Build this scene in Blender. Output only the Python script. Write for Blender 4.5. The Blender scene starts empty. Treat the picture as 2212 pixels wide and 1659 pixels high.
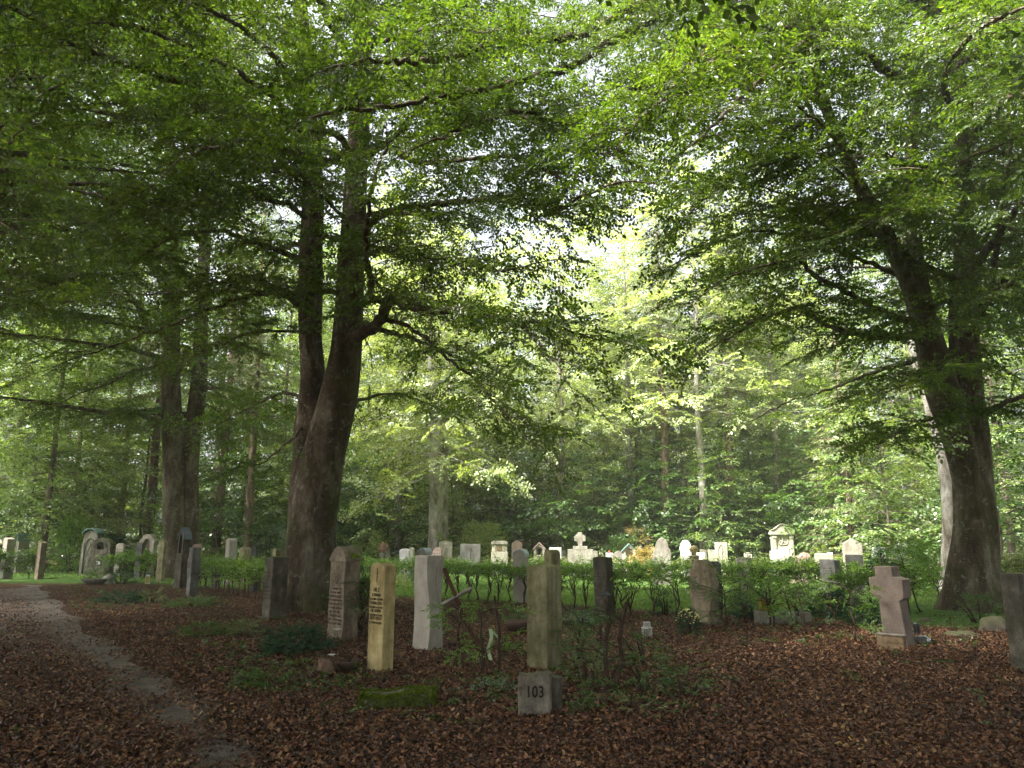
import bpy, math, random
import numpy as np
from mathutils import Vector

# ------------------------------------------------------------------ camera, sky, sun, exposure
scn = bpy.context.scene
COL = scn.collection
R = math.radians
PITCH = 0.2024
F = 1620.0                      # focal length in the 2212 px wide frame used for measuring
EYE = 1.6
cam = bpy.data.cameras.new('camera'); camo = bpy.data.objects.new('camera', cam); COL.objects.link(camo)
cam.sensor_width = 36.0; cam.lens = 36.0 * F / 2212.0
cam.clip_start = 0.05; cam.clip_end = 3000
camo.location = (0, 0, EYE); camo.rotation_euler = (math.pi / 2 + PITCH, 0, 0)
scn.camera = camo

SUN_EL, SUN_AZ = R(55), R(-120)           # azimuth: 0 = straight ahead (+Y), negative = towards the left
w = bpy.data.worlds.new('World'); scn.world = w; w.use_nodes = True
nt = w.node_tree; nt.nodes.clear()
sky = nt.nodes.new('ShaderNodeTexSky'); sky.sky_type = 'NISHITA'; sky.sun_disc = False
sky.sun_elevation = SUN_EL; sky.sun_rotation = SUN_AZ
sky.air_density = 1.0; sky.dust_density = 6.0; sky.ozone_density = 0.6
bg = nt.nodes.new('ShaderNodeBackground'); bg.inputs[1].default_value = 0.15
out = nt.nodes.new('ShaderNodeOutputWorld')
bwn = nt.nodes.new('ShaderNodeRGBToBW'); nt.links.new(sky.outputs[0], bwn.inputs[0])      # thin white overcast over the blue
ovc = nt.nodes.new('ShaderNodeMix'); ovc.data_type = 'RGBA'; ovc.inputs[0].default_value = 0.8
tint = nt.nodes.new('ShaderNodeMix'); tint.data_type = 'RGBA'; tint.blend_type = 'MULTIPLY'; tint.inputs[0].default_value = 1.0
nt.links.new(bwn.outputs[0], tint.inputs[6]); tint.inputs[7].default_value = (1.0, 1.02, 1.04, 1)
nt.links.new(sky.outputs[0], ovc.inputs[6]); nt.links.new(tint.outputs[2], ovc.inputs[7]); nt.links.new(ovc.outputs[2], bg.inputs[0]); nt.links.new(bg.outputs[0], out.inputs[0])
sl = bpy.data.lights.new('sun', 'SUN'); sl.energy = 4.8; sl.angle = R(10); sl.color = (1.0, 0.95, 0.86)
so = bpy.data.objects.new('sun', sl); COL.objects.link(so)
sd = Vector((math.sin(SUN_AZ) * math.cos(SUN_EL), math.cos(SUN_AZ) * math.cos(SUN_EL), math.sin(SUN_EL)))
so.rotation_euler = sd.to_track_quat('Z', 'Y').to_euler()
scn.view_settings.view_transform = 'Standard'; scn.view_settings.look = 'None'
scn.view_settings.exposure = 2.25; scn.view_settings.gamma = 1.0
cy = scn.cycles
cy.max_bounces = 7; cy.diffuse_bounces = 4; cy.glossy_bounces = 2; cy.transmission_bounces = 5
cy.transparent_max_bounces = 6; cy.volume_bounces = 1
cy.use_denoising = True; cy.denoiser = 'OPENIMAGEDENOISE'; cy.denoising_prefilter = 'ACCURATE'
cy.use_adaptive_sampling = True; cy.adaptive_threshold = 0.015
cy.sample_clamp_indirect = 6.0
cy.caustics_reflective = False; cy.caustics_refractive = False

# ------------------------------------------------------------------ measuring helpers
CT, ST = math.cos(PITCH), math.sin(PITCH)
def at(u, v, Y):
    a = (u - 1106.0) / F; b = (829.5 - v) / F
    t = Y / (CT - b * ST)
    return Vector((a * t, Y, EYE + t * (ST + b * CT)))
def gnd(u, v, z=0.0):
    a = (u - 1106.0) / F; b = (829.5 - v) / F
    t = (z - EYE) / (ST + b * CT)
    return Vector((a * t, t * (CT - b * ST), z))
def px(x): return x * 0.54               # source pixels of the 4096 wide frame -> measuring frame

# ------------------------------------------------------------------ mesh helpers
def nrm(a):
    return a / np.maximum(np.linalg.norm(a, axis=-1, keepdims=True), 1e-9)
class Geo:
    def __init__(s): s.V = []; s.Q = []; s.n = 0; s.M = []
    def add(s, V, Q, m=0):
        V = np.asarray(V, dtype=np.float32).reshape(-1, 3); Q = np.asarray(Q, dtype=np.int64).reshape(-1, 4)
        s.V.append(V); s.Q.append(Q + s.n); s.n += len(V); s.M.append(np.full(len(Q), m, dtype=np.int32))
    def arrays(s):
        if not s.V: return np.zeros((0, 3), np.float32), np.zeros((0, 4), np.int64), np.zeros(0, np.int32)
        return np.concatenate(s.V), np.concatenate(s.Q), np.concatenate(s.M)
    def mesh(s, name, mats, smooth=False):
        V, Q, M = s.arrays()
        me = bpy.data.meshes.new(name)
        me.vertices.add(len(V)); me.vertices.foreach_set('co', V.ravel())
        tri = Q[:, 3] == Q[:, 2]
        if tri.any():
            cnt = np.where(tri, 3, 4); st = np.concatenate([[0], np.cumsum(cnt)[:-1]])
            keep = np.ones((len(Q), 4), bool); keep[tri, 3] = False
            lv = Q[keep]
        else:
            cnt = np.full(len(Q), 4); st = np.arange(len(Q)) * 4; lv = Q.ravel()
        me.loops.add(len(lv)); me.loops.foreach_set('vertex_index', lv.astype(np.int32))
        me.polygons.add(len(Q)); me.polygons.foreach_set('loop_start', st.astype(np.int32))
        if not isinstance(mats, (list, tuple)): mats = [mats]
        for m in mats: me.materials.append(m)
        me.polygons.foreach_set('material_index', M)
        me.polygons.foreach_set('use_smooth', np.full(len(Q), smooth))
        me.update(calc_edges=True)
        return me
    def obj(s, name, mats, parent=None, smooth=False, loc=None):
        o = bpy.data.objects.new(name, s.mesh(name, mats, smooth)); COL.objects.link(o)
        if parent is not None: o.parent = parent
        if loc is not None: o.location = loc
        return o

def tag(o, label=None, cat=None, group=None, kind=None):
    if label: o['label'] = label
    if cat: o['category'] = cat
    if group: o['group'] = group
    if kind: o['kind'] = kind
    return o
def empty(name, loc=(0, 0, 0), rz=0.0, label=None, cat=None, group=None):
    o = bpy.data.objects.new(name, None); COL.objects.link(o)
    o.location = loc; o.rotation_euler = (0, 0, rz); o.empty_display_size = 0.1
    return tag(o, label, cat, group)
def copy_tree(o, parent=None):
    c = o.copy(); COL.objects.link(c)
    if parent is not None: c.parent = parent
    for ch in list(o.children): copy_tree(ch, c)
    return c

def tube(g, P, r, sides=8, m=0, cap=True):
    """swept tube along polyline P with radius list r"""
    P = np.asarray([tuple(p) for p in P], float); n = len(P)
    r = np.asarray(r, float) if np.ndim(r) else np.full(n, float(r))
    T = np.zeros_like(P); T[1:-1] = P[2:] - P[:-2]; T[0] = P[1] - P[0]; T[-1] = P[-1] - P[-2]; T = nrm(T)
    ref = np.array([0, 0, 1.0]) if abs(T[0, 2]) < 0.9 else np.array([1.0, 0, 0])
    A = np.zeros_like(P); a = nrm(np.cross(ref, T[0])); A[0] = a
    for i in range(1, n):
        a = A[i - 1] - T[i] * np.dot(A[i - 1], T[i]); A[i] = a / (np.linalg.norm(a) + 1e-9)
    B = np.cross(T, A)
    th = np.arange(sides) * 2 * np.pi / sides
    ring = P[:, None, :] + r[:, None, None] * (np.cos(th)[None, :, None] * A[:, None, :] + np.sin(th)[None, :, None] * B[:, None, :])
    V = ring.reshape(-1, 3)
    i = np.arange(n - 1)[:, None] * sides; j = np.arange(sides)[None, :]; j2 = (j + 1) % sides
    Q = np.stack([i + j, i + j2, i + sides + j2, i + sides + j], -1).reshape(-1, 4)
    if cap and sides >= 4:
        e = []
        b0 = (n - 1) * sides
        for k in range(1, sides - 1, 2):
            if k + 2 <= sides - 1: e.append([b0, b0 + k, b0 + k + 1, b0 + k + 2])
            else: e.append([b0, b0 + k, b0 + k + 1, b0 + k + 1])
        Q = np.concatenate([Q, np.array(e)])
        e2 = [[q[0] - b0, q[2] - b0 if q[3] == q[2] else q[3] - b0, q[2] - b0 if q[3] != q[2] else q[1] - b0, q[1] - b0] for q in e]
        Q = np.concatenate([Q, np.array(e2)])
    g.add(V, Q, m)

def resample(P, step):
    P = np.asarray([tuple(p) for p in P], float)
    # Catmull-Rom, then even spacing
    if len(P) > 2:
        E = np.vstack([2 * P[0] - P[1], P, 2 * P[-1] - P[-2]]); o = []
        for i in range(1, len(E) - 2):
            for t in np.linspace(0, 1, 8, endpoint=False):
                a, b, c, d = E[i - 1], E[i], E[i + 1], E[i + 2]
                o.append(0.5 * (2 * b + (c - a) * t + (2 * a - 5 * b + 4 * c - d) * t * t + (3 * b - a - 3 * c + d) * t ** 3))
        o.append(P[-1]); P = np.array(o)
    L = np.concatenate([[0], np.cumsum(np.linalg.norm(np.diff(P, axis=0), axis=1))])
    n = max(2, int(round(L[-1] / step)) + 1); s = np.linspace(0, L[-1], n)
    return np.stack([np.interp(s, L, P[:, k]) for k in range(P.shape[1])], 1)

# ------------------------------------------------------------------ materials
def mat(name):
    m = bpy.data.materials.new(name); m.use_nodes = True; n = m.node_tree; n.nodes.clear()
    o = n.nodes.new('ShaderNodeOutputMaterial'); return m, n, o
def ramp(n, fac, stops, interp='LINEAR'):
    r = n.nodes.new('ShaderNodeValToRGB'); r.color_ramp.interpolation = interp
    e = r.color_ramp.elements
    while len(e) < len(stops): e.new(0.5)
    for k, (p, c) in enumerate(stops): e[k].position = p; e[k].color = (*c, 1)
    n.links.new(fac, r.inputs[0]); return r.outputs[0]
def noise(n, scale, detail=4, rough=0.6, coord=None, dist=0.0):
    t = n.nodes.new('ShaderNodeTexNoise'); t.inputs['Scale'].default_value = scale
    t.inputs['Detail'].default_value = detail; t.inputs['Roughness'].default_value = rough
    t.inputs['Distortion'].default_value = dist
    if coord is not None: n.links.new(coord, t.inputs['Vector'])
    return t.outputs[0]
def coords(n, kind='Object', scale=(1, 1, 1)):
    t = n.nodes.new('ShaderNodeTexCoord'); mp = n.nodes.new('ShaderNodeMapping'); mp.inputs['Scale'].default_value = scale
    n.links.new(t.outputs[kind], mp.inputs[0]); return mp.outputs[0]
def mixc(n, a, b, fac, mode='MIX'):
    m = n.nodes.new('ShaderNodeMix'); m.data_type = 'RGBA'; m.blend_type = mode
    for s, v in ((m.inputs[6], a), (m.inputs[7], b)):
        if isinstance(v, tuple): s.default_value = (*v, 1)
        else: n.links.new(v, s)
    if isinstance(fac, (int, float)): m.inputs[0].default_value = fac
    else: n.links.new(fac, m.inputs[0])
    return m.outputs[2]
def mathn(n, op, a, b=0.0, clamp=False):
    m = n.nodes.new('ShaderNodeMath'); m.operation = op; m.use_clamp = clamp
    for s, v in ((m.inputs[0], a), (m.inputs[1], b)):
        if isinstance(v, (int, float)): s.default_value = v
        else: n.links.new(v, s)
    return m.outputs[0]
def bump(n, h, strength, dist=0.02):
    b = n.nodes.new('ShaderNodeBump'); b.inputs['Strength'].default_value = strength; b.inputs['Distance'].default_value = dist
    n.links.new(h, b.inputs['Height']); return b.outputs[0]
def principled(n, o, col, rough=0.85, nor=None, spec=0.3, metal=0.0):
    p = n.nodes.new('ShaderNodeBsdfPrincipled')
    if isinstance(col, tuple): p.inputs['Base Color'].default_value = (*col, 1)
    else: n.links.new(col, p.inputs['Base Color'])
    if isinstance(rough, (int, float)): p.inputs['Roughness'].default_value = rough
    else: n.links.new(rough, p.inputs['Roughness'])
    p.inputs['Specular IOR Level'].default_value = spec; p.inputs['Metallic'].default_value = metal
    if nor is not None: n.links.new(nor, p.inputs['Normal'])
    n.links.new(p.outputs[0], o.inputs[0]); return p

def leaf_mat(name, cols, trans=0.52, tcol=(1.6, 1.6, 0.55), gloss=0.05, patch=0.35):
    """living leaf: diffuse + translucent, colour varied from leaf to leaf and in drifts through the crown"""
    m, n, o = mat(name)
    gi = n.nodes.new('ShaderNodeNewGeometry'); rnd = gi.outputs['Random Per Island']
    nz = noise(n, 0.35, 2, 0.5, coords(n, 'Object'))
    f = mathn(n, 'ADD', mathn(n, 'MULTIPLY', rnd, 0.75), mathn(n, 'MULTIPLY', mathn(n, 'SUBTRACT', nz, 0.35), patch * 2), True)
    k = len(cols); c = ramp(n, f, [(i / (k - 1), cols[i]) for i in range(k)])
    d = n.nodes.new('ShaderNodeBsdfDiffuse'); n.links.new(c, d.inputs[0])
    t = n.nodes.new('ShaderNodeBsdfTranslucent'); n.links.new(mixc(n, c, tcol, 1.0, 'MULTIPLY'), t.inputs[0])
    mx = n.nodes.new('ShaderNodeMixShader'); mx.inputs[0].default_value = trans
    n.links.new(d.outputs[0], mx.inputs[1]); n.links.new(t.outputs[0], mx.inputs[2])
    gl = n.nodes.new('ShaderNodeBsdfGlossy'); gl.inputs['Roughness'].default_value = 0.42
    mg = n.nodes.new('ShaderNodeMixShader'); mg.inputs[0].default_value = gloss
    n.links.new(mx.outputs[0], mg.inputs[1]); n.links.new(gl.outputs[0], mg.inputs[2])
    n.links.new(mg.outputs[0], o.inputs[0]); return m

M = {}
M['beech_leaf'] = leaf_mat('beech_leaf', [(0.038, 0.080, 0.011), (0.062, 0.115, 0.015), (0.095, 0.155, 0.02), (0.16, 0.21, 0.03)])
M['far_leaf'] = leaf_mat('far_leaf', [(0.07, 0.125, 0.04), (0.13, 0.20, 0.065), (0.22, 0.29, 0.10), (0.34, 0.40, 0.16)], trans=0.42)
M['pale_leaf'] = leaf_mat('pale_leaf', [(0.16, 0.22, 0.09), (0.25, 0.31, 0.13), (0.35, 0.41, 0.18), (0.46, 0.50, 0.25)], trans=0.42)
M['shrub_leaf'] = leaf_mat('shrub_leaf', [(0.025, 0.06, 0.015), (0.045, 0.095, 0.02), (0.075, 0.14, 0.03), (0.12, 0.19, 0.04)], trans=0.35)
M['needle'] = leaf_mat('needle', [(0.08, 0.105, 0.045), (0.12, 0.15, 0.06), (0.18, 0.21, 0.085), (0.28, 0.29, 0.13)], trans=0.15, gloss=0.03)
M['dark_needle'] = leaf_mat('dark_needle', [(0.012, 0.04, 0.02), (0.02, 0.06, 0.03), (0.035, 0.085, 0.035), (0.05, 0.1, 0.04)], trans=0.15, gloss=0.03)
M['deep_leaf'] = leaf_mat('deep_leaf', [(0.03, 0.06, 0.02), (0.055, 0.10, 0.03), (0.09, 0.14, 0.045), (0.15, 0.20, 0.07)], trans=0.4)  # darker copy of the wood's leaf, shade of the deep wood in its colour
M['hedge_leaf'] = leaf_mat('hedge_leaf', [(0.08, 0.17, 0.03), (0.12, 0.24, 0.04), (0.17, 0.30, 0.055), (0.25, 0.36, 0.08)], trans=0.45)
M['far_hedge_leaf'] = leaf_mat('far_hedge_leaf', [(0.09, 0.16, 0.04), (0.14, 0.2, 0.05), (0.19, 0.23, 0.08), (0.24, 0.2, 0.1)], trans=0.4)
M['blue_needle'] = leaf_mat('blue_needle', [(0.08, 0.14, 0.09), (0.12, 0.19, 0.12), (0.17, 0.24, 0.15), (0.2, 0.28, 0.17)], trans=0.2)
M['bronze_leaf'] = leaf_mat('bronze_leaf', [(0.2, 0.16, 0.06), (0.3, 0.24, 0.1), (0.38, 0.28, 0.12), (0.42, 0.34, 0.18)], trans=0.35)
M['red_leaf'] = leaf_mat('red_leaf', [(0.12, 0.05, 0.03), (0.16, 0.07, 0.04), (0.2, 0.09, 0.05), (0.22, 0.12, 0.07)], trans=0.3)

def bark_mat(name, dark, mid, light, moss=(0.05, 0.06, 0.012), mossy=0.5, scale=1.0, side=(-1, 0.2)):
    m, n, o = mat(name)
    co = coords(n, 'Object', (1, 1, 0.35)); c1 = coords(n, 'Object')
    a = noise(n, 2.2 * scale, 8, 0.62, co, 0.6); b = noise(n, 14 * scale, 6, 0.7, co, 0.3); c = noise(n, 60 * scale, 3, 0.6, c1)
    base = ramp(n, a, [(0.32, dark), (0.48, mid), (0.62, light)])
    pat = ramp(n, b, [(0.35, (0.45, 0.45, 0.45)), (0.62, (1.15, 1.15, 1.15))])
    col = mixc(n, base, pat, 0.8, 'MULTIPLY')
    lich = noise(n, 5 * scale, 9, 0.75, c1, 1.2)
    col = mixc(n, col, (0.30, 0.31, 0.25), mathn(n, 'MULTIPLY', ramp(n, lich, [(0.56, (0, 0, 0)), (0.62, (1, 1, 1))]), 0.5))
    ms = noise(n, 1.1, 5, 0.65, c1)
    sep = n.nodes.new('ShaderNodeSeparateXYZ'); tc = n.nodes.new('ShaderNodeTexCoord'); n.links.new(tc.outputs['Object'], sep.inputs[0])
    low = mathn(n, 'SUBTRACT', 0.62, mathn(n, 'MULTIPLY', sep.outputs[2], 0.045))
    mk = ramp(n, mathn(n, 'ADD', mathn(n, 'MULTIPLY', ms, 1.0), mathn(n, 'MULTIPLY', mathn(n, 'SUBTRACT', low, 0.5), 0.5)), [(0.5, (0, 0, 0)), (0.62, (1, 1, 1))])
    col = mixc(n, col, moss, mathn(n, 'MULTIPLY', mk, mossy))
    wrink = n.nodes.new('ShaderNodeTexWave'); wrink.wave_type = 'BANDS'; wrink.bands_direction = 'Z'
    wrink.inputs['Scale'].default_value = 5; wrink.inputs['Distortion'].default_value = 14; wrink.inputs['Detail'].default_value = 4
    wrink.inputs['Detail Scale'].default_value = 1.2; n.links.new(c1, wrink.inputs[0])
    h = mathn(n, 'ADD', mathn(n, 'ADD', b, mathn(n, 'MULTIPLY', c, 0.25)), mathn(n, 'MULTIPLY', wrink.outputs[1], 0.22))
    principled(n, o, col, 0.9, bump(n, h, 0.9, 0.03), 0.15); return m
M['bark'] = bark_mat('beech_bark', (0.036, 0.025, 0.016), (0.088, 0.063, 0.042), (0.19, 0.16, 0.12))
M['bark_pale'] = bark_mat('pale_bark', (0.09, 0.065, 0.045), (0.3, 0.27, 0.23), (0.5, 0.48, 0.44), mossy=0.3)
M['bark_pink'] = bark_mat('spruce_bark', (0.10, 0.06, 0.045), (0.2, 0.13, 0.10), (0.33, 0.24, 0.19), mossy=0.25, scale=1.6)
M['bark_far'] = bark_mat('far_bark', (0.05, 0.035, 0.025), (0.12, 0.09, 0.07), (0.26, 0.21, 0.17), mossy=0.35)
m, n, o = mat('twig_bark'); principled(n, o, ramp(n, noise(n, 9, 4), [(0.35, (0.028, 0.019, 0.013)), (0.65, (0.085, 0.06, 0.043))]), 0.9, None, 0.1); M['twig'] = m
# ------------------------------------------------------------------ leaf sprays
def rot_frames(D, roll, rng):
    """frames with x along D, z near world up rolled by roll"""
    D = nrm(D); n = len(D)
    up = np.tile(np.array([0, 0, 1.0]), (n, 1))
    bad = np.abs(D[:, 2]) > 0.97; up[bad] = [0, 1, 0]
    Y = nrm(np.cross(up, D)); Z = np.cross(D, Y)
    c, s = np.cos(roll)[:, None], np.sin(roll)[:, None]
    Y2 = c * Y + s * Z; Z2 = -s * Y + c * Z
    return np.stack([D, Y2, Z2], -1)        # columns

def leaf_verts(base, ax, nr, size, wide=0.62, fold=0.25, six=True):
    ax = nrm(ax); nr = nrm(nr - ax * np.sum(nr * ax, -1, keepdims=True)); sd = np.cross(nr, ax)
    L = size[:, None]
    if six:
        w1 = wide * 0.46; up = nr * L * w1 * fold
        v = np.stack([base, base + ax * L * 0.33 + sd * L * w1 + up, base + ax * L * 0.72 + sd * L * w1 * 0.8 + up,
                      base + ax * L - nr * L * 0.06, base + ax * L * 0.72 - sd * L * w1 * 0.8 + up, base + ax * L * 0.33 - sd * L * w1 + up], 1)
        q = np.array([[0, 1, 2, 3], [0, 3, 4, 5]])
    else:
        w1 = wide * 0.5
        v = np.stack([base, base + ax * L * 0.5 + sd * L * w1, base + ax * L, base + ax * L * 0.5 - sd * L * w1], 1)
        q = np.array([[0, 1, 2, 3]])
    return v, q

class Spray:
    """flat frond of leaves along a forked twig, in the local XY plane, root at origin, growing along +X"""
    def __init__(s, rng, L=0.8, leaf=0.075, gap=0.045, six=True, sides=True, droop=0.18, flat=0.5, wide=0.62, start=0.1):
        segs = [((0, 0), 0.0, L)]
        if sides:
            x = 0.16 * L; k = 1 if rng.random() < 0.5 else -1
            while x < L * 0.85:
                segs.append(((x, 0), k * R(rng.uniform(35, 58)), (L - x) * rng.uniform(0.45, 0.75))); k = -k
                x += rng.uniform(0.1, 0.17) * L / 0.8
        B, A, N, S = [], [], [], []; s.twigs = []
        for (o, an, l) in segs:
            d = np.array([math.cos(an), math.sin(an)]); bend = rng.uniform(-0.25, 0.25)
            pts = []
            for t in np.linspace(0, 1, 4):
                p = np.array(o) + d * l * t + np.array([-d[1], d[0]]) * bend * l * t * t
                pts.append((p[0], p[1], -droop * (p[0] / L) ** 2 * L))
            s.twigs.append((np.array(pts), 0.0035 if an else 0.005))
            n = max(2, int(l / gap)); sd = 1
            for i in range(n):
                t = (i + 0.6) / n
                if an == 0 and t < start: continue
                p = np.array(o) + d * l * t + np.array([-d[1], d[0]]) * bend * l * t * t
                la = an + sd * R(rng.uniform(35, 65)) * (1 - 0.7 * (t > 0.95)); sd = -sd
                B.append((p[0], p[1], -droop * (p[0] / L) ** 2 * L)); A.append((math.cos(la), math.sin(la), rng.uniform(-0.6, 0.2)))
                N.append((rng.normal(0, flat), rng.normal(0, flat), 1)); S.append(leaf * rng.uniform(0.65, 1.15))
        v, q = leaf_verts(np.array(B), np.array(A), np.array(N), np.array(S), wide, 0.3, six)
        s.k = v.shape[0] * v.shape[1]; s.V = v.reshape(-1, 3)
        s.Q = (np.arange(v.shape[0])[:, None, None] * v.shape[1] + q[None]).reshape(-1, 4); s.n = v.shape[0]
        # twig as thin three-sided prisms
        g = Geo()
        for p, r in s.twigs: tube(g, p, [r, r * .8, r * .6, r * .3], 3, cap=False)
        s.TV, s.TQ, _ = g.arrays()

def put(g, tv, tq, P, Fm, S, m=0):
    V = np.einsum('nij,kj->nki', Fm, tv) * S[:, None, None] + P[:, None, :]
    n, k = len(P), len(tv)
    Q = (np.arange(n)[:, None, None] * k + tq[None]).reshape(-1, 4)
    g.add(V.reshape(-1, 3), Q, m)

def needle_spray(rng, L=0.9, w=0.16, hang=0.25):
    """spruce twig: a drooping fan of narrow flat fingers"""
    B, A, N, S = [], [], [], []
    for i in range(26):
        t = (i + 0.5) / 26; sd = 1 if i % 2 else -1
        an = sd * R(rng.uniform(35, 70)) * (1 - t * 0.6)
        B.append((L * t, 0, -hang * t * t)); A.append((math.cos(an), math.sin(an), -rng.uniform(0.15, 0.9)))
        N.append((rng.normal(0, .5), rng.normal(0, .5), 1)); S.append((L * 0.42) * (1.1 - t * 0.6) * rng.uniform(.6, 1.2))
    v, q = leaf_verts(np.array(B), np.array(A), np.array(N), np.array(S), w, 0, False)
    class O: pass
    s = O(); s.V = v.reshape(-1, 3); s.Q = (np.arange(v.shape[0])[:, None, None] * 4 + q[None]).reshape(-1, 4); s.n = v.shape[0]
    g = Geo(); tube(g, [(0, 0, 0), (L * .5, 0, -hang * .25), (L, 0, -hang)], [.008, .006, .003], 3, cap=False); s.TV, s.TQ, _ = g.arrays()
    return s

rs = np.random.default_rng(11)
SPR = {
    'near': [Spray(rs, 0.8, 0.085, 0.038) for _ in range(7)],
    'mid': [Spray(rs, 0.9, 0.105, 0.048, six=False) for _ in range(7)],
    'far': [Spray(rs, 1.3, 0.17, 0.085, six=False, flat=0.5) for _ in range(7)],
    'vfar': [Spray(rs, 2.0, 0.34, 0.19, six=False, flat=0.6) for _ in range(6)],
    'hedge': [Spray(rs, 0.3, 0.055, 0.034, six=False, flat=0.6, droop=0.0) for _ in range(6)],
    'needle': [needle_spray(rs) for _ in range(6)],
    'needle_s': [needle_spray(rs, 0.45, 0.12, 0.1) for _ in range(6)],
    'droopy': [needle_spray(rs, 1.1, 0.12, 0.75) for _ in range(6)],
}

def kind_n(s): return s.kind
class Tree:
    """collects wood and foliage in world space; finish() makes the Empty with trunk and crown"""
    def __init__(s, base, seed, kind='near'):
        s.base = Vector(base); s.rng = np.random.default_rng(seed); s.wood = Geo(); s.kind = kind
        s.P, s.D = [], []; s.roll = 0.75; s.scale = (0.75, 1.25)
    def stem(s, P, r, sides=20, flare=0.0, lump=0.05, step=0.22):
        """trunk tube with root flare, flutes and lumps"""
        n0 = len(P); A = np.array([[*p, rr] for p, rr in zip([tuple(q) for q in P], r)]); A = resample(A, step)
        P3, rr = A[:, :3], A[:, 3]; g = Geo(); tube(g, P3, rr, sides, cap=False); V = g.V[0].reshape(len(P3), sides, 3)
        th = np.arange(sides) * 2 * np.pi / sides; rng = s.rng
        z = P3[:, 2] - s.base.z; f = np.ones((len(P3), sides))
        ph = rng.uniform(0, 6.28, 8)
        for k, (a, fr) in enumerate(((2, 0.5), (3, 0.9), (5, 0.35), (7, 1.6))):
            f += lump * (1.0 if k < 2 else 0.5) * np.cos(a * th[None] + ph[k] + fr * z[:, None])
        f += lump * 0.5 * np.sin(z[:, None] * 3.1 + ph[4]) * np.cos(th[None] + ph[5])
        if flare:
            e = np.exp(-np.maximum(z, 0) / 0.42)[:, None]
            f += flare * e * (0.55 + 0.55 * np.cos(5 * th[None] + ph[6]) + 0.25 * np.cos(3 * th[None] + ph[7]))
        C = P3[:, None, :]; V = C + (V - C) * f[..., None]
        s.wood.add(V, g.Q[0]); return P3, rr
    def limb(s, P, r0, r1, sec=0.34, slen=(0.7, 2.3), first=0.12, sides=8, dress=True, spray=0.24, tip_rise=0.0, both=True):
        rng = s.rng
        P = resample(P, 0.18); n = len(P)
        P[1:-1] += rng.normal(0, 0.012 + 0.25 * r0 * 0.3, (n - 2, 3))
        t = np.linspace(0, 1, n); r = r0 + (r1 - r0) * t ** 0.8
        tube(s.wood, P, r * (1 + rng.normal(0, 0.05, n)), sides, cap=False)
        if not dress: return
        L = 0.18 * (n - 1); d = first * L; k = 1
        while d < L:
            i = min(n - 2, int(d / 0.18)); tt = d / L
            dr = P[min(i + 1, n - 1)] - P[max(i - 1, 0)]; dr /= np.linalg.norm(dr) + 1e-9
            h = np.array([dr[0], dr[1], dr[2] * 0.5]); h /= np.linalg.norm(h) + 1e-9
            sdv = np.cross([0, 0, 1], h); sdv /= np.linalg.norm(sdv) + 1e-9
            a = R(rng.uniform(32, 68)) * k
            l = rng.uniform(*slen) * (1.0 - 0.55 * tt) * (0.55 + min(1, tt * 3) * 0.45)
            dv = h * math.cos(a) + sdv * math.sin(a); dv[2] += rng.uniform(-0.18, 0.22)
            s.branch(P[i], dv, l, max(0.005, min(r[i] * 0.5, 0.004 + l * 0.009)), spray)
            k = -k if rng.random() < 0.85 else k; d += sec * rng.uniform(0.6, 1.4)
        s.branch(P[-1], P[-1] - P[-3], slen[0] * 1.1, max(0.005, r1 * 0.9), spray)
    def branch(s, p, d, l, r, spray=0.24):
        rng = s.rng; d = np.array(d) / (np.linalg.norm(d) + 1e-9)
        n = max(3, int(l / 0.3)); pts = [np.array(p, float)]; dv = d.copy()
        sag = rng.uniform(0.0, 0.10)
        for i in range(n):
            dv = dv + rng.normal(0, 0.09, 3) * np.array([1, 1, 0.6]); dv[2] -= sag
            dv /= np.linalg.norm(dv); pts.append(pts[-1] + dv * l / n)
        pts = np.array(pts); tube(s.wood, pts, np.linspace(r, max(0.003, r * 0.3), n + 1), 4, cap=False)
        m = max(1, int(l / spray)); k = 1 if rng.random() < .5 else -1
        for j in range(m):
            t = (j + rng.uniform(0.3, 1.0)) / m * n; i = min(int(t), n - 1); q = pts[i] + (pts[i + 1] - pts[i]) * min(1, t - i)
            dd = pts[i + 1] - pts[i]; dd /= np.linalg.norm(dd); sdv = np.cross([0, 0, 1.0], dd); sdv /= np.linalg.norm(sdv) + 1e-9
            a = R(rng.uniform(30, 60)) * k; k = -k
            v = dd * math.cos(a) + sdv * math.sin(a); v[2] = v[2] * 0.5 + rng.uniform(-0.45, 0.35)
            s.P.append(q); s.D.append(v)
        s.P.append(pts[-1]); s.D.append(dv)
    def auto(s, z0, z1, n, L, axis, el=(5, 45), sec=0.5, slen=(0.7, 2.4), spray=0.3, az=None, rr=0.06, skip=None):
        """limbs all round a stem whose axis is a function z -> point"""
        rng = s.rng; a = rng.uniform(0, 6.28)
        for i in range(n):
            t = (i + rng.uniform(0, 1)) / n; z = z0 + (z1 - z0) * t
            a += 2.4 + rng.normal(0, 0.3)
            aa = a if az is None else rng.uniform(*az)
            l = (L[0] + (L[1] - L[0]) * t) * rng.uniform(0.65, 1.2); e = R(el[0] + (el[1] - el[0]) * t + rng.uniform(-10, 10))
            p = np.array(axis(z)); d = np.array([math.cos(aa) * math.cos(e), math.sin(aa) * math.cos(e), math.sin(e)])
            pts = [p]; m = 5
            for j in range(m):
                d = d + rng.normal(0, 0.12, 3); d[2] -= 0.07; d /= np.linalg.norm(d); pts.append(pts[-1] + d * l / m)
            if skip and skip(pts[-1]): continue
            s.limb(pts, rr * (0.5 + l / 8) * (1.15 - 0.5 * t), 0.012, sec, (slen[0], slen[1] * (l / L[0]) ** .5), spray=spray, sides=6)
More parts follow.
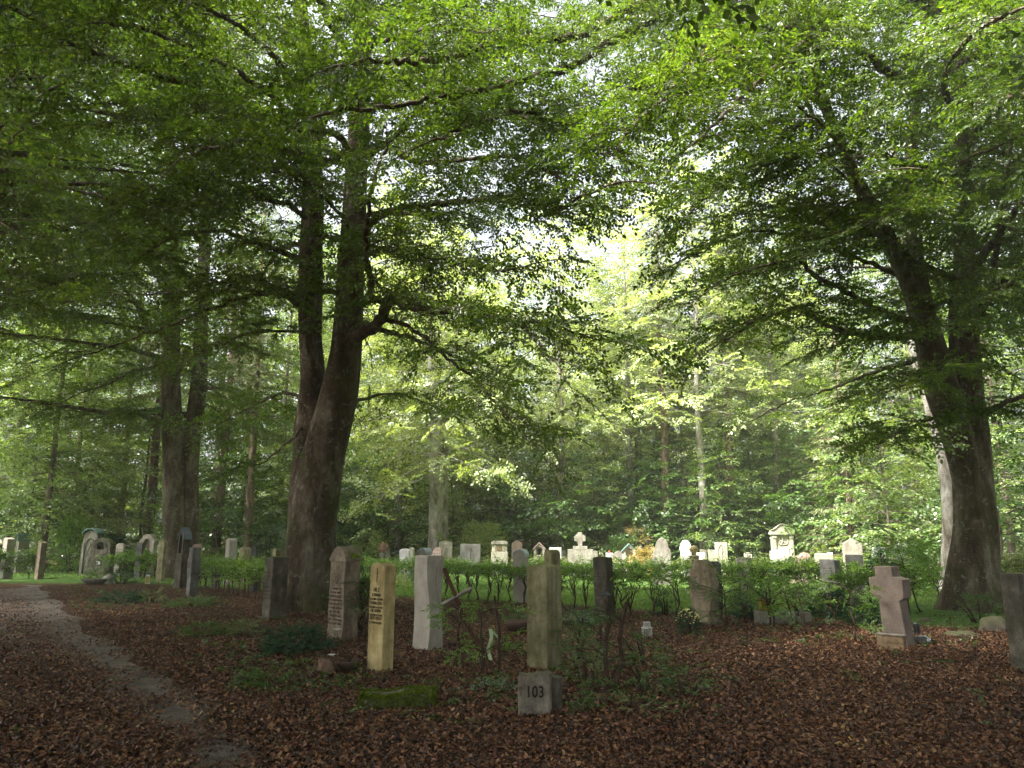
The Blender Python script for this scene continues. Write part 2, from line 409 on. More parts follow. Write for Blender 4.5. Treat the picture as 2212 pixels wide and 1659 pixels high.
    def finish(s, name, leafmat, barkmat, label=None, group=None, cat='tree', twigs=True, tw=True):
        rng = s.rng; P = np.array(s.P); D = np.array(s.D); T = SPR[s.kind]
        k_ = np.linalg.norm(P - np.array([0, 0, EYE]), axis=1) > (5.5 if s.base.length > 1 else 0); P, D = P[k_], D[k_]
        g = Geo(); gt = Geo(); idx = rng.integers(0, len(T), len(P))
        roll = rng.normal(0, s.roll, len(P)); Fm = rot_frames(D, roll, rng); S = rng.uniform(*s.scale, len(P))
        for k, t in enumerate(T):
            w_ = idx == k
            if not w_.any(): continue
            put(g, t.V, t.Q, P[w_], Fm[w_], S[w_])
            if twigs: put(s.wood, t.TV, t.TQ, P[w_], Fm[w_], S[w_], 1)
        if len(P) == 0: pass
        root = empty(name, s.base, 0, label, cat, group)
        b = np.array(s.base, dtype=np.float32)
        g.V = [v - b for v in g.V]; s.wood.V = [v - b.astype(v.dtype) for v in s.wood.V]
        print(name, kind_n(s), 'sprays', len(P), 'quads', sum(len(q) for q in g.Q))
        s.wood.obj('trunk', [barkmat, M['twig']], root, smooth=True)
        g.obj('crown', leafmat, root)
        return root

def curve_at(P, r=None):
    A = np.array([tuple(p) for p in P], float)
    def f(z): return (np.interp(z, A[:, 2], A[:, 0]), np.interp(z, A[:, 2], A[:, 1]), z)
    return f
def U(pts, Y0, Y1=None):
    """picture-measured outline of one limb, laid at its own depth from Y0 to Y1"""
    n = len(pts); Y1 = Y0 if Y1 is None else Y1
    return [at(u, v, Y0 + (Y1 - Y0) * i / max(1, n - 1)) for i, (u, v) in enumerate(pts)]
# ------------------------------------------------------------------ the three big beeches in view
def big_beech_A():
    Y = 17.0; b = gnd(662, 1318); Y = b.y; T = Tree(b, 3, 'near')
    r = lambda wu: wu / F * Y * 1.02
    s1 = [(658, 1330), (668, 1240), (676, 1150), (690, 1060), (703, 980), (722, 900), (736, 830), (746, 760), (752, 690), (757, 600), (764, 500), (769, 400), (774, 300), (777, 200), (781, 100), (786, 0), (792, -120), (798, -260), (806, -420), (812, -560)]
    w1 = [52, 50, 46, 44, 42, 39, 37, 33, 31, 30, 29, 27, 25, 23, 21, 19, 16, 13, 9, 4]
    s2 = [(650, 1325), (655, 1200), (660, 1100), (665, 1000), (668, 930), (673, 870), (674, 800), (670, 730), (670, 640), (672, 550), (676, 450), (676, 350), (670, 250), (662, 150), (652, 40), (644, -80), (636, -220), (628, -360)]
    w2 = [46, 40, 36, 33, 33, 29, 26, 24, 26, 25, 24, 22, 21, 20, 17, 14, 10, 4]
    P1 = [at(u, v, Y + 0.0) for u, v in s1]; P2 = [at(u, v, Y + 0.35) for u, v in s2]
    P1[0].z = P2[0].z = -0.25
    T.stem(P1, [r(x) for x in w1], 26, 0.5, 0.05); T.stem(P2, [r(x) for x in w2], 24, 0.4, 0.05)
    # the limbs one can follow in view
    T.limb(U([(745, 745), (775, 722), (805, 704), (822, 690), (829, 668), (842, 648), (873, 655), (921, 672), (955, 671), (1010, 670), (1061, 686), (1112, 694), (1150, 730), (1198, 780)], Y, Y - 6.5), 0.17, 0.02, 0.26, (0.7, 2.0), first=0.2)
    T.limb(U([(842, 648), (801, 646), (803, 601), (791, 567), (791, 513), (800, 420), (830, 330), (880, 260)], Y - 2, Y - 5), 0.09, 0.02, 0.3, (0.7, 1.9))
    T.limb(U([(1112, 694), (1180, 700), (1240, 715), (1300, 735), (1345, 742)], Y - 5.4, Y - 6.2), 0.025, 0.008, 0.2, (0.35, 0.9), first=0.0)
    T.limb(U([(835, 690), (880, 705), (924, 735), (962, 769), (1027, 824), (1071, 868), (1112, 916), (1157, 964)], Y - 1.5, Y - 5.5), 0.055, 0.012, 0.24, (0.5, 1.5), first=0.3)
    T.limb(U([(790, 500), (815, 469), (856, 451), (941, 441), (1010, 434), (1078, 426), (1130, 431), (1164, 445), (1198, 458), (1260, 420), (1330, 395)], Y - 0.5, Y - 6.5), 0.11, 0.02, 0.26, (0.8, 2.3))
    T.limb(U([(655, 660), (643, 652), (609, 632), (581, 615), (554, 598), (520, 604), (490, 622), (450, 640)], Y, Y - 4.0), 0.13, 0.02, 0.26, (0.7, 2.0), first=0.3)
    T.limb(U([(668, 720), (646, 717), (581, 714), (520, 724), (479, 748), (440, 765)], Y + 0.3, Y - 2.5), 0.05, 0.01, 0.3, (0.6, 1.6))
    T.limb(U([(650, 925), (636, 940), (598, 977), (561, 1001), (530, 1005)], Y, Y - 1.2), 0.04, 0.01, 0.35, (0.4, 1.0), first=0.4)
    T.limb(U([(650, 290), (620, 272), (581, 253), (513, 219), (445, 188), (393, 174), (325, 157), (256, 133), (171, 99), (103, 58), (51, 27), (-40, 0)], Y, Y - 8), 0.15, 0.03, 0.26, (0.9, 2.6))
    T.limb(U([(765, 380), (735, 294), (667, 284), (616, 256), (602, 222), (513, 154), (445, 120), (376, 86), (300, 60), (220, 50)], Y - 0.5, Y - 8.5), 0.10, 0.02, 0.26, (0.8, 2.2))
    T.limb(U([(752, 356), (725, 350), (701, 345), (660, 335), (633, 328), (581, 311), (520, 305), (460, 318), (380, 350)], Y - 0.3, Y - 6.5), 0.09, 0.02, 0.26, (0.8, 2.0))
    T.limb(U([(650, 560), (600, 540), (540, 520), (470, 500), (400, 505), (340, 530), (300, 560)], Y, Y - 5), 0.08, 0.015, 0.3, (0.8, 2.2))
    T.limb(U([(660, 470), (620, 440), (560, 430), (480, 420), (420, 440), (360, 450)], Y, Y - 6), 0.08, 0.015, 0.28, (0.8, 2.2))
    T.limb(U([(775, 560), (820, 540), (880, 540), (940, 560), (1000, 560), (1070, 585), (1150, 570)], Y, Y - 5.0), 0.08, 0.015, 0.28, (0.8, 2.2))
    T.limb(U([(775, 330), (840, 320), (900, 350), (1000, 345), (1100, 340), (1180, 370), (1240, 400)], Y, Y - 6), 0.09, 0.015, 0.28, (0.8, 2.3))
    T.limb(U([(690, 300), (720, 200), (760, 120), (850, 80), (950, 60), (1050, 70)], Y, Y - 7.5), 0.09, 0.015, 0.28, (0.8, 2.3))
    T.limb(U([(670, 230), (600, 130), (520, 60), (430, 10)], Y, Y - 8.5), 0.09, 0.02, 0.28, (0.9, 2.4))
    T.limb(U([(735, 870), (790, 860), (850, 850), (920, 870), (980, 900)], Y + 0.6, Y + 3.0), 0.05, 0.01, 0.35, (0.6, 1.5))
    T.limb(U([(664, 860), (610, 850), (560, 870), (500, 900), (450, 930)], Y + 0.6, Y + 3.5), 0.05, 0.01, 0.35, (0.6, 1.6))
    T.limb(U([(775, 240), (880, 200), (1000, 210), (1120, 250), (1240, 300), (1330, 340)], Y, Y - 5), 0.09, 0.015, 0.26, (0.8, 2.3))
    T.limb(U([(672, 380), (600, 360), (500, 370), (400, 400), (300, 440)], Y, Y - 5), 0.09, 0.015, 0.26, (0.8, 2.3))
    T.limb(U([(660, 200), (560, 200), (440, 240), (320, 260), (200, 240)], Y, Y - 6), 0.09, 0.015, 0.26, (0.8, 2.3))
    T.auto(8, 17, 12, (7.5, 6.5), curve_at(P1), (5, 45), 0.4, (0.9, 2.4), 0.28, az=(-1.2, 0.9), skip=lambda q: (0.6 < q[0] < 4.0 and 5 < q[2] < 11) or q[1] < 7 or q[1] > 22)
    T.auto(13, 21, 9, (9.5, 6.0), curve_at(P1), (0, 35), 0.42, (1.0, 2.6), 0.28, az=(-2.7, -0.5))  # limbs added above the view, towards the camera, to shade the near foliage
    T.auto(8, 20, 8, (7.5, 5.5), curve_at(P2), (5, 45), 0.4, (0.9, 2.4), 0.28, az=(2.2, 4.4), skip=lambda q: q[1] < 7)
    # the rest of the crown, above and behind
    T.auto(6.5, 22, 28, (6.5, 3.0), curve_at(P1), (5, 55), 0.5, (0.9, 2.4), 0.34, skip=lambda q: (0.6 < q[0] < 4.0 and 5 < q[2] < 11) or q[1] < 7 or (q[1] > 19.5 and q[2] > 9))
    T.auto(7, 20, 14, (6.0, 3.0), curve_at(P2), (5, 55), 0.5, (0.9, 2.4), 0.34, skip=lambda q: (0.6 < q[0] < 4.0 and 5 < q[2] < 11) or q[1] < 7 or (q[1] > 19.5 and q[2] > 9))
    return T.finish('beech_tree', M['beech_leaf'], M['bark'], 'old twin-stemmed beech with mossy foot behind the mossy gravestone, its fork low', 'large old beeches between the graves')

def big_beech_B():
    b = gnd(392, 1250); Y = b.y; T = Tree(b, 5, 'mid'); r = lambda wu: wu / F * Y
    s1 = [(385, 1262), (380, 1180), (377, 1110), (376, 1000), (373, 920), (370, 860), (369, 806), (371, 721), (373, 652), (376, 590), (379, 500), (374, 400), (366, 300), (356, 200), (348, 90), (340, -20)]
    w1 = [32, 26, 23, 21, 21, 19, 18, 17, 17, 16, 15, 13, 11, 9, 7, 4]
    s2 = [(402, 1262), (406, 1180), (409, 1080), (410, 1010), (415, 943), (424, 875), (431, 806), (434, 738), (436, 670), (440, 560), (446, 450), (455, 340), (466, 230), (474, 120), (480, 20)]
    w2 = [26, 22, 19, 18, 18, 18, 17, 16, 14, 13, 12, 11, 9, 7, 4]
    P1 = [at(u, v, Y) for u, v in s1]; P2 = [at(u, v, Y + 0.3) for u, v in s2]; P1[0].z = P2[0].z = -0.2
    T.stem(P1, [r(x) for x in w1], 22, 0.55, 0.06, 0.3); T.stem(P2, [r(x) for x in w2], 20, 0.4, 0.06, 0.3)
    T.limb(U([(372, 640), (340, 590), (300, 540), (267, 479), (232, 438), (188, 383), (154, 328), (120, 274), (86, 198), (60, 120), (40, 20)], Y, Y - 11), 0.2, 0.05, 0.36, (1.0, 3.0))
    T.limb(U([(370, 560), (300, 440), (250, 380), (200, 330), (160, 290)], Y, Y - 6), 0.10, 0.03, 0.36, (1.0, 2.6))
    T.limb(U([(370, 925), (352, 912), (308, 899), (267, 888), (222, 892), (178, 882), (85, 868), (0, 858), (-80, 850)], Y, Y - 6), 0.14, 0.03, 0.34, (0.9, 2.4))
    T.limb(U([(366, 790), (342, 793), (291, 800), (239, 827), (171, 851), (110, 880)], Y, Y - 4), 0.09, 0.02, 0.34, (0.9, 2.2))
    T.limb(U([(366, 712), (349, 711), (318, 700), (297, 659), (256, 642), (198, 629), (137, 618), (68, 601), (0, 584), (-80, 570)], Y, Y - 8), 0.16, 0.03, 0.34, (0.9, 2.6))
    T.limb(U([(297, 659), (250, 605), (200, 590), (137, 608), (80, 625), (0, 640)], Y - 3, Y - 7), 0.08, 0.02, 0.34, (0.9, 2.2))
    T.limb(U([(367, 640), (330, 560), (239, 513), (171, 479), (103, 465), (0, 469), (-80, 474)], Y - 2, Y - 11), 0.12, 0.03, 0.32, (0.9, 2.4))
    T.limb(U([(360, 600), (290, 520), (222, 469), (120, 438), (51, 421), (0, 414), (-60, 410)], Y - 2, Y - 12), 0.11, 0.03, 0.32, (0.9, 2.4))
    T.limb(U([(440, 850), (448, 837), (486, 858), (513, 882), (561, 895), (610, 900)], Y, Y - 2), 0.08, 0.02, 0.34, (0.9, 2.2))
    T.limb(U([(430, 760), (470, 740), (520, 742), (570, 760), (640, 790)], Y, Y - 1), 0.08, 0.02, 0.34, (0.9, 2.2))
    T.auto(8, 22, 7, (8.5, 6.0), curve_at(P1), (10, 60), 0.5, (0.9, 2.6), 0.32, az=(2.0, 4.8))
    T.auto(6, 24, 20, (7, 4.0), curve_at(P1), (0, 55), 0.55, (0.9, 2.6), 0.36)
    T.auto(6.5, 21, 20, (6.5, 3.5), curve_at(P2), (0, 55), 0.55, (0.9, 2.6), 0.36)
    return T.finish('beech_tree', M['beech_leaf'], M['bark'], 'old forked beech standing behind the slate roofed pillar stone, smaller in view than its neighbour', 'large old beeches between the graves')

def big_beech_C():
    b = gnd(2112, 1318); Y = b.y; T = Tree(b, 8, 'near'); r = lambda wu: wu / F * Y
    s1 = [(2106, 1330), (2106, 1240), (2108, 1160), (2104, 1080), (2098, 1000), (2090, 932), (2085, 860), (2084, 800), (2084, 740), (2084, 677), (2085, 600), (2083, 511), (2078, 431), (2080, 329), (2074, 230), (2069, 146), (2065, 37), (2060, -80), (2054, -220), (2046, -380), (2040, -520)]
    w1 = [54, 47, 42, 38, 36, 36, 34, 30, 28, 28, 24, 21, 19, 18, 17, 15, 13, 11, 9, 6, 3]
    s2 = [(2090, 1050), (2075, 960), (2058, 900), (2040, 855), (2022, 800), (2008, 740), (1990, 677), (1966, 604), (1948, 570), (1915, 511), (1877, 438), (1843, 372), (1812, 300), (1780, 219), (1755, 139), (1733, 70), (1712, -20), (1690, -130), (1670, -260)]
    w2 = [26, 30, 33, 34, 31, 28, 25, 22, 20, 18, 16, 14, 13, 12, 11, 9, 8, 6, 3]
    s3 = [(2050, 880), (2030, 800), (2012, 720), (1992, 640), (1980, 570), (1974, 511), (1966, 440), (1964, 380), (1970, 300), (1981, 219), (1992, 120), (1998, 20), (2004, -120), (2010, -280)]
    w3 = [20, 20, 18, 19, 18, 18, 17, 16, 14, 12, 10, 9, 7, 3]
    P1 = [at(u, v, Y) for u, v in s1]; P2 = [at(u, v, Y - 0.15 - 0.03 * i) for i, (u, v) in enumerate(s2)]; P3 = [at(u, v, Y + 0.3 + 0.12 * i) for i, (u, v) in enumerate(s3)]
    P1[0].z = -0.25
    T.stem(P1, [r(x) for x in w1], 26, 0.6, 0.06); T.stem(P2, [r(x) for x in w2], 22, 0, 0.05); T.stem(P3, [r(x) for x in w3], 20, 0, 0.05)
    W = T.limb
    W(U([(2078, 431), (2040, 395), (1988, 365), (1915, 340), (1871, 318), (1817, 278), (1769, 267), (1725, 270), (1671, 263), (1610, 275)], Y, Y - 5), 0.16, 0.03, 0.26, (0.8, 2.3), first=0.2)
    W(U([(1890, 330), (1798, 332), (1744, 336), (1682, 347), (1623, 369), (1560, 400), (1500, 450)], Y - 2, Y - 5), 0.06, 0.015, 0.26, (0.8, 2.0))
    W(U([(1975, 724), (1915, 728), (1860, 724), (1813, 713), (1769, 693), (1733, 669), (1707, 669), (1660, 680), (1623, 698), (1587, 720), (1550, 745)], Y, Y - 4), 0.10, 0.015, 0.26, (0.7, 1.9))
    W(U([(1985, 700), (1934, 684), (1879, 662), (1824, 629), (1769, 600), (1744, 578), (1725, 567), (1670, 570), (1600, 590), (1540, 620)], Y, Y - 4.5), 0.10, 0.015, 0.26, (0.7, 1.9))
    W(U([(1990, 210), (1970, 190), (1915, 153), (1864, 113), (1824, 88), (1769, 69), (1700, 60), (1620, 80), (1540, 130)], Y, Y - 6), 0.13, 0.03, 0.27, (0.8, 2.4))
    W(U([(2068, 120), (1960, -60), (1880, -50), (1824, 0), (1769, 55), (1714, 110), (1652, 161), (1572, 241), (1510, 300)], Y, 9.5), 0.12, 0.02, 0.27, (0.7, 2.0))
    W(U([(2060, -60), (1900, -140), (1750, -120), (1640, -40), (1623, 0), (1587, 55), (1550, 80), (1514, 128), (1470, 175), (1404, 234), (1350, 290)], Y, 9.5), 0.12, 0.02, 0.27, (0.7, 2.0))
    W(U([(2062, -40), (1850, -170), (1620, -90), (1420, 0), (1352, 21), (1283, 65), (1215, 82), (1078, 89), (1010, 113), (941, 130), (890, 133), (832, 130), (740, 140)], Y, 8.8), 0.19, 0.028, 0.36, (0.7, 2.2), first=0.3)
    W(U([(2060, -100), (1860, -150), (1600, -60), (1454, 17), (1386, 55), (1318, 92), (1249, 137), (1198, 157), (1112, 174), (1044, 195), (907, 219), (805, 236), (700, 245)], Y, 9.6), 0.19, 0.028, 0.36, (0.7, 2.2), first=0.3)
    W(U([(2075, 60), (1900, -30), (1700, 60), (1580, 120), (1454, 161), (1369, 192), (1283, 239), (1181, 257), (1160, 243), (1095, 243), (1027, 270), (940, 300)], Y, 11), 0.14, 0.022, 0.26, (0.8, 2.3), first=0.25)
    W(U([(2100, 660), (2140, 640), (2180, 600), (2230, 560)], Y, Y - 3), 0.12, 0.04, 0.3, (0.8, 2.0))
    W(U([(2100, 700), (2130, 660), (2150, 560), (2160, 480), (2180, 350), (2190, 250)], Y, Y - 2.5), 0.10, 0.03, 0.3, (0.8, 2.2))
    W(U([(2110, 900), (2150, 880), (2200, 860), (2270, 850)], Y, Y - 3), 0.10, 0.03, 0.3, (0.7, 1.6))
    W(U([(2070, 880), (2010, 905), (1950, 930), (1900, 960)], Y, Y - 3.5), 0.04, 0.01, 0.25, (0.6, 1.5))
    W(U([(2090, 820), (2060, 790), (2010, 800), (1960, 830), (1900, 850)], Y, Y - 4.0), 0.05, 0.01, 0.25, (0.6, 1.6))
    W(U([(2090, 600), (2150, 520), (2200, 450), (2260, 400)], Y, Y - 5), 0.12, 0.04, 0.27, (0.8, 2.3))
    W(U([(2085, 500), (2060, 440), (2020, 420), (1960, 440), (1900, 470), (1830, 500)], Y, Y - 5), 0.07, 0.015, 0.27, (0.8, 2.1))
    W(U([(2080, 350), (2120, 270), (2170, 220), (2230, 200)], Y, Y - 6), 0.11, 0.04, 0.27, (0.8, 2.3))
    W(U([(2080, 260), (2040, 200), (2060, 120), (2120, 60), (2200, 20)], Y, Y - 7), 0.10, 0.03, 0.27, (0.8, 2.3))
    W(U([(1950, 600), (1860, 560), (1760, 520), (1660, 500), (1580, 510), (1500, 550)], Y, Y - 3.0), 0.07, 0.015, 0.26, (0.8, 2.0))
    W(U([(1780, 230), (1700, 180), (1600, 180), (1500, 210), (1400, 260), (1330, 310)], Y - .5, Y - 4.5), 0.08, 0.015, 0.26, (0.8, 2.2))
    T.auto(13, 21, 10, (10.0, 6.0), curve_at(P1), (0, 35), 0.42, (1.0, 2.6), 0.28, az=(-3.4, -1.2))  # extra high limbs out of view, put in for their shade
    T.auto(7, 19, 14, (8.0, 6.0), curve_at(P2), (5, 45), 0.4, (0.9, 2.4), 0.28, az=(2.2, 4.2), skip=lambda q: (0.6 < q[0] < 4.0 and 5 < q[2] < 11) or q[1] < 7 or (q[2] < 9 and q[0] < 3.5))
    T.auto(6, 22, 28, (6.5, 3.0), curve_at(P1), (5, 55), 0.5, (0.9, 2.4), 0.33, skip=lambda q: (0.6 < q[0] < 4.0 and 5 < q[2] < 11) or q[1] < 7 or (q[1] > 19.5 and q[2] > 9))
    T.auto(6.5, 18, 14, (5.5, 2.5), curve_at(P2), (5, 50), 0.5, (0.9, 2.4), 0.33, skip=lambda q: (0.6 < q[0] < 4.0 and 5 < q[2] < 11) or q[1] < 7 or (q[1] > 19.5 and q[2] > 9))
    T.auto(7, 18, 10, (5.5, 2.5), curve_at(P3), (5, 50), 0.5, (0.9, 2.4), 0.33, skip=lambda q: (0.6 < q[0] < 4.0 and 5 < q[2] < 11) or q[1] < 7 or (q[1] > 19.5 and q[2] > 9))
    return T.finish('beech_tree', M['beech_leaf'], M['bark'], 'massive dark beech with three upright stems beside the pink granite cross', 'large old beeches between the graves')

# ------------------------------------------------------------------ trees of the wood
def wood_beech(seed, H, kind='far', low=2.5, L=(4.2, 2.2), n=34, r0=0.22, sec=0.75, spray=0.5, lean=0.0):
    T = Tree((0, 0, 0), seed, kind); rng = T.rng
    P = [Vector((lean * z * z / H + rng.normal(0, 0.06), rng.normal(0, 0.06), z)) for z in np.linspace(-0.2, H * 0.97, 8)]
    T.stem(P, np.linspace(r0, 0.03, 8), 10, 0.35, 0.04, 0.9)
    T.auto(low, H * 0.97, n, L, curve_at(P), (-8, 60), sec, (0.9, 2.6), spray, rr=0.035)
    T.roll = 0.35
    return T
def spruce(seed, H, low=1.5, R0=3.2, r0=0.24, kind='needle', gap=0.55):
    T = Tree((0, 0, 0), seed, kind); rng = T.rng
    P = [Vector((rng.normal(0, 0.03), rng.normal(0, 0.03), z)) for z in np.linspace(-0.2, H, 6)]
    T.stem(P, np.linspace(r0, 0.02, 6), 10, 0.3, 0.03, 1.0)
    z = low
    while z < H - 0.3:
        for k in range(rng.integers(4, 7)):
            a = rng.uniform(0, 6.28); l = R0 * (1 - (z - low) / (H - low)) ** 0.8 * rng.uniform(0.6, 1.15) + 0.25
            p0 = np.array([P[0].x * 0, 0, z + rng.uniform(-.2, .2)]); pts = []
            for t in np.linspace(0, 1, 6):
                pts.append(p0 + np.array([math.cos(a) * l * t, math.sin(a) * l * t, l * (-0.42 * t + 0.22 * t * t)]))
            tube(T.wood, pts, np.linspace(0.03, 0.006, 6), 4, cap=False)
            m = max(2, int(l / 0.22)); sd = 1
            for j in range(m):
                t = (j + 0.6) / m; q = p0 + np.array([math.cos(a) * l * t, math.sin(a) * l * t, l * (-0.42 * t + 0.22 * t * t)])
                an = a + sd * R(rng.uniform(20, 60)); sd = -sd
                T.P.append(q); T.D.append(np.array([math.cos(an), math.sin(an), rng.uniform(-0.6, -0.1)]))
            T.P.append(pts[-1]); T.D.append(np.array([math.cos(a), math.sin(a), -0.1]))
        z += gap * rng.uniform(0.7, 1.3)
    T.P.append(np.array([0, 0, H - .3])); T.D.append(np.array([0.05, 0, 1.0]))
    T.roll = 0.25; T.scale = (0.5, 0.95); return T
def bushy(seed, H, W, kind='far', n=90, leafdir=0.2, scale=(0.4, 0.8), stems=5):
    T = Tree((0, 0, 0), seed, kind); rng = T.rng
    for i in range(stems):
        a = rng.uniform(0, 6.28); h = H * rng.uniform(.6, .9)
        tube(T.wood, [(0.08 * math.cos(a), 0.08 * math.sin(a), -0.1), (W * .2 * math.cos(a), W * .2 * math.sin(a), h * .5), (W * .35 * math.cos(a), W * .35 * math.sin(a), h)], [0.03, 0.02, 0.008], 5, cap=False)
    for i in range(n):
        a = rng.uniform(0, 6.28); z = rng.uniform(0.05, 1) ; rr = W * 0.5 * math.sqrt(max(0.02, 1 - (z * 1.02 - 0.25) ** 2 / 0.62)) * rng.uniform(0.35, 1.0)
        T.P.append(np.array([math.cos(a) * rr * .75, math.sin(a) * rr * .75, z * H * .93]))
        T.D.append(np.array([math.cos(a), math.sin(a), leafdir + rng.uniform(-0.5, 0.6) + (z > .8) * 0.6]))
    T.scale = scale; T.roll = 0.5; return T

big_beech_A(); big_beech_B(); big_beech_C()

def place(proto, loc, rz, sc, label, group=None, first=[set()], tilt=0.0):
    if proto.name in first[0]: c = copy_tree(proto)
    else: c = proto; first[0].add(proto.name)
    c.location = loc; c.rotation_euler = (tilt, 0, rz); c.scale = (sc, sc, sc)
    tag(c, label, None, group); return c
def near_ground(u, Y): return at(u, 1162, Y).x

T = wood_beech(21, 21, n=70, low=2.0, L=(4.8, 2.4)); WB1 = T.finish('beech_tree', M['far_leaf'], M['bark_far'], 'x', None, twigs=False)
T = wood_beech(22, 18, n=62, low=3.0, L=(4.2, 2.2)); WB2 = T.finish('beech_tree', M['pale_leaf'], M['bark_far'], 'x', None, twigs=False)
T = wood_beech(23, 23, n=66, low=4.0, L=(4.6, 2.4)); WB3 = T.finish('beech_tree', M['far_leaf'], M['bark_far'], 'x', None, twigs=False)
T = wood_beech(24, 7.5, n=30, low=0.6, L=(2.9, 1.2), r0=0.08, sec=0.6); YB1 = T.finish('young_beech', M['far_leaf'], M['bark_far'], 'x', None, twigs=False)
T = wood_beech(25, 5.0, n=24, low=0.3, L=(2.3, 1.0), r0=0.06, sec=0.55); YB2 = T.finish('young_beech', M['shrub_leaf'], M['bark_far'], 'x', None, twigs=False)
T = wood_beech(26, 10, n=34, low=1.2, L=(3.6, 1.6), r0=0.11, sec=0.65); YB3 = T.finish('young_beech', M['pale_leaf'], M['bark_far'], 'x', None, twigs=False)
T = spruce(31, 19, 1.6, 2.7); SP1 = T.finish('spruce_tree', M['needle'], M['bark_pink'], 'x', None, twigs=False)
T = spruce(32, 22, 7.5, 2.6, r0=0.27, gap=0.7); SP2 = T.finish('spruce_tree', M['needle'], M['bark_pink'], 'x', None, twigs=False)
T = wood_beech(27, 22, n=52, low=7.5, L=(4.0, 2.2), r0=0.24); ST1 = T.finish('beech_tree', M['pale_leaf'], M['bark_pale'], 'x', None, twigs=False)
# ------------------------------------------------------------------ the wood round the clearing
GW = 'trees of the wood round the clearing'
def wood(proto, u, Y, rz, sc, label, group=GW, tilt=0.0):
    return place(proto, (near_ground(u, Y), Y, 0), rz, sc, label, group, tilt=tilt)
# trees one can pick out
wood(SP1, 1840, 34, 0.3, 0.68, 'pale green hanging spruce right of the pedimented monument, lit almost to the ground')
wood(SP1, 1075, 41, 2.2, 0.62, 'drooping olive green spruce behind the chapel-shaped niche stone')
wood(SP1, 1225, 47, 4.0, 0.95, 'spruce behind the slab that carries the stone wheel cross')
wood(SP2, 538, 37, 1.0, 0.9, 'bare pinkish spruce stem seen between the two twin-stemmed beeches', tilt=-0.03)
wood(SP2, 1443, 39.5, 2.0, 0.95, 'dark spruce stem behind the stone with the stepped round top')
wood(SP2, 470, 40, 3.0, 1.0, 'thin spruce stem standing deep in the wood left of the mossy-footed beech')
wood(SP2, 1585, 39.5, 1.3, 1.0, 'red-brown spruce stem behind the white stone with scrolled top')
wood(SP2, 318, 40, 5.0, 1.0, 'spruce stem behind the leftmost forked beech')
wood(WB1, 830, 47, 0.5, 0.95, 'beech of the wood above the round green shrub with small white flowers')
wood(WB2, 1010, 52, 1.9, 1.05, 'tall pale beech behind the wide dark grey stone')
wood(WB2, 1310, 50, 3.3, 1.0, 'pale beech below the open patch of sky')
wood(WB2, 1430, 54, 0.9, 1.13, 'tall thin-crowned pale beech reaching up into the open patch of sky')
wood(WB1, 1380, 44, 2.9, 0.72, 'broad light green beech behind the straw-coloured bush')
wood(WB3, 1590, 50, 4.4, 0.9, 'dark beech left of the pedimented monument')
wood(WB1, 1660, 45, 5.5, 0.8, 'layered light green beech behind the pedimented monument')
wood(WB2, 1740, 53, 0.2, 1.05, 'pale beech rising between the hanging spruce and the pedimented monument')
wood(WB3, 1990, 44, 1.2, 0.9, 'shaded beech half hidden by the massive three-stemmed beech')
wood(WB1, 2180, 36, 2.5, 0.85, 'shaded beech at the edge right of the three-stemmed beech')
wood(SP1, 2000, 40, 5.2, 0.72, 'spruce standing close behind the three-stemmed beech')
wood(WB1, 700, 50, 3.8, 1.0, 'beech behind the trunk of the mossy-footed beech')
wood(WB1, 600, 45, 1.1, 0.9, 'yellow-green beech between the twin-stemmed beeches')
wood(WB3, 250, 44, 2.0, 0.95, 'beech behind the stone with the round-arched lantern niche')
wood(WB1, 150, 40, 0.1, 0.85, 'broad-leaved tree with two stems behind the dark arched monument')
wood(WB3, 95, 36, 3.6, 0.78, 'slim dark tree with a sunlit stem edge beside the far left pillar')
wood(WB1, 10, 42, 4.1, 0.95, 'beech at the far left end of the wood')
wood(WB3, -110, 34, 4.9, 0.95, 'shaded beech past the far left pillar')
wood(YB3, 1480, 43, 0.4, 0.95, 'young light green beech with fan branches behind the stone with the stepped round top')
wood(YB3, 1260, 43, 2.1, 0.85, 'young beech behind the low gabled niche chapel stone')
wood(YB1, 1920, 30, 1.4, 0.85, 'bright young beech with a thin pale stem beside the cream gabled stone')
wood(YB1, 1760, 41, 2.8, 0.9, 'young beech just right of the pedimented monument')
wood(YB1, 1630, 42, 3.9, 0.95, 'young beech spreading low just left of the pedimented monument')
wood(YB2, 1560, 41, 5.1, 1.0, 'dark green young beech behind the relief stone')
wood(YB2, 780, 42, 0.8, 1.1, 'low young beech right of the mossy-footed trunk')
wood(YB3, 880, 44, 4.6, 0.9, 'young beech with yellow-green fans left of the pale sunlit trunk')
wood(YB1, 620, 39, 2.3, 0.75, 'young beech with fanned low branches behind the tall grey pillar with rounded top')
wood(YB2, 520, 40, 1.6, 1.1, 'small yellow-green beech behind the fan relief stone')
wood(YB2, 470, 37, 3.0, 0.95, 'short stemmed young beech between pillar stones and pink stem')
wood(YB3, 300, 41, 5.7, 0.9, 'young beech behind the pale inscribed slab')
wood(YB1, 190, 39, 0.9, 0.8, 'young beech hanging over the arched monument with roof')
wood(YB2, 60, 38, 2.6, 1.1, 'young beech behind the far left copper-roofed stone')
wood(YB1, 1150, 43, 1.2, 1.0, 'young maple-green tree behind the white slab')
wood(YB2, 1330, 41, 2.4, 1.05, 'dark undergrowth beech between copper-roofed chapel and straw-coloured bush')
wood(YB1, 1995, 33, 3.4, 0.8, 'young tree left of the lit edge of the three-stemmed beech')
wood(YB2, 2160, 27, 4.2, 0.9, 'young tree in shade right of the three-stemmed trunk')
wood(YB2, 1050, 42.5, 5.0, 0.9, 'undergrowth beech behind the wide grey stone')
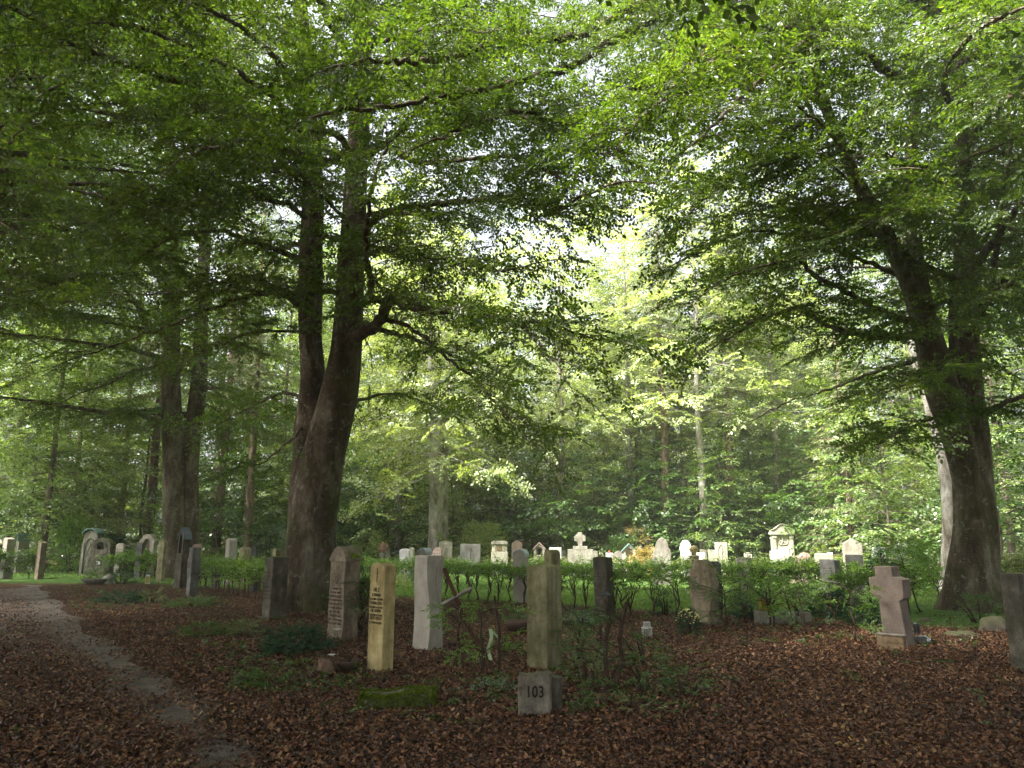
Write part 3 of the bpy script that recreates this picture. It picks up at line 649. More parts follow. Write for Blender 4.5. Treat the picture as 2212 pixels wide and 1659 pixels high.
wood(YB2, 1440, 42, 0.2, 0.9, 'undergrowth beech at the foot of the dark spruce stem')
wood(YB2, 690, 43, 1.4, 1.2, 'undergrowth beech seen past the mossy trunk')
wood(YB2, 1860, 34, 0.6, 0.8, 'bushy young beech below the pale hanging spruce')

wood(ST1, 1517, 38.5, 0.7, 0.98, 'slender pale trunk standing bare between the stepped round stone and the relief stone', tilt=0.02)
wood(ST1, 1690, 39.5, 2.9, 0.95, 'slender trunk right behind the curved pediment of the temple-like monument')
wood(ST1, 1215, 40.5, 4.1, 0.9, 'thin bare trunk behind the low streaky stones')
wood(ST1, 860, 41, 5.3, 0.9, 'thin grey trunk left of the pale forked one')
wood(ST1, 1365, 41, 1.7, 0.92, 'thin trunk rising behind the straw-coloured bush')

for (pr, u, Y, rz, sc, lb) in [(YB1, 975, 40, 1.0, .8, 'young beech right of the pale forked trunk'), (YB2, 840, 40, 2.0, 1.0, 'low fan-branched young beech left of the pale forked trunk'), (YB1, 1115, 41, 3.0, .85, 'young beech behind the pinkish gabled stone'),
    (YB1, 1285, 39.5, 4.0, .7, 'young beech behind the low white block with the red light'), (YB2, 1480, 39, 5.0, 1.0, 'fan-branched young beech behind the bright white scrolled stone'), (YB1, 1560, 38.5, .5, .75, 'young beech between the relief stone and the temple-like monument'),
    (YB1, 1715, 38.5, 1.5, .8, 'bright young beech right behind the temple-like monument'), (YB2, 1800, 37, 2.5, 1.1, 'bright young beech at the foot of the pale hanging spruce'), (YB2, 1210, 39, 3.5, 1.0, 'young beech behind the slab with the wheel cross'), (YB2, 1400, 41, 4.5, 1.1, 'young beech behind the feathery straw bush')]:
    wood(pr, u, Y, rz, sc, lb)

# the sunlit forked trunk standing alone in front of the wood
b = Vector((near_ground(940, 37), 37, 0)); T = Tree(b, 41, 'far'); r = lambda wu: wu / F * 37
Pd = [at(u, v, 37) for u, v in [(938, 1240), (940, 1180), (941, 1120), (942, 1060), (944, 1000), (943, 950), (940, 900), (935, 840), (930, 760), (925, 680), (920, 600), (915, 520), (910, 440)]]; Pd[0].z = -0.2
Pe = [at(u, v, 37.4) for u, v in [(952, 1240), (955, 1150), (954, 1080), (955, 1020), (960, 960), (967, 900), (975, 820), (985, 720), (995, 620), (1000, 520)]]; Pe[0].z = -0.2
T.stem(Pd, [r(x) for x in [18, 16, 15, 14, 13, 12, 11, 10, 9, 8, 6, 4, 2]], 16, 0.3, 0.06, 0.4)
T.stem(Pe, [r(x) for x in [14, 13, 12, 12, 11, 10, 9, 7, 5, 2]], 14, 0.3, 0.06, 0.4)
T.auto(4.2, 17, 34, (5.0, 3.0), curve_at(Pd), (-12, 50), 0.6, (0.9, 2.6), 0.45)
T.auto(5.0, 15, 22, (4.5, 3.0), curve_at(Pe), (-10, 50), 0.6, (0.9, 2.6), 0.45)
T.finish('beech_tree', M['pale_leaf'], M['bark_pale'], 'forked beech with a pale sunlit trunk rising out of the stones in the clearing', GW, twigs=False)

# the pale trunk close behind the three-stemmed beech
b = gnd(2058, 1278); Yp = b.y; T = Tree(b, 43, 'mid'); r = lambda wu: wu / F * Yp
Pd = [at(u, v, Yp) for u, v in [(2060, 1285), (2056, 1230), (2054, 1150), (2050, 1080), (2042, 1010), (2030, 950), (2015, 900), (2005, 860), (1990, 810), (1975, 765), (1968, 700), (1960, 600), (1950, 500), (1935, 380), (1925, 260), (1915, 140), (1910, 20)]]; Pd[0].z = -0.2
T.stem(Pd, [r(x) for x in [22, 18, 16, 15, 15, 14, 13, 12, 11, 10, 10, 9, 8, 7, 6, 4, 2]], 18, 0.5, 0.08, 0.3)
T.auto(8, 19, 22, (5.0, 3.0), curve_at(Pd), (0, 50), 0.6, (0.9, 2.4), 0.4)
T.finish('beech_tree', M['beech_leaf'], M['bark_pale'], 'pale peeling beech trunk leaning left close behind the massive three-stemmed beech', GW)

# beeches added to shade the path and near graves, stems outside the view
T = Tree((0, 0, 0), 61, 'mid')
Pn = [Vector((0, 0, -0.2)), Vector((0.1, 0.1, 4)), Vector((-0.1, 0.2, 9)), Vector((0.1, 0, 15)), Vector((0, 0, 20))]
T.stem(Pn, [0.5, 0.42, 0.36, 0.24, 0.05], 18, 0.5, 0.05, 0.4)
T.auto(8.0, 19.5, 115, (7.5, 3.5), curve_at(Pn), (12, 60), 0.6, (1.0, 2.8), 0.42)
NB = T.finish('beech_tree', M['beech_leaf'], M['bark'], 'x', None, twigs=False)
GN = 'beeches roofing the path beside and behind the viewpoint'
for i, (x, y, rz, sc) in enumerate([(-9, 1.0, 1.2, 1.0), (9, 1.0, 3.9, 1.0), (-4.2, 1.8, 2.2, 1.0), (4.8, 1.2, 5.2, 1.0), (0, -2.5, 3.0, 1.05), (-14, 5.0, 3.0, 1.0), (14.5, 4.0, 1.0, 1.0), (-16, -8, 0.0, 1.0), (-15.5, 9.5, 0.4, 1.0), (-9.5, -4.5, 1.9, 1.05), (0.5, -9, 3.3, 1.0), (9.5, -4.5, 4.4, 1.05), (16.0, 8.0, 5.2, 1.0), (-15.0, 18.8, 0.9, 1.15), (16.2, 19.5, 4.9, 1.1), (-21, 27, 0.4, 1.15), (-24, 18, 0.9, 1.0), (21, 20, 2.4, 1.0), (-17, 1, 2.9, 1.0), (17, -1, 0.2, 1.0)]):
    place(NB, (x, y, 0), rz, sc, 'large beech beside the path with branches reaching into the top of the view', GN)

# deep wood behind, one mass
g = Geo(); gw = Geo(); rd = np.random.default_rng(77)
protoK = []
for sd_, H in ((81, 22), (82, 19)):
    T = Tree((0, 0, 0), sd_, 'vfar')
    P = [Vector((0, 0, -0.2)), Vector((0, 0, H * .5)), Vector((0, 0, H * .97))]
    T.stem(P, [0.26, 0.18, 0.03], 7, 0.2, 0.02, 2.0); T.auto(1.0, H * .97, 56, (4.6, 2.2), curve_at(P), (-8, 55), 0.9, (1.2, 3.0), 0.7, rr=0.03)
    a = Geo(); TT = SPR['vfar']; Pn_ = np.array(T.P); Dn = np.array(T.D); ix = T.rng.integers(0, len(TT), len(Pn_)); Fm = rot_frames(Dn, T.rng.normal(0, .4, len(Pn_)), T.rng); S = T.rng.uniform(.6, 1.1, len(Pn_))
    for k, t in enumerate(TT): put(a, t.V, t.Q, Pn_[ix == k], Fm[ix == k], S[ix == k])
    protoK.append((a.arrays(), T.wood.arrays()))
for row, (Yr, sp) in enumerate(((58, 5.2), (65, 6.0), (74, 7.0))):
    x = -Yr * 0.95
    while x < Yr * 0.95:
        (V, Q, _), (W_, QW, _) = protoK[rd.integers(0, 2)]
        uu = x / Yr * F + 1106
        sc = rd.uniform(0.85, 1.15) * (0.86 if 1230 < uu < 1500 else 1.0)
        a = rd.uniform(0, 6.28); c, s_ = math.cos(a), math.sin(a); Rm = np.array([[c, -s_, 0], [s_, c, 0], [0, 0, 1]]) * sc
        off = np.array([x + rd.normal(0, .8), Yr + rd.normal(0, 2), 0])
        g.add(V @ Rm.T + off, Q); gw.add(W_ @ Rm.T + off, QW)
        x += sp * rd.uniform(.7, 1.3)
fo = g.obj('forest', M['deep_leaf']); tag(fo, kind='stuff')
fw = gw.obj('forest_stems', M['bark_far'], fo, smooth=True)

# ------------------------------------------------------------------ the bright hazy air under the trees
hz = Geo(); a_, b_, z0, z1 = 110.0, 96.0, -1.5, 34.0
vv = [(-a_, -30, z0), (a_, -30, z0), (a_, b_, z0), (-a_, b_, z0), (-a_, -30, z1), (a_, -30, z1), (a_, b_, z1), (-a_, b_, z1)]
hz.add(vv, [(0, 3, 2, 1), (4, 5, 6, 7), (0, 1, 5, 4), (1, 2, 6, 5), (2, 3, 7, 6), (3, 0, 4, 7)])
m, n, o = mat('haze'); pv = n.nodes.new('ShaderNodeVolumePrincipled'); pv.inputs['Color'].default_value = (0.95, 0.97, 0.9, 1)
pv.inputs['Density'].default_value = 0.0012; pv.inputs['Anisotropy'].default_value = 0.3
n.links.new(pv.outputs[0], o.inputs[1]); tag(hz.obj('haze', m), kind='stuff')
# ------------------------------------------------------------------ ground
def path_edge(y):      # right edge of the gravel path, world x as a function of y
    return np.interp(y, [4, 6, 7, 8.5, 11, 14, 18, 24, 30], [-0.7, -1.45, -2.15, -3.15, -5.0, -7.3, -10.0, -14.2, -18.2])
def hgt(x, y):
    x = np.asarray(x, float); y = np.asarray(y, float)
    return 0.025 * np.sin(x * 0.9 + 1) * np.cos(y * 0.7) + 0.012 * np.sin(x * 2.3 + y * 1.7)
xs = np.concatenate([[-900, -300, -120], np.arange(-60, -16, 2.0), np.arange(-16, 16, 0.25), np.arange(16, 61, 2.0), [120, 300, 900]])
ys = np.concatenate([[-900, -200, -60, -20, -5], np.arange(3, 26, 0.25), np.arange(26, 90, 2.0), [120, 300, 900]])
X, Y_ = np.meshgrid(xs, ys); Z = hgt(X, Y_) * (np.abs(X) < 40) * (Y_ > 2) * (Y_ < 60)
gg = Geo(); nx = len(xs); i = np.arange(len(ys) - 1)[:, None] * nx; j = np.arange(nx - 1)[None]
gg.add(np.stack([X, Y_, Z], -1), np.stack([i + j, i + j + 1, i + nx + j + 1, i + nx + j], -1))
m, n, o = mat('forest_soil'); co = coords(n, 'Object')
a = noise(n, 1.3, 8, 0.7, co); b_ = noise(n, 30, 6, 0.75, co); c_ = noise(n, 9, 6, 0.7, co)
soil = ramp(n, c_, [(0.3, (0.03, 0.018, 0.012)), (0.5, (0.075, 0.042, 0.026)), (0.7, (0.14, 0.075, 0.045))])
soil = mixc(n, soil, ramp(n, b_, [(0.35, (0.35, 0.35, 0.35)), (0.65, (1.5, 1.4, 1.3))]), 0.8, 'MULTIPLY')
moss = ramp(n, a, [(0.55, (0, 0, 0)), (0.68, (1, 1, 1))])
soil = mixc(n, soil, (0.035, 0.06, 0.014), mathn(n, 'MULTIPLY', moss, 0.55))
# lawn strips and open grass beyond the near graves
sep = n.nodes.new('ShaderNodeSeparateXYZ'); n.links.new(co, sep.inputs[0])
yy = mathn(n, 'ADD', sep.outputs[1], mathn(n, 'MULTIPLY', mathn(n, 'SUBTRACT', c_, 0.5), 4.0))
# near limit of the grass: oblique line following the hedges
line = mathn(n, 'ADD', yy, mathn(n, 'MULTIPLY', sep.outputs[0], 0.62))
lim = ramp(n, mathn(n, 'DIVIDE', line, 40.0), [(0.475, (0, 0, 0)), (0.51, (1, 1, 1))])
lim = mathn(n, 'MAXIMUM', lim, ramp(n, mathn(n, 'DIVIDE', yy, 40.0), [(0.69, (0, 0, 0)), (0.72, (1, 1, 1))]))
lim2 = ramp(n, mathn(n, 'DIVIDE', yy, 60.0), [(0.68, (1, 1, 1)), (0.75, (0.0, 0.0, 0.0))])
gcol = ramp(n, noise(n, 3, 6, 0.7, co), [(0.35, (0.05, 0.11, 0.022)), (0.55, (0.10, 0.19, 0.04)), (0.7, (0.17, 0.25, 0.07))])
col = mixc(n, soil, gcol, mathn(n, 'MULTIPLY', lim, lim2))
hh = mathn(n, 'ADD', b_, mathn(n, 'MULTIPLY', c_, 1.5)); principled(n, o, col, 0.95, bump(n, hh, 1.0, 0.05), 0.1); M['soil'] = m
tag(gg.obj('ground', M['soil'], smooth=True), kind='structure')
# path sheet
pg = Geo(); ysp = np.arange(3.0, 27.1, 0.25); cols = np.linspace(0, 1, 30); V = []
for y in ysp:
    e = float(path_edge(y)); wob = 0.12 * math.sin(y * 1.7) + 0.06 * math.sin(y * 4.1)
    for t in cols:
        x = e + wob - 0.3 - t * (7.0 + y * 0.1); V.append((x, y, float(hgt(x, y)) + 0.006))
k = len(cols); i = np.arange(len(ysp) - 1)[:, None] * k; j = np.arange(k - 1)[None]
pg.add(V, np.stack([i + j + 1, i + j, i + k + j, i + k + j + 1], -1))
m, n, o = mat('gravel'); co = coords(n, 'Object'); gr = noise(n, 55, 5, 0.75, co); gr2 = noise(n, 2.2, 6, 0.65, co)
vr = n.nodes.new('ShaderNodeTexVoronoi'); vr.inputs['Scale'].default_value = 55; n.links.new(co, vr.inputs[0])
col = ramp(n, gr2, [(0.3, (0.07, 0.055, 0.046)), (0.55, (0.14, 0.115, 0.098)), (0.75, (0.21, 0.18, 0.155))])
col = mixc(n, col, ramp(n, gr, [(0.3, (0.4, 0.4, 0.4)), (0.7, (1.5, 1.45, 1.4))]), 0.75, 'MULTIPLY')
principled(n, o, col, 0.9, bump(n, mathn(n, 'ADD', vr.outputs[0], gr), 0.8, 0.015), 0.2); M['gravel'] = m
tag(pg.obj('path', M['gravel'], smooth=True), kind='structure')

# ------------------------------------------------------------------ fallen leaves
def leaf_litter_mat():
    m, n, o = mat('fallen_leaf'); gi = n.nodes.new('ShaderNodeNewGeometry'); rnd = gi.outputs['Random Per Island']
    dr = noise(n, 0.5, 3, 0.5, coords(n, 'Object'))
    f = mathn(n, 'ADD', mathn(n, 'MULTIPLY', rnd, 0.9), mathn(n, 'MULTIPLY', mathn(n, 'SUBTRACT', dr, 0.45), 0.4), True)
    c = ramp(n, f, [(0, (0.025, 0.013, 0.009)), (0.3, (0.055, 0.026, 0.016)), (0.52, (0.125, 0.054, 0.028)), (0.74, (0.20, 0.088, 0.041)), (0.88, (0.26, 0.135, 0.065)), (0.955, (0.34, 0.21, 0.10)), (1.0, (0.5, 0.36, 0.06))])
    d = n.nodes.new('ShaderNodeBsdfPrincipled'); n.links.new(c, d.inputs['Base Color']); d.inputs['Roughness'].default_value = 0.5
    d.inputs['Specular IOR Level'].default_value = 0.35
    n.links.new(d.outputs[0], o.inputs[0]); return m
M['litter'] = leaf_litter_mat()
rl = np.random.default_rng(5)
def litter(N, ymin, ymax, size):
    # density falls with distance so that leaves stay resolvable
    u = rl.random(N); y = 1 / (1 / ymin + u * (1 / ymax - 1 / ymin)); x = rl.uniform(-1, 1, N) * (0.74 * y + 0.6)
    e = path_edge(y); dens = np.ones(N)
    dpt = e - x                                   # distance into the path
    ln = np.sin(x * 1.3 + y * 0.9) * 0.5 + np.sin(x * 3.1 - y * 2.3) * 0.3
    dens = np.where(dpt > 0, 0.5 + 0.3 * ln - 0.5 * np.exp(-((dpt - 0.7) / 0.42) ** 2), 0.80 + 0.3 * np.sin(x * 1.9 - y * 0.8) * np.sin(y * 1.3 + x * 0.4))
    dens *= np.where((y + 0.62 * x) > 19.3, 0.10, 1.0) * np.where(y > 27.5, .1, 1)
    keep = rl.random(N) < dens; x, y = x[keep], y[keep]; n_ = len(x)
    base = np.stack([x, y, hgt(x, y) + 0.008 + rl.random(n_) ** 2 * 0.035], 1)
    an = rl.uniform(0, 6.28, n_); el = rl.normal(0.12, 0.32, n_)
    ax = np.stack([np.cos(an) * np.cos(el), np.sin(an) * np.cos(el), np.sin(el)], 1)
    nr = np.stack([rl.normal(0, .38, n_), rl.normal(0, .38, n_), np.ones(n_)], 1)
    v, q = leaf_verts(base, ax, nr, size * rl.uniform(0.45, 1.45, n_), 0.62, 0.0, True)
    cur = rl.uniform(-0.5, 1.1, n_)[:, None] * size * 0.35
    up = nrm(nr); v[:, 1] += up * cur; v[:, 5] += up * cur; v[:, 2] += up * cur * 1.1; v[:, 4] += up * cur * 1.1
    g = Geo(); g.add(v.reshape(-1, 3), (np.arange(n_)[:, None, None] * 6 + q[None]).reshape(-1, 4)); return g
o_ = litter(620000, 4.8, 26, 0.038).obj('fallen_leaves', M['litter']); tag(o_, kind='stuff')
# ------------------------------------------------------------------ stone kit
import bmesh
from mathutils import Matrix, noise as mnoise
def stone_mat(name, c0, c1, c2, moss=0.25, mosscol=(0.075, 0.085, 0.03), speck=0.0, speckcol=(0.05, 0.03, 0.03), stain=0.5, rough=0.85, spec=0.2, bmp=0.5, sc=1.0, lich=0.3):
    m, n, o = mat(name); co = coords(n, 'Object'); cv = coords(n, 'Object', (1, 1, 0.22))
    oi = n.nodes.new('ShaderNodeObjectInfo'); off = n.nodes.new('ShaderNodeVectorMath'); off.operation = 'ADD'
    cb = n.nodes.new('ShaderNodeCombineXYZ'); r30 = mathn(n, 'MULTIPLY', oi.outputs['Random'], 37.0); n.links.new(r30, cb.inputs[0]); n.links.new(r30, cb.inputs[1])
    def sh(v):
        a = n.nodes.new('ShaderNodeVectorMath'); a.operation = 'ADD'; n.links.new(v, a.inputs[0]); n.links.new(cb.outputs[0], a.inputs[1]); return a.outputs[0]
    co = sh(co); cv = sh(cv)
    col = ramp(n, noise(n, 3.5 * sc, 8, 0.7, co), [(0.33, c0), (0.5, c1), (0.67, c2)])
    st = noise(n, 9 * sc, 6, 0.65, cv)
    col = mixc(n, col, ramp(n, st, [(0.35, (0.42, 0.38, 0.32)), (0.58, (1.08, 1.08, 1.08))]), stain, 'MULTIPLY')
    fine = noise(n, 90 * sc, 4, 0.7, co)
    col = mixc(n, col, ramp(n, fine, [(0.3, (0.7, 0.7, 0.7)), (0.7, (1.2, 1.2, 1.2))]), 0.5, 'MULTIPLY')
    if lich: col = mixc(n, col, (0.05, 0.045, 0.035), mathn(n, 'MULTIPLY', ramp(n, noise(n, 11, 9, 0.8, co, 0.8), [(0.56, (0, 0, 0)), (0.63, (1, 1, 1))]), lich))
    if speck:
        v = n.nodes.new('ShaderNodeTexVoronoi'); v.inputs['Scale'].default_value = 70; n.links.new(co, v.inputs[0])
        col = mixc(n, col, speckcol, mathn(n, 'MULTIPLY', ramp(n, v.outputs[0], [(0.22, (1, 1, 1)), (0.34, (0, 0, 0))]), speck))
    if moss:
        ge = n.nodes.new('ShaderNodeNewGeometry'); sp = n.nodes.new('ShaderNodeSeparateXYZ'); n.links.new(ge.outputs['Normal'], sp.inputs[0])
        up = mathn(n, 'MULTIPLY', mathn(n, 'MAXIMUM', sp.outputs[2], 0.0), 0.45)
        k = ramp(n, mathn(n, 'ADD', noise(n, 4, 7, 0.7, co), up), [(0.52, (0, 0, 0)), (0.72, (1, 1, 1))])
        col = mixc(n, col, mosscol, mathn(n, 'MULTIPLY', k, moss))
    hh = mathn(n, 'ADD', mathn(n, 'MULTIPLY', fine, 0.6), mathn(n, 'ADD', st, noise(n, 25, 6, 0.7, co)))
    principled(n, o, col, rough, bump(n, hh, bmp, 0.012), spec); return m
SM = {
    'ochre': stone_mat('ochre_limestone', (0.30, 0.22, 0.09), (0.44, 0.35, 0.16), (0.56, 0.46, 0.24), 0.35, (0.14, 0.13, 0.05), stain=0.6, lich=0.3),
    'grey': stone_mat('grey_limestone', (0.32, 0.285, 0.235), (0.39, 0.355, 0.295), (0.45, 0.415, 0.35), 0.05, stain=0.2, lich=0.0, bmp=0.25),
    'brown': stone_mat('brown_sandstone', (0.13, 0.10, 0.07), (0.22, 0.17, 0.125), (0.32, 0.26, 0.20), 0.5, stain=0.75, lich=0.5, bmp=0.9),
    'green': stone_mat('green_stained_limestone', (0.14, 0.13, 0.06), (0.24, 0.22, 0.12), (0.33, 0.30, 0.19), 0.55, (0.10, 0.11, 0.03), stain=0.7, lich=0.35, bmp=0.8),
    'dark': stone_mat('dark_weathered_stone', (0.05, 0.045, 0.035), (0.10, 0.088, 0.068), (0.19, 0.17, 0.13), 0.5, stain=0.7, lich=0.4, bmp=0.8),
    'pink': stone_mat('pink_granite', (0.15, 0.118, 0.098), (0.19, 0.15, 0.125), (0.24, 0.19, 0.16), 0.15, speck=0.6, stain=0.2, lich=0.0, bmp=0.5),
    'granite': stone_mat('grey_granite', (0.11, 0.105, 0.10), (0.17, 0.165, 0.155), (0.24, 0.235, 0.22), 0.25, speck=0.4, speckcol=(0.03, 0.03, 0.03), stain=0.4, bmp=1.0),
    'black': stone_mat('polished_dark_granite', (0.02, 0.02, 0.022), (0.035, 0.035, 0.04), (0.055, 0.055, 0.06), 0.0, stain=0.1, rough=0.25, spec=0.5, bmp=0.03, lich=0.0),
    'white': stone_mat('white_marble', (0.40, 0.39, 0.37), (0.52, 0.51, 0.49), (0.62, 0.61, 0.59), 0.05, stain=0.25, lich=0.05, bmp=0.2),
    'cream': stone_mat('cream_limestone', (0.30, 0.27, 0.21), (0.40, 0.37, 0.30), (0.50, 0.47, 0.39), 0.25, (0.25, 0.24, 0.12), stain=0.35, lich=0.12, bmp=0.4),
    'pale': stone_mat('pale_weathered_stone', (0.17, 0.155, 0.13), (0.27, 0.25, 0.21), (0.38, 0.36, 0.31), 0.3, stain=0.5, lich=0.3, bmp=0.5),
    'rose': stone_mat('reddish_stone', (0.30, 0.20, 0.17), (0.38, 0.27, 0.23), (0.45, 0.33, 0.29), 0.1, stain=0.25, lich=0.05, bmp=0.3),
    'rococo': stone_mat('mossy_sandstone', (0.20, 0.16, 0.10), (0.29, 0.24, 0.16), (0.38, 0.33, 0.24), 0.5, (0.08, 0.075, 0.03), stain=0.5, lich=0.35, bmp=0.9),
    'marker': stone_mat('old_marker_concrete', (0.12, 0.105, 0.08), (0.24, 0.21, 0.165), (0.38, 0.34, 0.27), 0.5, (0.055, 0.055, 0.02), stain=0.7, lich=0.55, bmp=1.0),
    'cut': stone_mat('rough_cut_yellow_stone', (0.22, 0.19, 0.10), (0.33, 0.30, 0.17), (0.44, 0.40, 0.25), 0.3, stain=0.6, lich=0.35, bmp=1.0),
}
def plain(name, col, rough=0.6, spec=0.4, metal=0.0, var=0.25):
    m, n, o = mat(name); c = mixc(n, col, ramp(n, noise(n, 12, 4, 0.6, coords(n)), [(0.3, (1 - var,) * 3), (0.7, (1 + var,) * 3)]), 1.0, 'MULTIPLY')
    principled(n, o, c, rough, None, spec, metal); return m
M['cut_letter'] = plain('engraved_letter', (0.075, 0.055, 0.03), 0.9, 0.1)  # engraved strokes lie flat, the shade of the cut is in this colour
M['dark_letter'] = plain('dark_number', (0.03, 0.024, 0.016), 0.95, 0.05)  # near black stands in for the shade inside the cut digits
M['soft_letter'] = plain('worn_letter', (0.11, 0.085, 0.06), 0.9, 0.1)  # lighter brown for worn strokes, their groove shade given as colour
M['slate'] = plain('slate', (0.055, 0.07, 0.09), 0.6, 0.4)
M['copper'] = plain('green_copper', (0.12, 0.2, 0.17), 0.6, 0.4)
M['lead'] = plain('pale_metal_sheet', (0.38, 0.43, 0.46), 0.45, 0.5)
M['iron'] = plain('wrought_iron', (0.015, 0.015, 0.016), 0.5, 0.4)
M['rust'] = plain('rusty_steel', (0.075, 0.035, 0.024), 0.9, 0.2)
M['white_paint'] = plain('white_lacquer', (0.45, 0.45, 0.42), 0.5, 0.4)
M['wood'] = plain('weathered_board', (0.17, 0.12, 0.07), 0.85, 0.2, 0, 0.4)
M['wood_grey'] = plain('grey_board', (0.2, 0.18, 0.15), 0.85, 0.2, 0, 0.4)
M['red'] = plain('red_glass', (0.4, 0.02, 0.015), 0.3, 0.5)
M['amber'] = plain('amber_glass', (0.35, 0.27, 0.03), 0.3, 0.5)
M['brass'] = plain('dull_bronze', (0.14, 0.10, 0.05), 0.5, 0.5)
M['wicker'] = plain('wicker', (0.2, 0.13, 0.09), 0.9, 0.2, 0, 0.5)
M['clay'] = plain('dark_clay', (0.07, 0.045, 0.035), 0.9, 0.2)
M['petal_white'] = plain('white_petal', (0.75, 0.74, 0.66), 0.6, 0.2)
M['petal_pink'] = plain('pink_petal', (0.6, 0.12, 0.2), 0.6, 0.2)
M['petal_yellow'] = plain('yellow_petal', (0.7, 0.62, 0.25), 0.6, 0.2)
M['petal_dry'] = plain('dry_pink_petal', (0.45, 0.28, 0.2), 0.7, 0.2)
M['paper'] = plain('white_paper', (0.7, 0.7, 0.68), 0.7, 0.2, 0, 0.05)
M['moss'] = plain('moss', (0.10, 0.135, 0.016), 0.95, 0.05, 0, 0.5)
M['ribbon'] = plain('pale_green_ribbon', (0.42, 0.52, 0.3), 0.6, 0.3)

def bm_obj(bm, name, m, parent=None, smooth=False):
    me = bpy.data.meshes.new(name); bm.normal_update(); bm.to_mesh(me); bm.free()
    for x in (m if isinstance(m, (list, tuple)) else [m]): me.materials.append(x)
    if smooth: me.polygons.foreach_set('use_smooth', [True] * len(me.polygons))
    o = bpy.data.objects.new(name, me); COL.objects.link(o)
    if parent is not None: o.parent = parent
    return o
def prism_bm(pts, y0, y1, bev=0.006, bm=None):
    """outline (x,z) extruded from y0 to y1"""
    own = bmesh.new(); vs = [own.verts.new((x, y0, z)) for x, z in pts]; f = own.faces.new(vs)
    r = bmesh.ops.extrude_face_region(own, geom=[f]); nv = [e for e in r['geom'] if isinstance(e, bmesh.types.BMVert)]
    bmesh.ops.translate(own, verts=nv, vec=(0, y1 - y0, 0)); bmesh.ops.recalc_face_normals(own, faces=own.faces)
    if bev:
        ed = [e for e in own.edges if e.calc_face_angle(0) > 0.6]
        bmesh.ops.bevel(own, geom=ed, offset=bev, segments=2, profile=0.5, affect='EDGES', clamp_overlap=True)
    if bm is None: return own
    me = bpy.data.meshes.new('tmp'); own.to_mesh(me); own.free(); bm.from_mesh(me); bpy.data.meshes.remove(me); return bm
def prism(pts, y0, y1, name, m, parent=None, bev=0.006, smooth=False):
    return bm_obj(prism_bm(pts, y0, y1, bev), name, m, parent, smooth)
def box(x0, x1, y0, y1, z0, z1, name, m, parent=None, bev=0.004):
    return prism([(x0, z0), (x1, z0), (x1, z1), (x0, z1)], y0, y1, name, m, parent, bev)
def arc(cx, cz, r, a0, a1, n=12, rz=None):
    return [(cx + r * math.cos(R(a0 + (a1 - a0) * i / n)), cz + (rz or r) * math.sin(R(a0 + (a1 - a0) * i / n))) for i in range(n + 1)]
def outline(kind, W, H):
    h = W / 2
    if kind == 'rect': return [(-h, 0), (h, 0), (h, H), (-h, H)]
    if kind == 'round': return [(-h, 0), (h, 0)] + arc(0, H - h, h, 0, 180, 16)
    if kind == 'arc': return [(-h, 0), (h, 0), (h, H * 0.93)] + arc(0, H * 0.93, h, 12, 168, 12, H * 0.07) + [(-h, H * 0.93)]
    if kind == 'gable': return [(-h, 0), (h, 0), (h, H - W * 0.28), (0, H), (-h, H - W * 0.28)]
    if kind == 'lowgable': return [(-h, 0), (h, 0), (h, H - W * 0.12), (0, H), (-h, H - W * 0.12)]
    if kind == 'slant': return [(-h, 0), (h, 0), (h, H * 0.96), (-h * 0.5, H), (-h, H * 0.97)]
    if kind == 'taper': return [(-h * 1.05, 0), (h * 1.05, 0), (h * 0.9, H), (-h * 0.9, H)]
    if kind == 'wave': return [(-h, 0), (h, 0), (h, H * 0.88)] + [(h * math.cos(R(a)) , H * (0.93 + 0.07 * math.sin(R(a * 2 - 60)))) for a in range(10, 175, 12)] + [(-h, H * 0.93)]
    if kind == 'baroque': return [(-h, 0), (h, 0), (h, H * 0.60), (h * 1.06, H * 0.62), (h * 1.06, H * 0.66), (h * 0.98, H * 0.74), (h * 0.80, H * 0.79), (h * 0.76, H * 0.85), (h * 0.60, H * 0.93), (h * 0.3, H * 0.985), (0, H), (-h * 0.3, H * 0.985), (-h * 0.60, H * 0.93), (-h * 0.76, H * 0.85), (-h * 0.80, H * 0.79), (-h * 0.98, H * 0.74), (-h * 1.06, H * 0.66), (-h * 1.06, H * 0.62), (-h, H * 0.60)]
    if kind == 'scroll': return [(-h * .85, 0), (h * .85, 0), (h * .85, H * 0.42), (h * .95, H * 0.45), (h * .95, H * 0.72), (h * 1.1, H * .74), (h * 1.1, H * .80)] + arc(0, H * 0.80, h * 0.95, 5, 175, 12, H * 0.20) + [(-h * 1.1, H * .80), (-h * 1.1, H * .74), (-h * .95, H * 0.72), (-h * .95, H * 0.45), (-h * .85, H * 0.42)]
    if kind == 'fan': return [(-h * .8, 0), (h * .8, 0), (h * .8, H * .3), (h * .92, H * .32), (h * 1.0, H * .95)] + arc(0, H * .95, h, 8, 172, 10, H * .05) + [(-h, H * .95), (-h * .92, H * .32), (-h * .8, H * .3)]
    raise KeyError(kind)

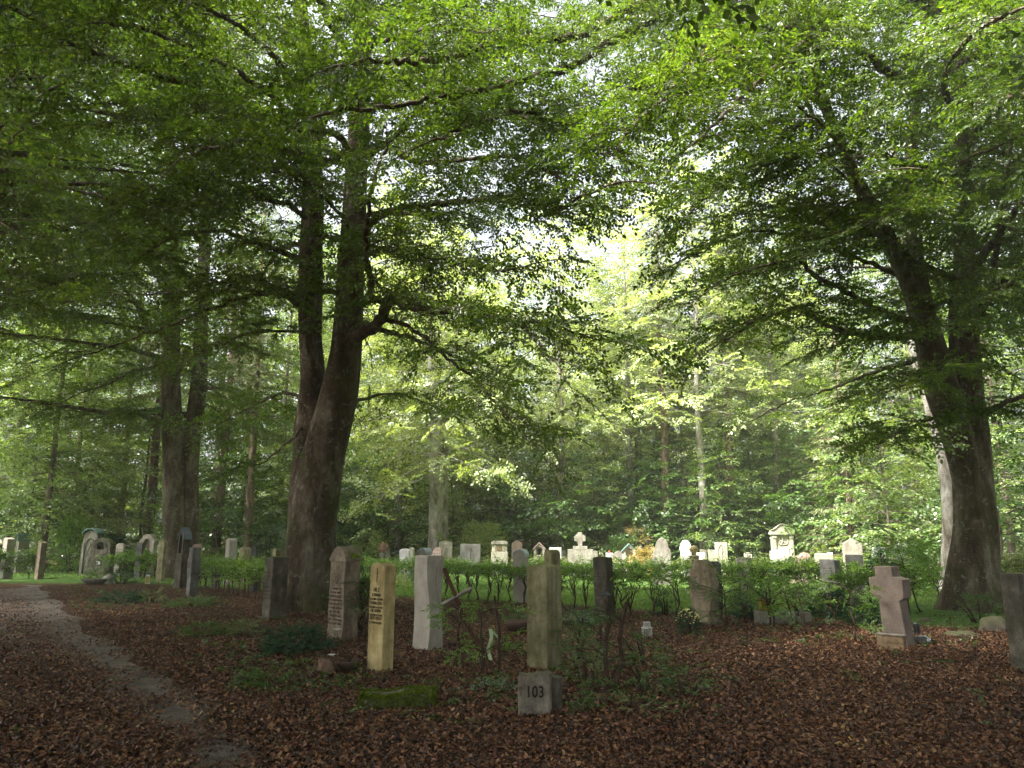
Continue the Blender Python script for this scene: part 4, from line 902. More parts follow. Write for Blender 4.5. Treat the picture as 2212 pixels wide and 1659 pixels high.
def rough_block(W, T, top, name, m, parent=None, amp=0.004, seed=0, nz=28, warp=None, corner=0.012):
    """old hewn block: perimeter rings with noise; top(x,y) gives the height of the upper surface"""
    per = []
    def side(a, b, k):
        for i in range(k): t = i / k; per.append((a[0] + (b[0] - a[0]) * t, a[1] + (b[1] - a[1]) * t))
    h, d, c = W / 2, T / 2, corner
    side((-h + c, -d), (h - c, -d), 10); side((h - c, -d), (h, -d + c), 2); side((h, -d + c), (h, d - c), 8); side((h, d - c), (h - c, d), 2)
    side((h - c, d), (-h + c, d), 10); side((-h + c, d), (-h, d - c), 2); side((-h, d - c), (-h, -d + c), 8); side((-h, -d + c), (-h + c, -d), 2)
    n = len(per); V = []
    for k in range(nz + 1):
        t = k / nz
        for x, y in per:
            z = t * (top(x, y) - 0.008) - 0.05 * (1 - t); X, Y = (x, y) if warp is None else warp(x, y, t)
            V.append([X, Y, z])
    for s_ in (0.965, 0.7, 0.35):
        for x, y in per:
            z = top(x * s_, y * s_); X, Y = (x * s_, y * s_) if warp is None else warp(x * s_, y * s_, 1.0); V.append([X, Y, z])
    V.append([*((0, 0) if warp is None else warp(0, 0, 1.0)), top(0, 0)])
    for v in V:
        q = mnoise.noise_vector(Vector((v[0] * 9 + seed * 7.1, v[1] * 9, v[2] * 6))) + 0.6 * mnoise.noise_vector(Vector((v[0] * 28 + seed, v[1] * 28, v[2] * 22)))
        v[0] += q.x * amp; v[1] += q.y * amp; v[2] += q.z * amp * 0.6
    Q = []
    for k in range(nz + 3):
        for i in range(n): j = (i + 1) % n; Q.append((k * n + i, k * n + j, (k + 1) * n + j, (k + 1) * n + i))
    b = (nz + 3) * n
    for i in range(n): Q.append((b + i, b + (i + 1) % n, len(V) - 1, len(V) - 1))
    g = Geo(); g.add(V, Q); o = g.obj(name, m, parent, smooth=True)
    o.data.set_sharp_from_angle(angle=R(38)) if hasattr(o.data, 'set_sharp_from_angle') else None
    return o

def posed(uL, uE, uR, vtop, vbase, alpha, Y=None):
    """corner-on block measured in the picture (source px): returns loc, rz, W, T, H"""
    uL, uE, uR, vtop = uL * .54, uE * .54, uR * .54, vtop * .54
    p = gnd(uE, vbase * .54) if Y is None else Vector((at(uE, 1162, Y).x, Y, 0)); Y = p.y
    a = R(alpha); tp = (uE - 1106) / F
    W = (uE - uL) / F * Y / (math.cos(a) + tp * math.sin(a)); T = (uR - uE) / F * Y / max(0.15, math.sin(a) - tp * math.cos(a))
    H = at(uE, vtop, Y).z; rz = -a
    ox, oy = W / 2, -T / 2
    loc = Vector((p.x - (ox * math.cos(rz) - oy * math.sin(rz)), p.y - (ox * math.sin(rz) + oy * math.cos(rz)), 0))
    return loc, rz, W, T, H

def text_mesh(lines, name, m, parent, y, wmax=None, depth=0.002, narrow=0.8):
    """lines: (string, cap height, z of baseline, x centre); laid on the front face at y"""
    g = Geo(); dg = None; vs, fs, nv = [], [], 0
    bm = bmesh.new()
    for st, h, z, cx in lines:
        c = bpy.data.curves.new('t', 'FONT'); c.body = st; c.size = h * 1.42; c.align_x = 'CENTER'; c.extrude = depth; c.space_character = 1.05; c.offset = h * 0.012
        o = bpy.data.objects.new('t', c); COL.objects.link(o); bpy.context.view_layer.update()
        me = bpy.data.meshes.new_from_object(o.evaluated_get(bpy.context.evaluated_depsgraph_get()))
        xs_ = [v.co.x for v in me.vertices]; wd = (max(xs_) - min(xs_)) if xs_ else 1; k = narrow
        if wmax and wd * k > wmax: k = wmax / wd
        me.transform(Matrix.Translation((cx, y, z)) @ Matrix.Rotation(math.pi / 2, 4, 'X') @ Matrix.Diagonal((k, 1, 1, 1)))
        bm.from_mesh(me); bpy.data.objects.remove(o); bpy.data.curves.remove(c); bpy.data.meshes.remove(me)
    return bm_obj(bm, name, m, parent)
def worn_rows(rows, name, m, parent, y, seed=1):
    """rows of weathered, unreadable letter strokes: (z, height, x0, x1)"""
    rg = random.Random(seed); g = Geo()
    for z, h, x0, x1 in rows:
        x = x0
        while x < x1:
            w_ = h * rg.uniform(0.25, 0.6)
            for k in range(rg.choice((1, 2, 2))):
                xa = x + rg.uniform(0, w_); t = h * 0.12
                za, zb = (z, z + h * rg.uniform(.7, 1)) if rg.random() < 0.7 else (z + h * .4, z + h * .55)
                wd = t if zb - za > h * .5 else w_
                P = [(xa, y, za), (xa + wd, y, za), (xa + wd + rg.uniform(-t, t), y, zb), (xa + rg.uniform(-t, t), y, zb)]
                P += [(p[0], y + 0.006, p[2]) for p in P]
                g.add(P, [(0, 1, 2, 3), (0, 4, 5, 1), (1, 5, 6, 2), (2, 6, 7, 3), (3, 7, 4, 0)])
            x += w_ * 1.25 + (h * .5 if rg.random() < 0.12 else 0)
    return g.obj(name, m, parent)

def niche_front(pts, hole, y0, y1, name, m, parent, back=0.03):
    """outline with a real recess: ring front, reveal, back wall, solid sides"""
    hc = (sum(p[0] for p in hole) / len(hole), sum(p[1] for p in hole) / len(hole))
    def cast(poly, a):
        d = (math.cos(a), math.sin(a)); best = None
        for i in range(len(poly)):
            x1, z1 = poly[i][0] - hc[0], poly[i][1] - hc[1]; x2, z2 = poly[(i + 1) % len(poly)][0] - hc[0], poly[(i + 1) % len(poly)][1] - hc[1]
            ex, ez = x2 - x1, z2 - z1; det = d[0] * ez - d[1] * ex
            if abs(det) < 1e-9: continue
            t = (x1 * ez - z1 * ex) / det; s_ = (x1 * d[1] - z1 * d[0]) / det
            if t > 0 and -1e-6 <= s_ <= 1 + 1e-6: best = t if best is None else max(best, t)
        best = best or 0.01; return (hc[0] + d[0] * best, hc[1] + d[1] * best)
    an = sorted(set([round(2 * math.pi * i / 72, 5) for i in range(72)] + [round(math.atan2(p[1] - hc[1], p[0] - hc[0]) % (2 * math.pi), 5) for p in list(pts) + list(hole)]))
    O = [cast(pts, a) for a in an]; I = [cast(hole, a) for a in an]; n = len(an)
    yb = y1 - back; V = []
    for ring, y in ((O, y0), (I, y0), (I, yb), (O, y1)): V += [(p[0], y, p[1]) for p in ring]
    V += [(hc[0], yb, hc[1]), (hc[0], y1, hc[1])]; Q = []
    for i in range(n):
        j = (i + 1) % n
        Q += [(i, j, n + j, n + i), (n + i, n + j, 2 * n + j, 2 * n + i), (j, i, 3 * n + i, 3 * n + j), (2 * n + i, 2 * n + j, 4 * n, 4 * n), (3 * n + j, 3 * n + i, 4 * n + 1, 4 * n + 1)]
    g = Geo(); g.add(V, Q); return g.obj(name, m, parent)
def relief_tube(pts, r, name, m, parent, y, sides=6):
    g = Geo()
    for p, rr in (pts if isinstance(pts[0], tuple) and isinstance(pts[0][0], list) else [(pts, r)]):
        q = resample([(x, y, z) for x, z in p], 0.02); tube(g, q, np.full(len(q), rr), sides)
    return g.obj(name, m, parent, smooth=True)
def lathe(prof, n=18):
    V, Q = [], []
    for r, z in prof:
        for i in range(n): a = 2 * math.pi * i / n; V.append((r * math.cos(a), r * math.sin(a), z))
    for k in range(len(prof) - 1):
        for i in range(n): j = (i + 1) % n; Q.append((k * n + i, k * n + j, (k + 1) * n + j, (k + 1) * n + i))
    return np.array(V, float), np.array(Q)
# ------------------------------------------------------------------ gravestones of the near rows
def root_at(name, uL, uE, uR, vtop, vbase, alpha, label, group=None, cat='gravestone', Y=None):
    loc, rz, W, T, H = posed(uL, uE, uR, vtop, vbase, alpha, Y)
    return empty(name, loc, rz, label, cat, group), W, T, H

# -- ochre stele with the family names
e, W, T, H = root_at('gravestone', 1468, 1526, 1572, 2262, 2692, 44, 'slim ochre limestone stele engraved HILZ with a long thin cross')
ridge = 0.03
rough_block(W, T, lambda x, y: H + ridge - abs(x) * (ridge / (W / 2)), 'stone', SM['ochre'], e, 0.0025, 1)
y = -T / 2 - 0.004; s_ = H / 435.0; zz = lambda v: (2692 - v) * s_
tl = [('HILZ', .048, zz(2367), 0), ('JOHANN', .037, zz(2387), 0), ('*6.11.1896 +3.9.1955', .026, zz(2403), 0), ('CHARLOTTE', .036, zz(2421), 0), ('*24.8.1898 +11.12.1971', .026, zz(2437), 0),
      ('DR. ERWIN', .036, zz(2452), 0), ('*5.9.1928+21.4.1988', .026, zz(2469), 0), ('ALEX TESCH', .036, zz(2483), 0), ('*1.7.1928+24.6.2015', .026, zz(2500), 0)]
text_mesh(tl, 'inscription', M['cut_letter'], e, y, W * 0.86)
bm = prism_bm([(-.003, zz(2328)), (.004, zz(2328)), (.004, zz(2268)), (-.003, zz(2268))], y - .001, y + .004, 0); prism_bm([(-.026, zz(2291.5)), (.028, zz(2291.5)), (.028, zz(2289)), (-.026, zz(2289))], y - .002, y + .0045, 0, bm)
bm_obj(bm, 'cross', M['cut_letter'], e)

# -- tall mossy ornate stone
e, W, T, H = root_at('gravestone', 1308, 1370, 1428, 2240, 2572, 44, 'tall brown moss-capped gravestone with relief and worn text between the beech and the HILZ stele')
top = lambda x, y: H + 0.19 - 0.20 * (abs(x) / (W / 2)) ** 1.6
rough_block(W, T, lambda x, y: H * 0.985 + 0.0 * x, 'stone', SM['brown'], e, 0.009, 2)
cap = [(-W / 2 - .015, H * .98), (W / 2 + .02, H * .98), (W / 2 + .02, H * 1.01), (W / 2 - .02, H * 1.025), (W / 2 - .05, H * 1.10), (W * .18, H * 1.155), (0, H * 1.17), (-W * .2, H * 1.15), (-W / 2 + .03, H * 1.06), (-W / 2 - .015, H * 1.01)]
prism(cap, -T / 2 - .012, T / 2 + .02, 'cap', SM['brown'], e, 0.012)
g = Geo(); rg = np.random.default_rng(3)
for k in range(60):
    x, yy_ = rg.uniform(-W * .42, W * .5), rg.uniform(-T * .1, T * .52); z = H * 1.03 + (0.12 * H) * (1 - min(1, abs(x) / (W * .5)) ** 1.5); r_ = rg.uniform(.015, .04)
    V, Q = lathe([(0.001, r_ * .6), (r_ * .6, r_ * .45), (r_, 0), (r_ * .8, -.02)], 8); g.add(V + [x, yy_, z], Q)
g.obj('moss_cushion', M['moss'], e, smooth=True)
prism([(W / 2 - .022, .05), (W / 2 - .002, .05), (W / 2 - .002, H * .97), (W / 2 - .022, H * .97)], -T / 2 - .012, -T / 2 + .01, 'edge_strip', SM['brown'], e, 0.004)
y = -T / 2 - 0.006
worn_rows([(H * (0.63 - 0.047 * i), .032, -W * .4, W * rg.uniform(.28, .36)) for i in range(10)], 'inscription', M['soft_letter'], e, y - .004, 4)
fig = [([(-.05 + rg.uniform(-.05, .05), H * .70), (rg.uniform(-.08, .08), H * .77), (rg.uniform(-.1, .1), H * .84), (rg.uniform(-.05, .05), H * .92)], rg.uniform(.007, .014)) for _ in range(8)]
relief_tube(fig, 0, 'relief', SM['brown'], e, y + .002)

# -- dark pillar against the beech
e, W, T, H = root_at('gravestone', 1046, 1077, 1142, 2232, 2480, 40, 'square dark pillar stone with a pale narrow face against the mossy beech foot')
rough_block(W, T, lambda x, y: H + 0.03 * (1 - max(abs(x) / (W / 2), abs(y) / (T / 2))), 'stone', SM['dark'], e, 0.004, 3)
prism([(-W / 2 - .05, -.05), (W / 2 + .10, -.05), (W / 2 + .10, .05), (-W / 2 - .05, .05)], -T / 2 - .05, T / 2 + .03, 'base', SM['dark'], e, 0.01)
worn_rows([(H * (0.75 - 0.06 * i), .03, -W * .35, W * .3) for i in range(8)], 'inscription', M['soft_letter'], e, -T / 2 - .007, 9)

# -- smooth pale pillar with twisting faces
e, W, T, H = root_at('gravestone', 1650, 1708, 1768, 2223, 2606, 42, 'smooth pale grey pillar with flowing twisted faces, newest looking stone of the near row')
def wv(x, y, t):
    k = 1 + 0.06 * math.sin(t * 5.5 + 0.7); a = 0.10 * math.sin(t * 4.2); X = x * k; Y_2 = y * (1 + 0.10 * math.sin(t * 6.5 + 2.0))
    return X * math.cos(a) - Y_2 * math.sin(a) + .01 * math.sin(t * 7), X * math.sin(a) + Y_2 * math.cos(a)
rough_block(W * .95, T * .95, lambda x, y: H, 'stone', SM['grey'], e, 0.0012, 5, 40, wv, 0.004)
pl = [(W / 2 * 1.0, T * .28, H * .96), (W / 2 * 1.0, T * .12, H * .8), (W / 2 * .96, T * .1, H * .66), (W / 2 * .93, T * .3, H * .52), (W / 2 * .99, T * .34, H * .42), (W / 2 * 1.03, T * .12, H * .3), (W / 2 * 1.0, T * .05, H * .18), (W / 2 * .98, T * .25, H * .03)]
g = Geo(); q = resample(pl, .03); tube(g, q, np.full(len(q), .009), 6); g.obj('carved_line', SM['grey'], e, smooth=True)

# -- big plain pillar behind the number stone
e, W, T, H = root_at('gravestone', 2110, 2192, 2250, 2268, 2690, 34, 'broad green-stained square pillar with low pyramid top right behind the number stone')
rough_block(W, T, lambda x, y: H + 0.045 * (1 - max(abs(x) / (W / 2), abs(y) / (T / 2))), 'stone', SM['green'], e, 0.004, 6)
g = Geo()
for cx_, cz in ((-.06, .42), (.0, .47), (-.03, .36)):
    q = resample([(cx_ + .035 * math.cos(a), -T / 2 - .004, cz + .045 * math.sin(a)) for a in np.linspace(0, 6.0, 9)], .02); tube(g, q, np.full(len(q), .005), 5)
g.obj('monogram', SM['green'], e, smooth=True)

# -- number stone
e, W, T, H = root_at('number_stone', 2078, 2201, 2214, 2703, 2882, 8, 'low weathered stone block marked 103 in front of the broad pillar', cat='number stone')
rough_block(W, 0.17, lambda x, y: H + .01 * math.sin(x * 20), 'stone', SM['marker'], e, 0.005, 7, 14)
text_mesh([('103', .098, H * .50, 0.01)], 'number', M['dark_letter'], e, -.17 / 2 - .006, W * .66, 0.004, 0.8)
prism([(W / 2 - .02, 0), (W / 2 + .09, 0), (W / 2 + .09, .33), (W / 2 - .02, .34)], .1, .2, 'rear_block', SM['dark'], e, .01)

# -- tilted brown stone by the hedge
e, W, T, H = root_at('gravestone', 2382, 2433, 2462, 2232, 2469, 42, 'leaning dark brown slab with worn text standing at a black kerb before the hedge')
e.rotation_euler = (R(-3), R(-4.0), e.rotation_euler.z)
rough_block(W, T, lambda x, y: H + .02 * (1 - (x / (W / 2)) ** 2), 'stone', SM['dark'], e, 0.003, 8)
worn_rows([(H * (0.72 - 0.055 * i), .03, -W * (.2 + .2 * (i % 3 == 1)), W * (.2 + .18 * (i % 3 == 1))) for i in range(9)], 'inscription', M['cut_letter'], e, -T / 2 - .005, 12)
a, b = gnd(px(2245), px(2505)), gnd(px(2472), px(2478)); d = (b - a); L_ = d.length
k = empty('grave_kerb', (a + b) / 2, math.atan2(d.y, d.x), 'low black stone kerb at the foot of the leaning brown slab', 'kerb')
box(-L_ / 2, L_ / 2, -.06, .06, -.02, .11, 'front_bar', SM['dark'], k); box(-L_ / 2, -L_ / 2 + .1, .062, 1.2, -.02, .10, 'side_bar', SM['dark'], k); box(L_ / 2 - .1, L_ / 2, .062, 1.2, -.02, .10, 'side_bar', SM['dark'], k)

# -- rococo stone
e, W, T, H = root_at('gravestone', 2764, 2853, 2885, 2240, 2515, 44, 'curvy rococo gravestone with scrolls and moss on its crown beside the round flower bush')
hw = [(0, .50), (.06, .50), (.08, .40), (.16, .40), (.22, .36), (.26, .46), (.30, .44), (.36, .47), (.43, .54), (.50, .53), (.56, .49), (.60, .52), (.66, .56), (.70, .50), (.74, .47), (.80, .52), (.86, .45), (.90, .34), (.94, .30), (.98, .16), (1.0, .05)]
W *= .92
pts = [(w_ * W, z * H) for z, w_ in hw] + [(-w_ * W, z * H) for z, w_ in reversed(hw)]
prism(pts, -T / 2, T / 2, 'stone', SM['rococo'], e, 0.014, False)
fr = [([(s * .30 * W, .26 * H), (s * .36 * W, .36 * H), (s * .43 * W, .45 * H), (s * .40 * W, .55 * H), (s * .28 * W, .60 * H), (0, .62 * H)], .014) for s in (-1, 1)]
for s in (-1, 1):
    fr.append(([(s * (.36 + .10 * math.cos(a) * (1 - a / 9)) * W, (.66 + .05 * math.sin(a) * (1 - a / 9)) * H) for a in np.linspace(0, 7, 14)], .012))
    fr.append(([(s * (.38 + .08 * math.cos(a) * (1 - a / 9)) * W, (.48 + .045 * math.sin(a) * (1 - a / 9)) * H) for a in np.linspace(0, 7, 14)], .012))
    fr.append(([(s * (.30 + .09 * math.cos(a) * (1 - a / 9)) * W, (.83 + .045 * math.sin(a) * (1 - a / 9)) * H) for a in np.linspace(0, 7, 14)], .013))
    fr.append(([(s * .42 * W, .74 * H), (s * .2 * W, .72 * H), (s * .1 * W, .80 * H), (s * .2 * W, .92 * H), (0, .97 * H)], .012))
    fr.append(([(s * .34 * W, .10 * H), (s * .30 * W, .16 * H), (s * .22 * W, .20 * H)], .014))
fr.append(([(0, .64 * H), (0, .90 * H)], .012)); fr.append(([(-.09 * W, .80 * H), (.09 * W, .80 * H)], .01))
relief_tube(fr, 0, 'scrollwork', SM['rococo'], e, -T / 2)
worn_rows([(H * .545, .032, -W * .2, W * .2), (H * .50, .03, -W * .16, W * .16), (H * .455, .03, -W * .2, W * .2), (H * .41, .026, -W * .12, W * .12)], 'inscription', M['soft_letter'], e, -T / 2 - .004, 22)
prism([(-W * .56, -.05), (W * .56, -.05), (W * .52, .10), (-W * .5, .12)], -T / 2 - .07, T / 2 + .07, 'base', SM['dark'], e, 0.02)
g = Geo(); rg = np.random.default_rng(8)
for kk in range(26):
    t_ = rg.uniform(-.3, .45); r_ = rg.uniform(.012, .03); V, Q = lathe([(0.001, r_ * .6), (r_ * .7, r_ * .4), (r_, 0), (r_ * .8, -.02)], 7); g.add(V + [t_ * W, rg.uniform(-T * .3, T * .5), H * (1.0 - .30 * abs(t_) ** 1.3) - .01], Q)
g.obj('moss_cushion', M['moss'], e, smooth=True)

# -- pale stone with cross relief, rough grey granite stone, black polished stone
e, W, T, H = root_at('gravestone', 2952, 2998, 3015, 2233, 2372, 42, 'pale round-topped stone with a carved cross rising behind the leafy hedge saplings')
rough_block(W, T, lambda x, y: H + .02 * (1 - (x / (W / 2)) ** 2), 'stone', SM['pale'], e, 0.003, 13)
prism([(-.02, H * .62), (.02, H * .62), (.02, H * .80), (.09, H * .80), (.09, H * .84), (.02, H * .84), (.02, H * .95), (-.02, H * .95), (-.02, H * .84), (-.09, H * .84), (-.09, H * .80), (-.02, H * .80)], -T / 2 - .012, -T / 2 + .01, 'cross', SM['pale'], e, .003)
e, W, T, H = root_at('gravestone', 3293, 3354, 3376, 2246, 2402, 48, 'rough grey granite slab with slightly arched top behind the saplings')
e.rotation_euler = (R(-2), R(-2.5), e.rotation_euler.z)
rough_block(W, T, lambda x, y: H + .05 * math.cos(max(-1, min(1, (x + W * .2) / W)) * 1.6), 'stone', SM['granite'], e, 0.007, 14)
worn_rows([(H * (0.80 - 0.07 * i), .032, -W * .3, W * .3) for i in range(5)], 'inscription', M['cut_letter'], e, -T / 2 - .008, 15)
e, W, T, H = root_at('gravestone', 2834, 2852, 2878, 2254, 2400, 42, 'polished black stone with stepped top just behind the rococo stone', Y=17.5)
box(-W * 1.2, W / 2, -T / 2, T / 2, 0, H, 'stone', SM['black'], e, .006); box(-W * 1.1, W / 2 - .02, -T / 2 + .02, T / 2 - .02, H + .001, H + .04, 'cap', SM['black'], e, .012)

# -- pink granite cross
e, W, T, H = root_at('grave_cross', 3541, 3632, 3662, 2268, 2592, 48, 'thick pink speckled granite cross with short arms at the right', cat='grave cross')
kx = W / 91.0; z_ = lambda v: (2592 - v) * H / (2592 - 2268); xx = lambda u: (u - 3588) * kx * 1.02
cr = [(xx(3541), -.03), (xx(3634), -.03), (xx(3617), z_(2408)), (xx(3634), z_(2396)), (xx(3637), z_(2320)), (xx(3601), z_(2310)), (xx(3597), H), (xx(3528), H), (xx(3532), z_(2310)), (xx(3503), z_(2316)), (xx(3508), z_(2392)), (xx(3537), z_(2402))]
prism(cr, -T / 2, T / 2, 'stone', SM['pink'], e, 0.006)
p = gnd(px(3570), px(2600)); b_ = empty('planter_box', (p.x, p.y, 0), R(-48), 'brown wooden box at the foot of the pink granite cross', 'box')
box(-.19, .19, -.05, .05, 0, .205, 'front_board', M['wood'], b_); box(-.20, .205, -.06, .06, .207, .225, 'lid', M['wood_grey'], b_); box(-.185, .185, -.052, .04, .098, .104, 'joint', M['clay'], b_)
p = gnd(px(3672), px(2560)); ln = empty('grave_lantern', (p.x, p.y, .085), R(-20), 'dark metal grave lantern on a small block beside the pink granite cross', 'lantern')
V, Q = lathe([(.001, 0), (.045, 0), (.05, .01), (.045, .02), (.045, .15), (.055, .16), (.03, .185), (.001, .19)], 8); g = Geo(); g.add(V, Q); g.obj('housing', M['iron'], ln)
g = Geo(); 
for kk in range(4):
    a = kk * math.pi / 2 + .4; tube(g, [(.05 * math.cos(a), .05 * math.sin(a), .02), (.05 * math.cos(a), .05 * math.sin(a), .155)], [.004, .004], 4)
g.obj('bars', M['iron'], ln)
p2 = gnd(px(3680), px(2568)); bk = box(-.09, .09, -.07, .07, 0, .083, 'stone_block', SM['granite']); bk.location = (p2.x, p2.y, 0); bk.rotation_euler.z = R(-18); tag(bk, 'small grey stone block carrying the dark metal lantern', 'stone block')

# -- dark stone cut by the right edge
e, W, T, H = root_at('gravestone', 4048, 4125, 4165, 2295, 2690, 52, 'tall dark green-stained slab cut off by the right edge of the view')
rough_block(W, T, lambda x, y: H, 'stone', SM['dark'], e, 0.004, 17)

# -- left group of pillars
e, W, T, H = root_at('gravestone', 621, 643, 658, 2165, 2330, 28, 'slender grey pillar with chamfered head and small cross left of the slate roofed pillar', 'pillar stones in the left row')
rough_block(W, T, lambda x, y: H + .06 - .18 * abs(x) / W, 'stone', SM['green'], e, 0.002, 18, 20)
worn_rows([(H * (0.52 - 0.045 * i), .05, -W * .25, W * .25) for i in range(6)], 'inscription', M['soft_letter'], e, -T / 2 - .004, 33)
box(-.05, .05, -T / 2 - .01, -T / 2 + .01, H * .90, H * .91, 'cross_arm', M['soft_letter'], e, 0)

e, W, T, H = root_at('gravestone', 694, 717, 748, 2220, 2352, 28, 'tall pillar with a niche top under a small dark slate roof', 'pillar stones in the left row')
rough_block(W, T, lambda x, y: H, 'stone', SM['dark'], e, 0.003, 19, 20)
H2 = at(px(730), px(2140), e.location.y).z; hW = W * .42
niche_front([(-hW, H + .002), (hW, H + .002), (hW, H2), (0, H2 + .18), (-hW, H2)], [(-hW * .6, H + .05), (hW * .6, H + .05), (hW * .6, H2 - .1), (0, H2 + .05), (-hW * .6, H2 - .1)], -T * .45, T * .42, 'niche', SM['dark'], e, .1)
for s in (-1, 1):
    q = [(0, H2 + .25), (s * hW * .5, H2 + .12), (s * (hW + .02), H2 + .02), (s * (hW + .07), H2 - .14), (s * (hW + .07), H2 - .17), (s * (hW + .0), H2 - .04), (s * hW * .45, H2 + .085), (0, H2 + .20)]
    if s < 0: q = q[::-1]
    prism(q, -T * .52, T * .52, 'roof_slope', M['slate'], e, .004)
e, W, T, H = root_at('gravestone', 740, 756, 792, 2191, 2388, 28, 'notched grey pillar in front of the slate roofed pillar', 'pillar stones in the left row')
def notch(x, y, t):
    k = 1.0 if t < .50 else (1.22 if t < .82 else 1.0); return x * k, y * (1.0 if t < .5 else (1.12 if t < .82 else 1.0))
rough_block(W * .9, T * .95, lambda x, y: H, 'stone', SM['granite'], e, 0.0015, 20, 40, notch)
worn_rows([(H * (0.78 - 0.05 * i), .04, -W * .3, W * .3) for i in range(5)], 'inscription', M['soft_letter'], e, -T * .57 - .006, 34)

# dark arched monument at the path bend
e, W, T, H = root_at('grave_monument', 355, 432, 446, 2153, 2303, 6, 'dark brown arched grave monument with a small niche and moss on its curved top', cat='grave monument')
T = .34; hw_ = W / 2
sh = [(-hw_, H * .58), (hw_, H * .58), (hw_ * .96, H * .78), (hw_ * 1.02, H * .80)] + arc(0, H * .80, hw_ * .98, 8, 172, 12, H * .20) + [(-hw_ * 1.02, H * .80), (-hw_ * .96, H * .78)]
niche_front(sh, [(-hw_ * .34, H * .70), (hw_ * .34, H * .70), (hw_ * .34, H * .82)] + arc(0, H * .82, hw_ * .34, 10, 170, 8, H * .06) + [(-hw_ * .34, H * .82)], -T / 2, T / 2, 'niche', SM['dark'], e, .12)
relief_tube([(hw_ * .52 * math.cos(a), H * .80 + H * .115 * math.sin(a)) for a in np.linspace(-.35, math.pi + .35, 12)], .03, 'niche_moulding', SM['dark'], e, -T / 2)
prism([(-hw_ * 1.1, H * .27), (hw_ * 1.1, H * .27), (hw_ * 1.02, H * .579), (-hw_ * 1.02, H * .579)], -T / 2 - .04, T / 2, 'shaft', SM['dark'], e, .02)
prism([(-hw_ * 1.35, -.05), (hw_ * 1.35, -.05), (hw_ * 1.25, H * .269), (-hw_ * 1.25, H * .269)], -T / 2 - .12, T / 2 + .05, 'base', SM['dark'], e, .02)
g = Geo()
for kk in range(40):
    a = rg.uniform(.2, 2.6); r_ = rg.uniform(.02, .05); V, Q = lathe([(0.001, r_ * .6), (r_ * .7, r_ * .4), (r_, 0), (r_ * .8, -.02)], 7); g.add(V + [hw_ * .98 * math.cos(a), rg.uniform(-T * .4, T * .4), H * .80 + H * .20 * math.sin(a) - .01], Q)
g.obj('moss_cushion', M['moss'], e, smooth=True)
box(-.08, .10, -T / 2 - .066, -T / 2 - .063, H * .30, H * .38, 'paper_notice', M['paper'], e, 0)
box(-.07, .0, -T / 2 - .068, -T / 2 - .0665, H * .31, H * .365, 'notice_print', M['cut_letter'], e, 0)
# ------------------------------------------------------------------ gravestones of the clearing, one row after another
def slab(shape, x0, x1, vtop, Y, m, label, alpha=8, T=.16, name='gravestone', cat='gravestone', base=False, text=0, cross=False, capm=None, extra=None):
    u0, u1 = x0 * .54, x1 * .54; uc = (u0 + u1) / 2; H = at(uc, vtop * .54, Y).z; X = near_ground(uc, Y); rz = R(-alpha)
    W = (u1 - u0) / F * Y - T * abs(math.sin(R(alpha)) - (uc - 1106) / F * math.cos(R(alpha)))
    W = max(W, .12) / math.cos(rz)
    e = empty(name, (X, Y, 0), rz, label, cat)
    prism(outline(shape, W, H), -T / 2, T / 2, 'stone', SM[m], e, 0.012)
    if base: prism([(-W * .6, -.05), (W * .6, -.05), (W * .58, .22), (-W * .58, .22)], -T / 2 - .06, T / 2 + .06, 'base', SM[m], e, .015)
    if text: worn_rows([(H * (0.80 - 0.08 * i), H * .035, -W * .32, W * .32) for i in range(text)], 'inscription', M['soft_letter'], e, -T / 2 - .005, int(x0))
    if cross: prism([(-.015, H * .6), (.015, H * .6), (.015, H * .82), (.08, H * .82), (.08, H * .85), (.015, H * .85), (.015, H * .93), (-.015, H * .93), (-.015, H * .85), (-.08, H * .85), (-.08, H * .82), (-.015, H * .82)], -T / 2 - .01, -T / 2 + .01, 'cross', SM[m], e, .002)
    if capm:
        o = [(x * 1.07, z) for x, z in outline(shape, W, H) if z > H * .5]; zt = [(x, z + .035) for x, z in o]; zb = [(x * .93, z - .005) for x, z in o[::-1]]
        prism(zt + zb, -T / 2 - .02, T / 2 + .03, 'capping', M[capm] if capm in M else SM[capm], e, 0)
    if extra: extra(e, W, H, T)
    return e
def relief_fig(e, W, H, T, m='cream'):
    relief_tube([([(-W * .25, H * .45), (-W * .1, H * .62), (W * .05, H * .74), (W * .02, H * .82)], .03), ([(W * .2, H * .48), (W * .12, H * .64), (W * .22, H * .76)], .028), ([(-W * .1, H * .48), (W * .1, H * .52), (W * .25, H * .46)], .025)], 0, 'relief', SM[m], e, -T / 2)
def arch_frame(e, W, H, T, m='cream'):
    relief_tube([(W * .36 * math.cos(a), H * .74 + H * .12 * math.sin(a)) for a in np.linspace(-.3, math.pi + .3, 12)], .022, 'arch_moulding', SM[m], e, -T / 2); relief_fig(e, W, H * .95, T, m)

S = slab
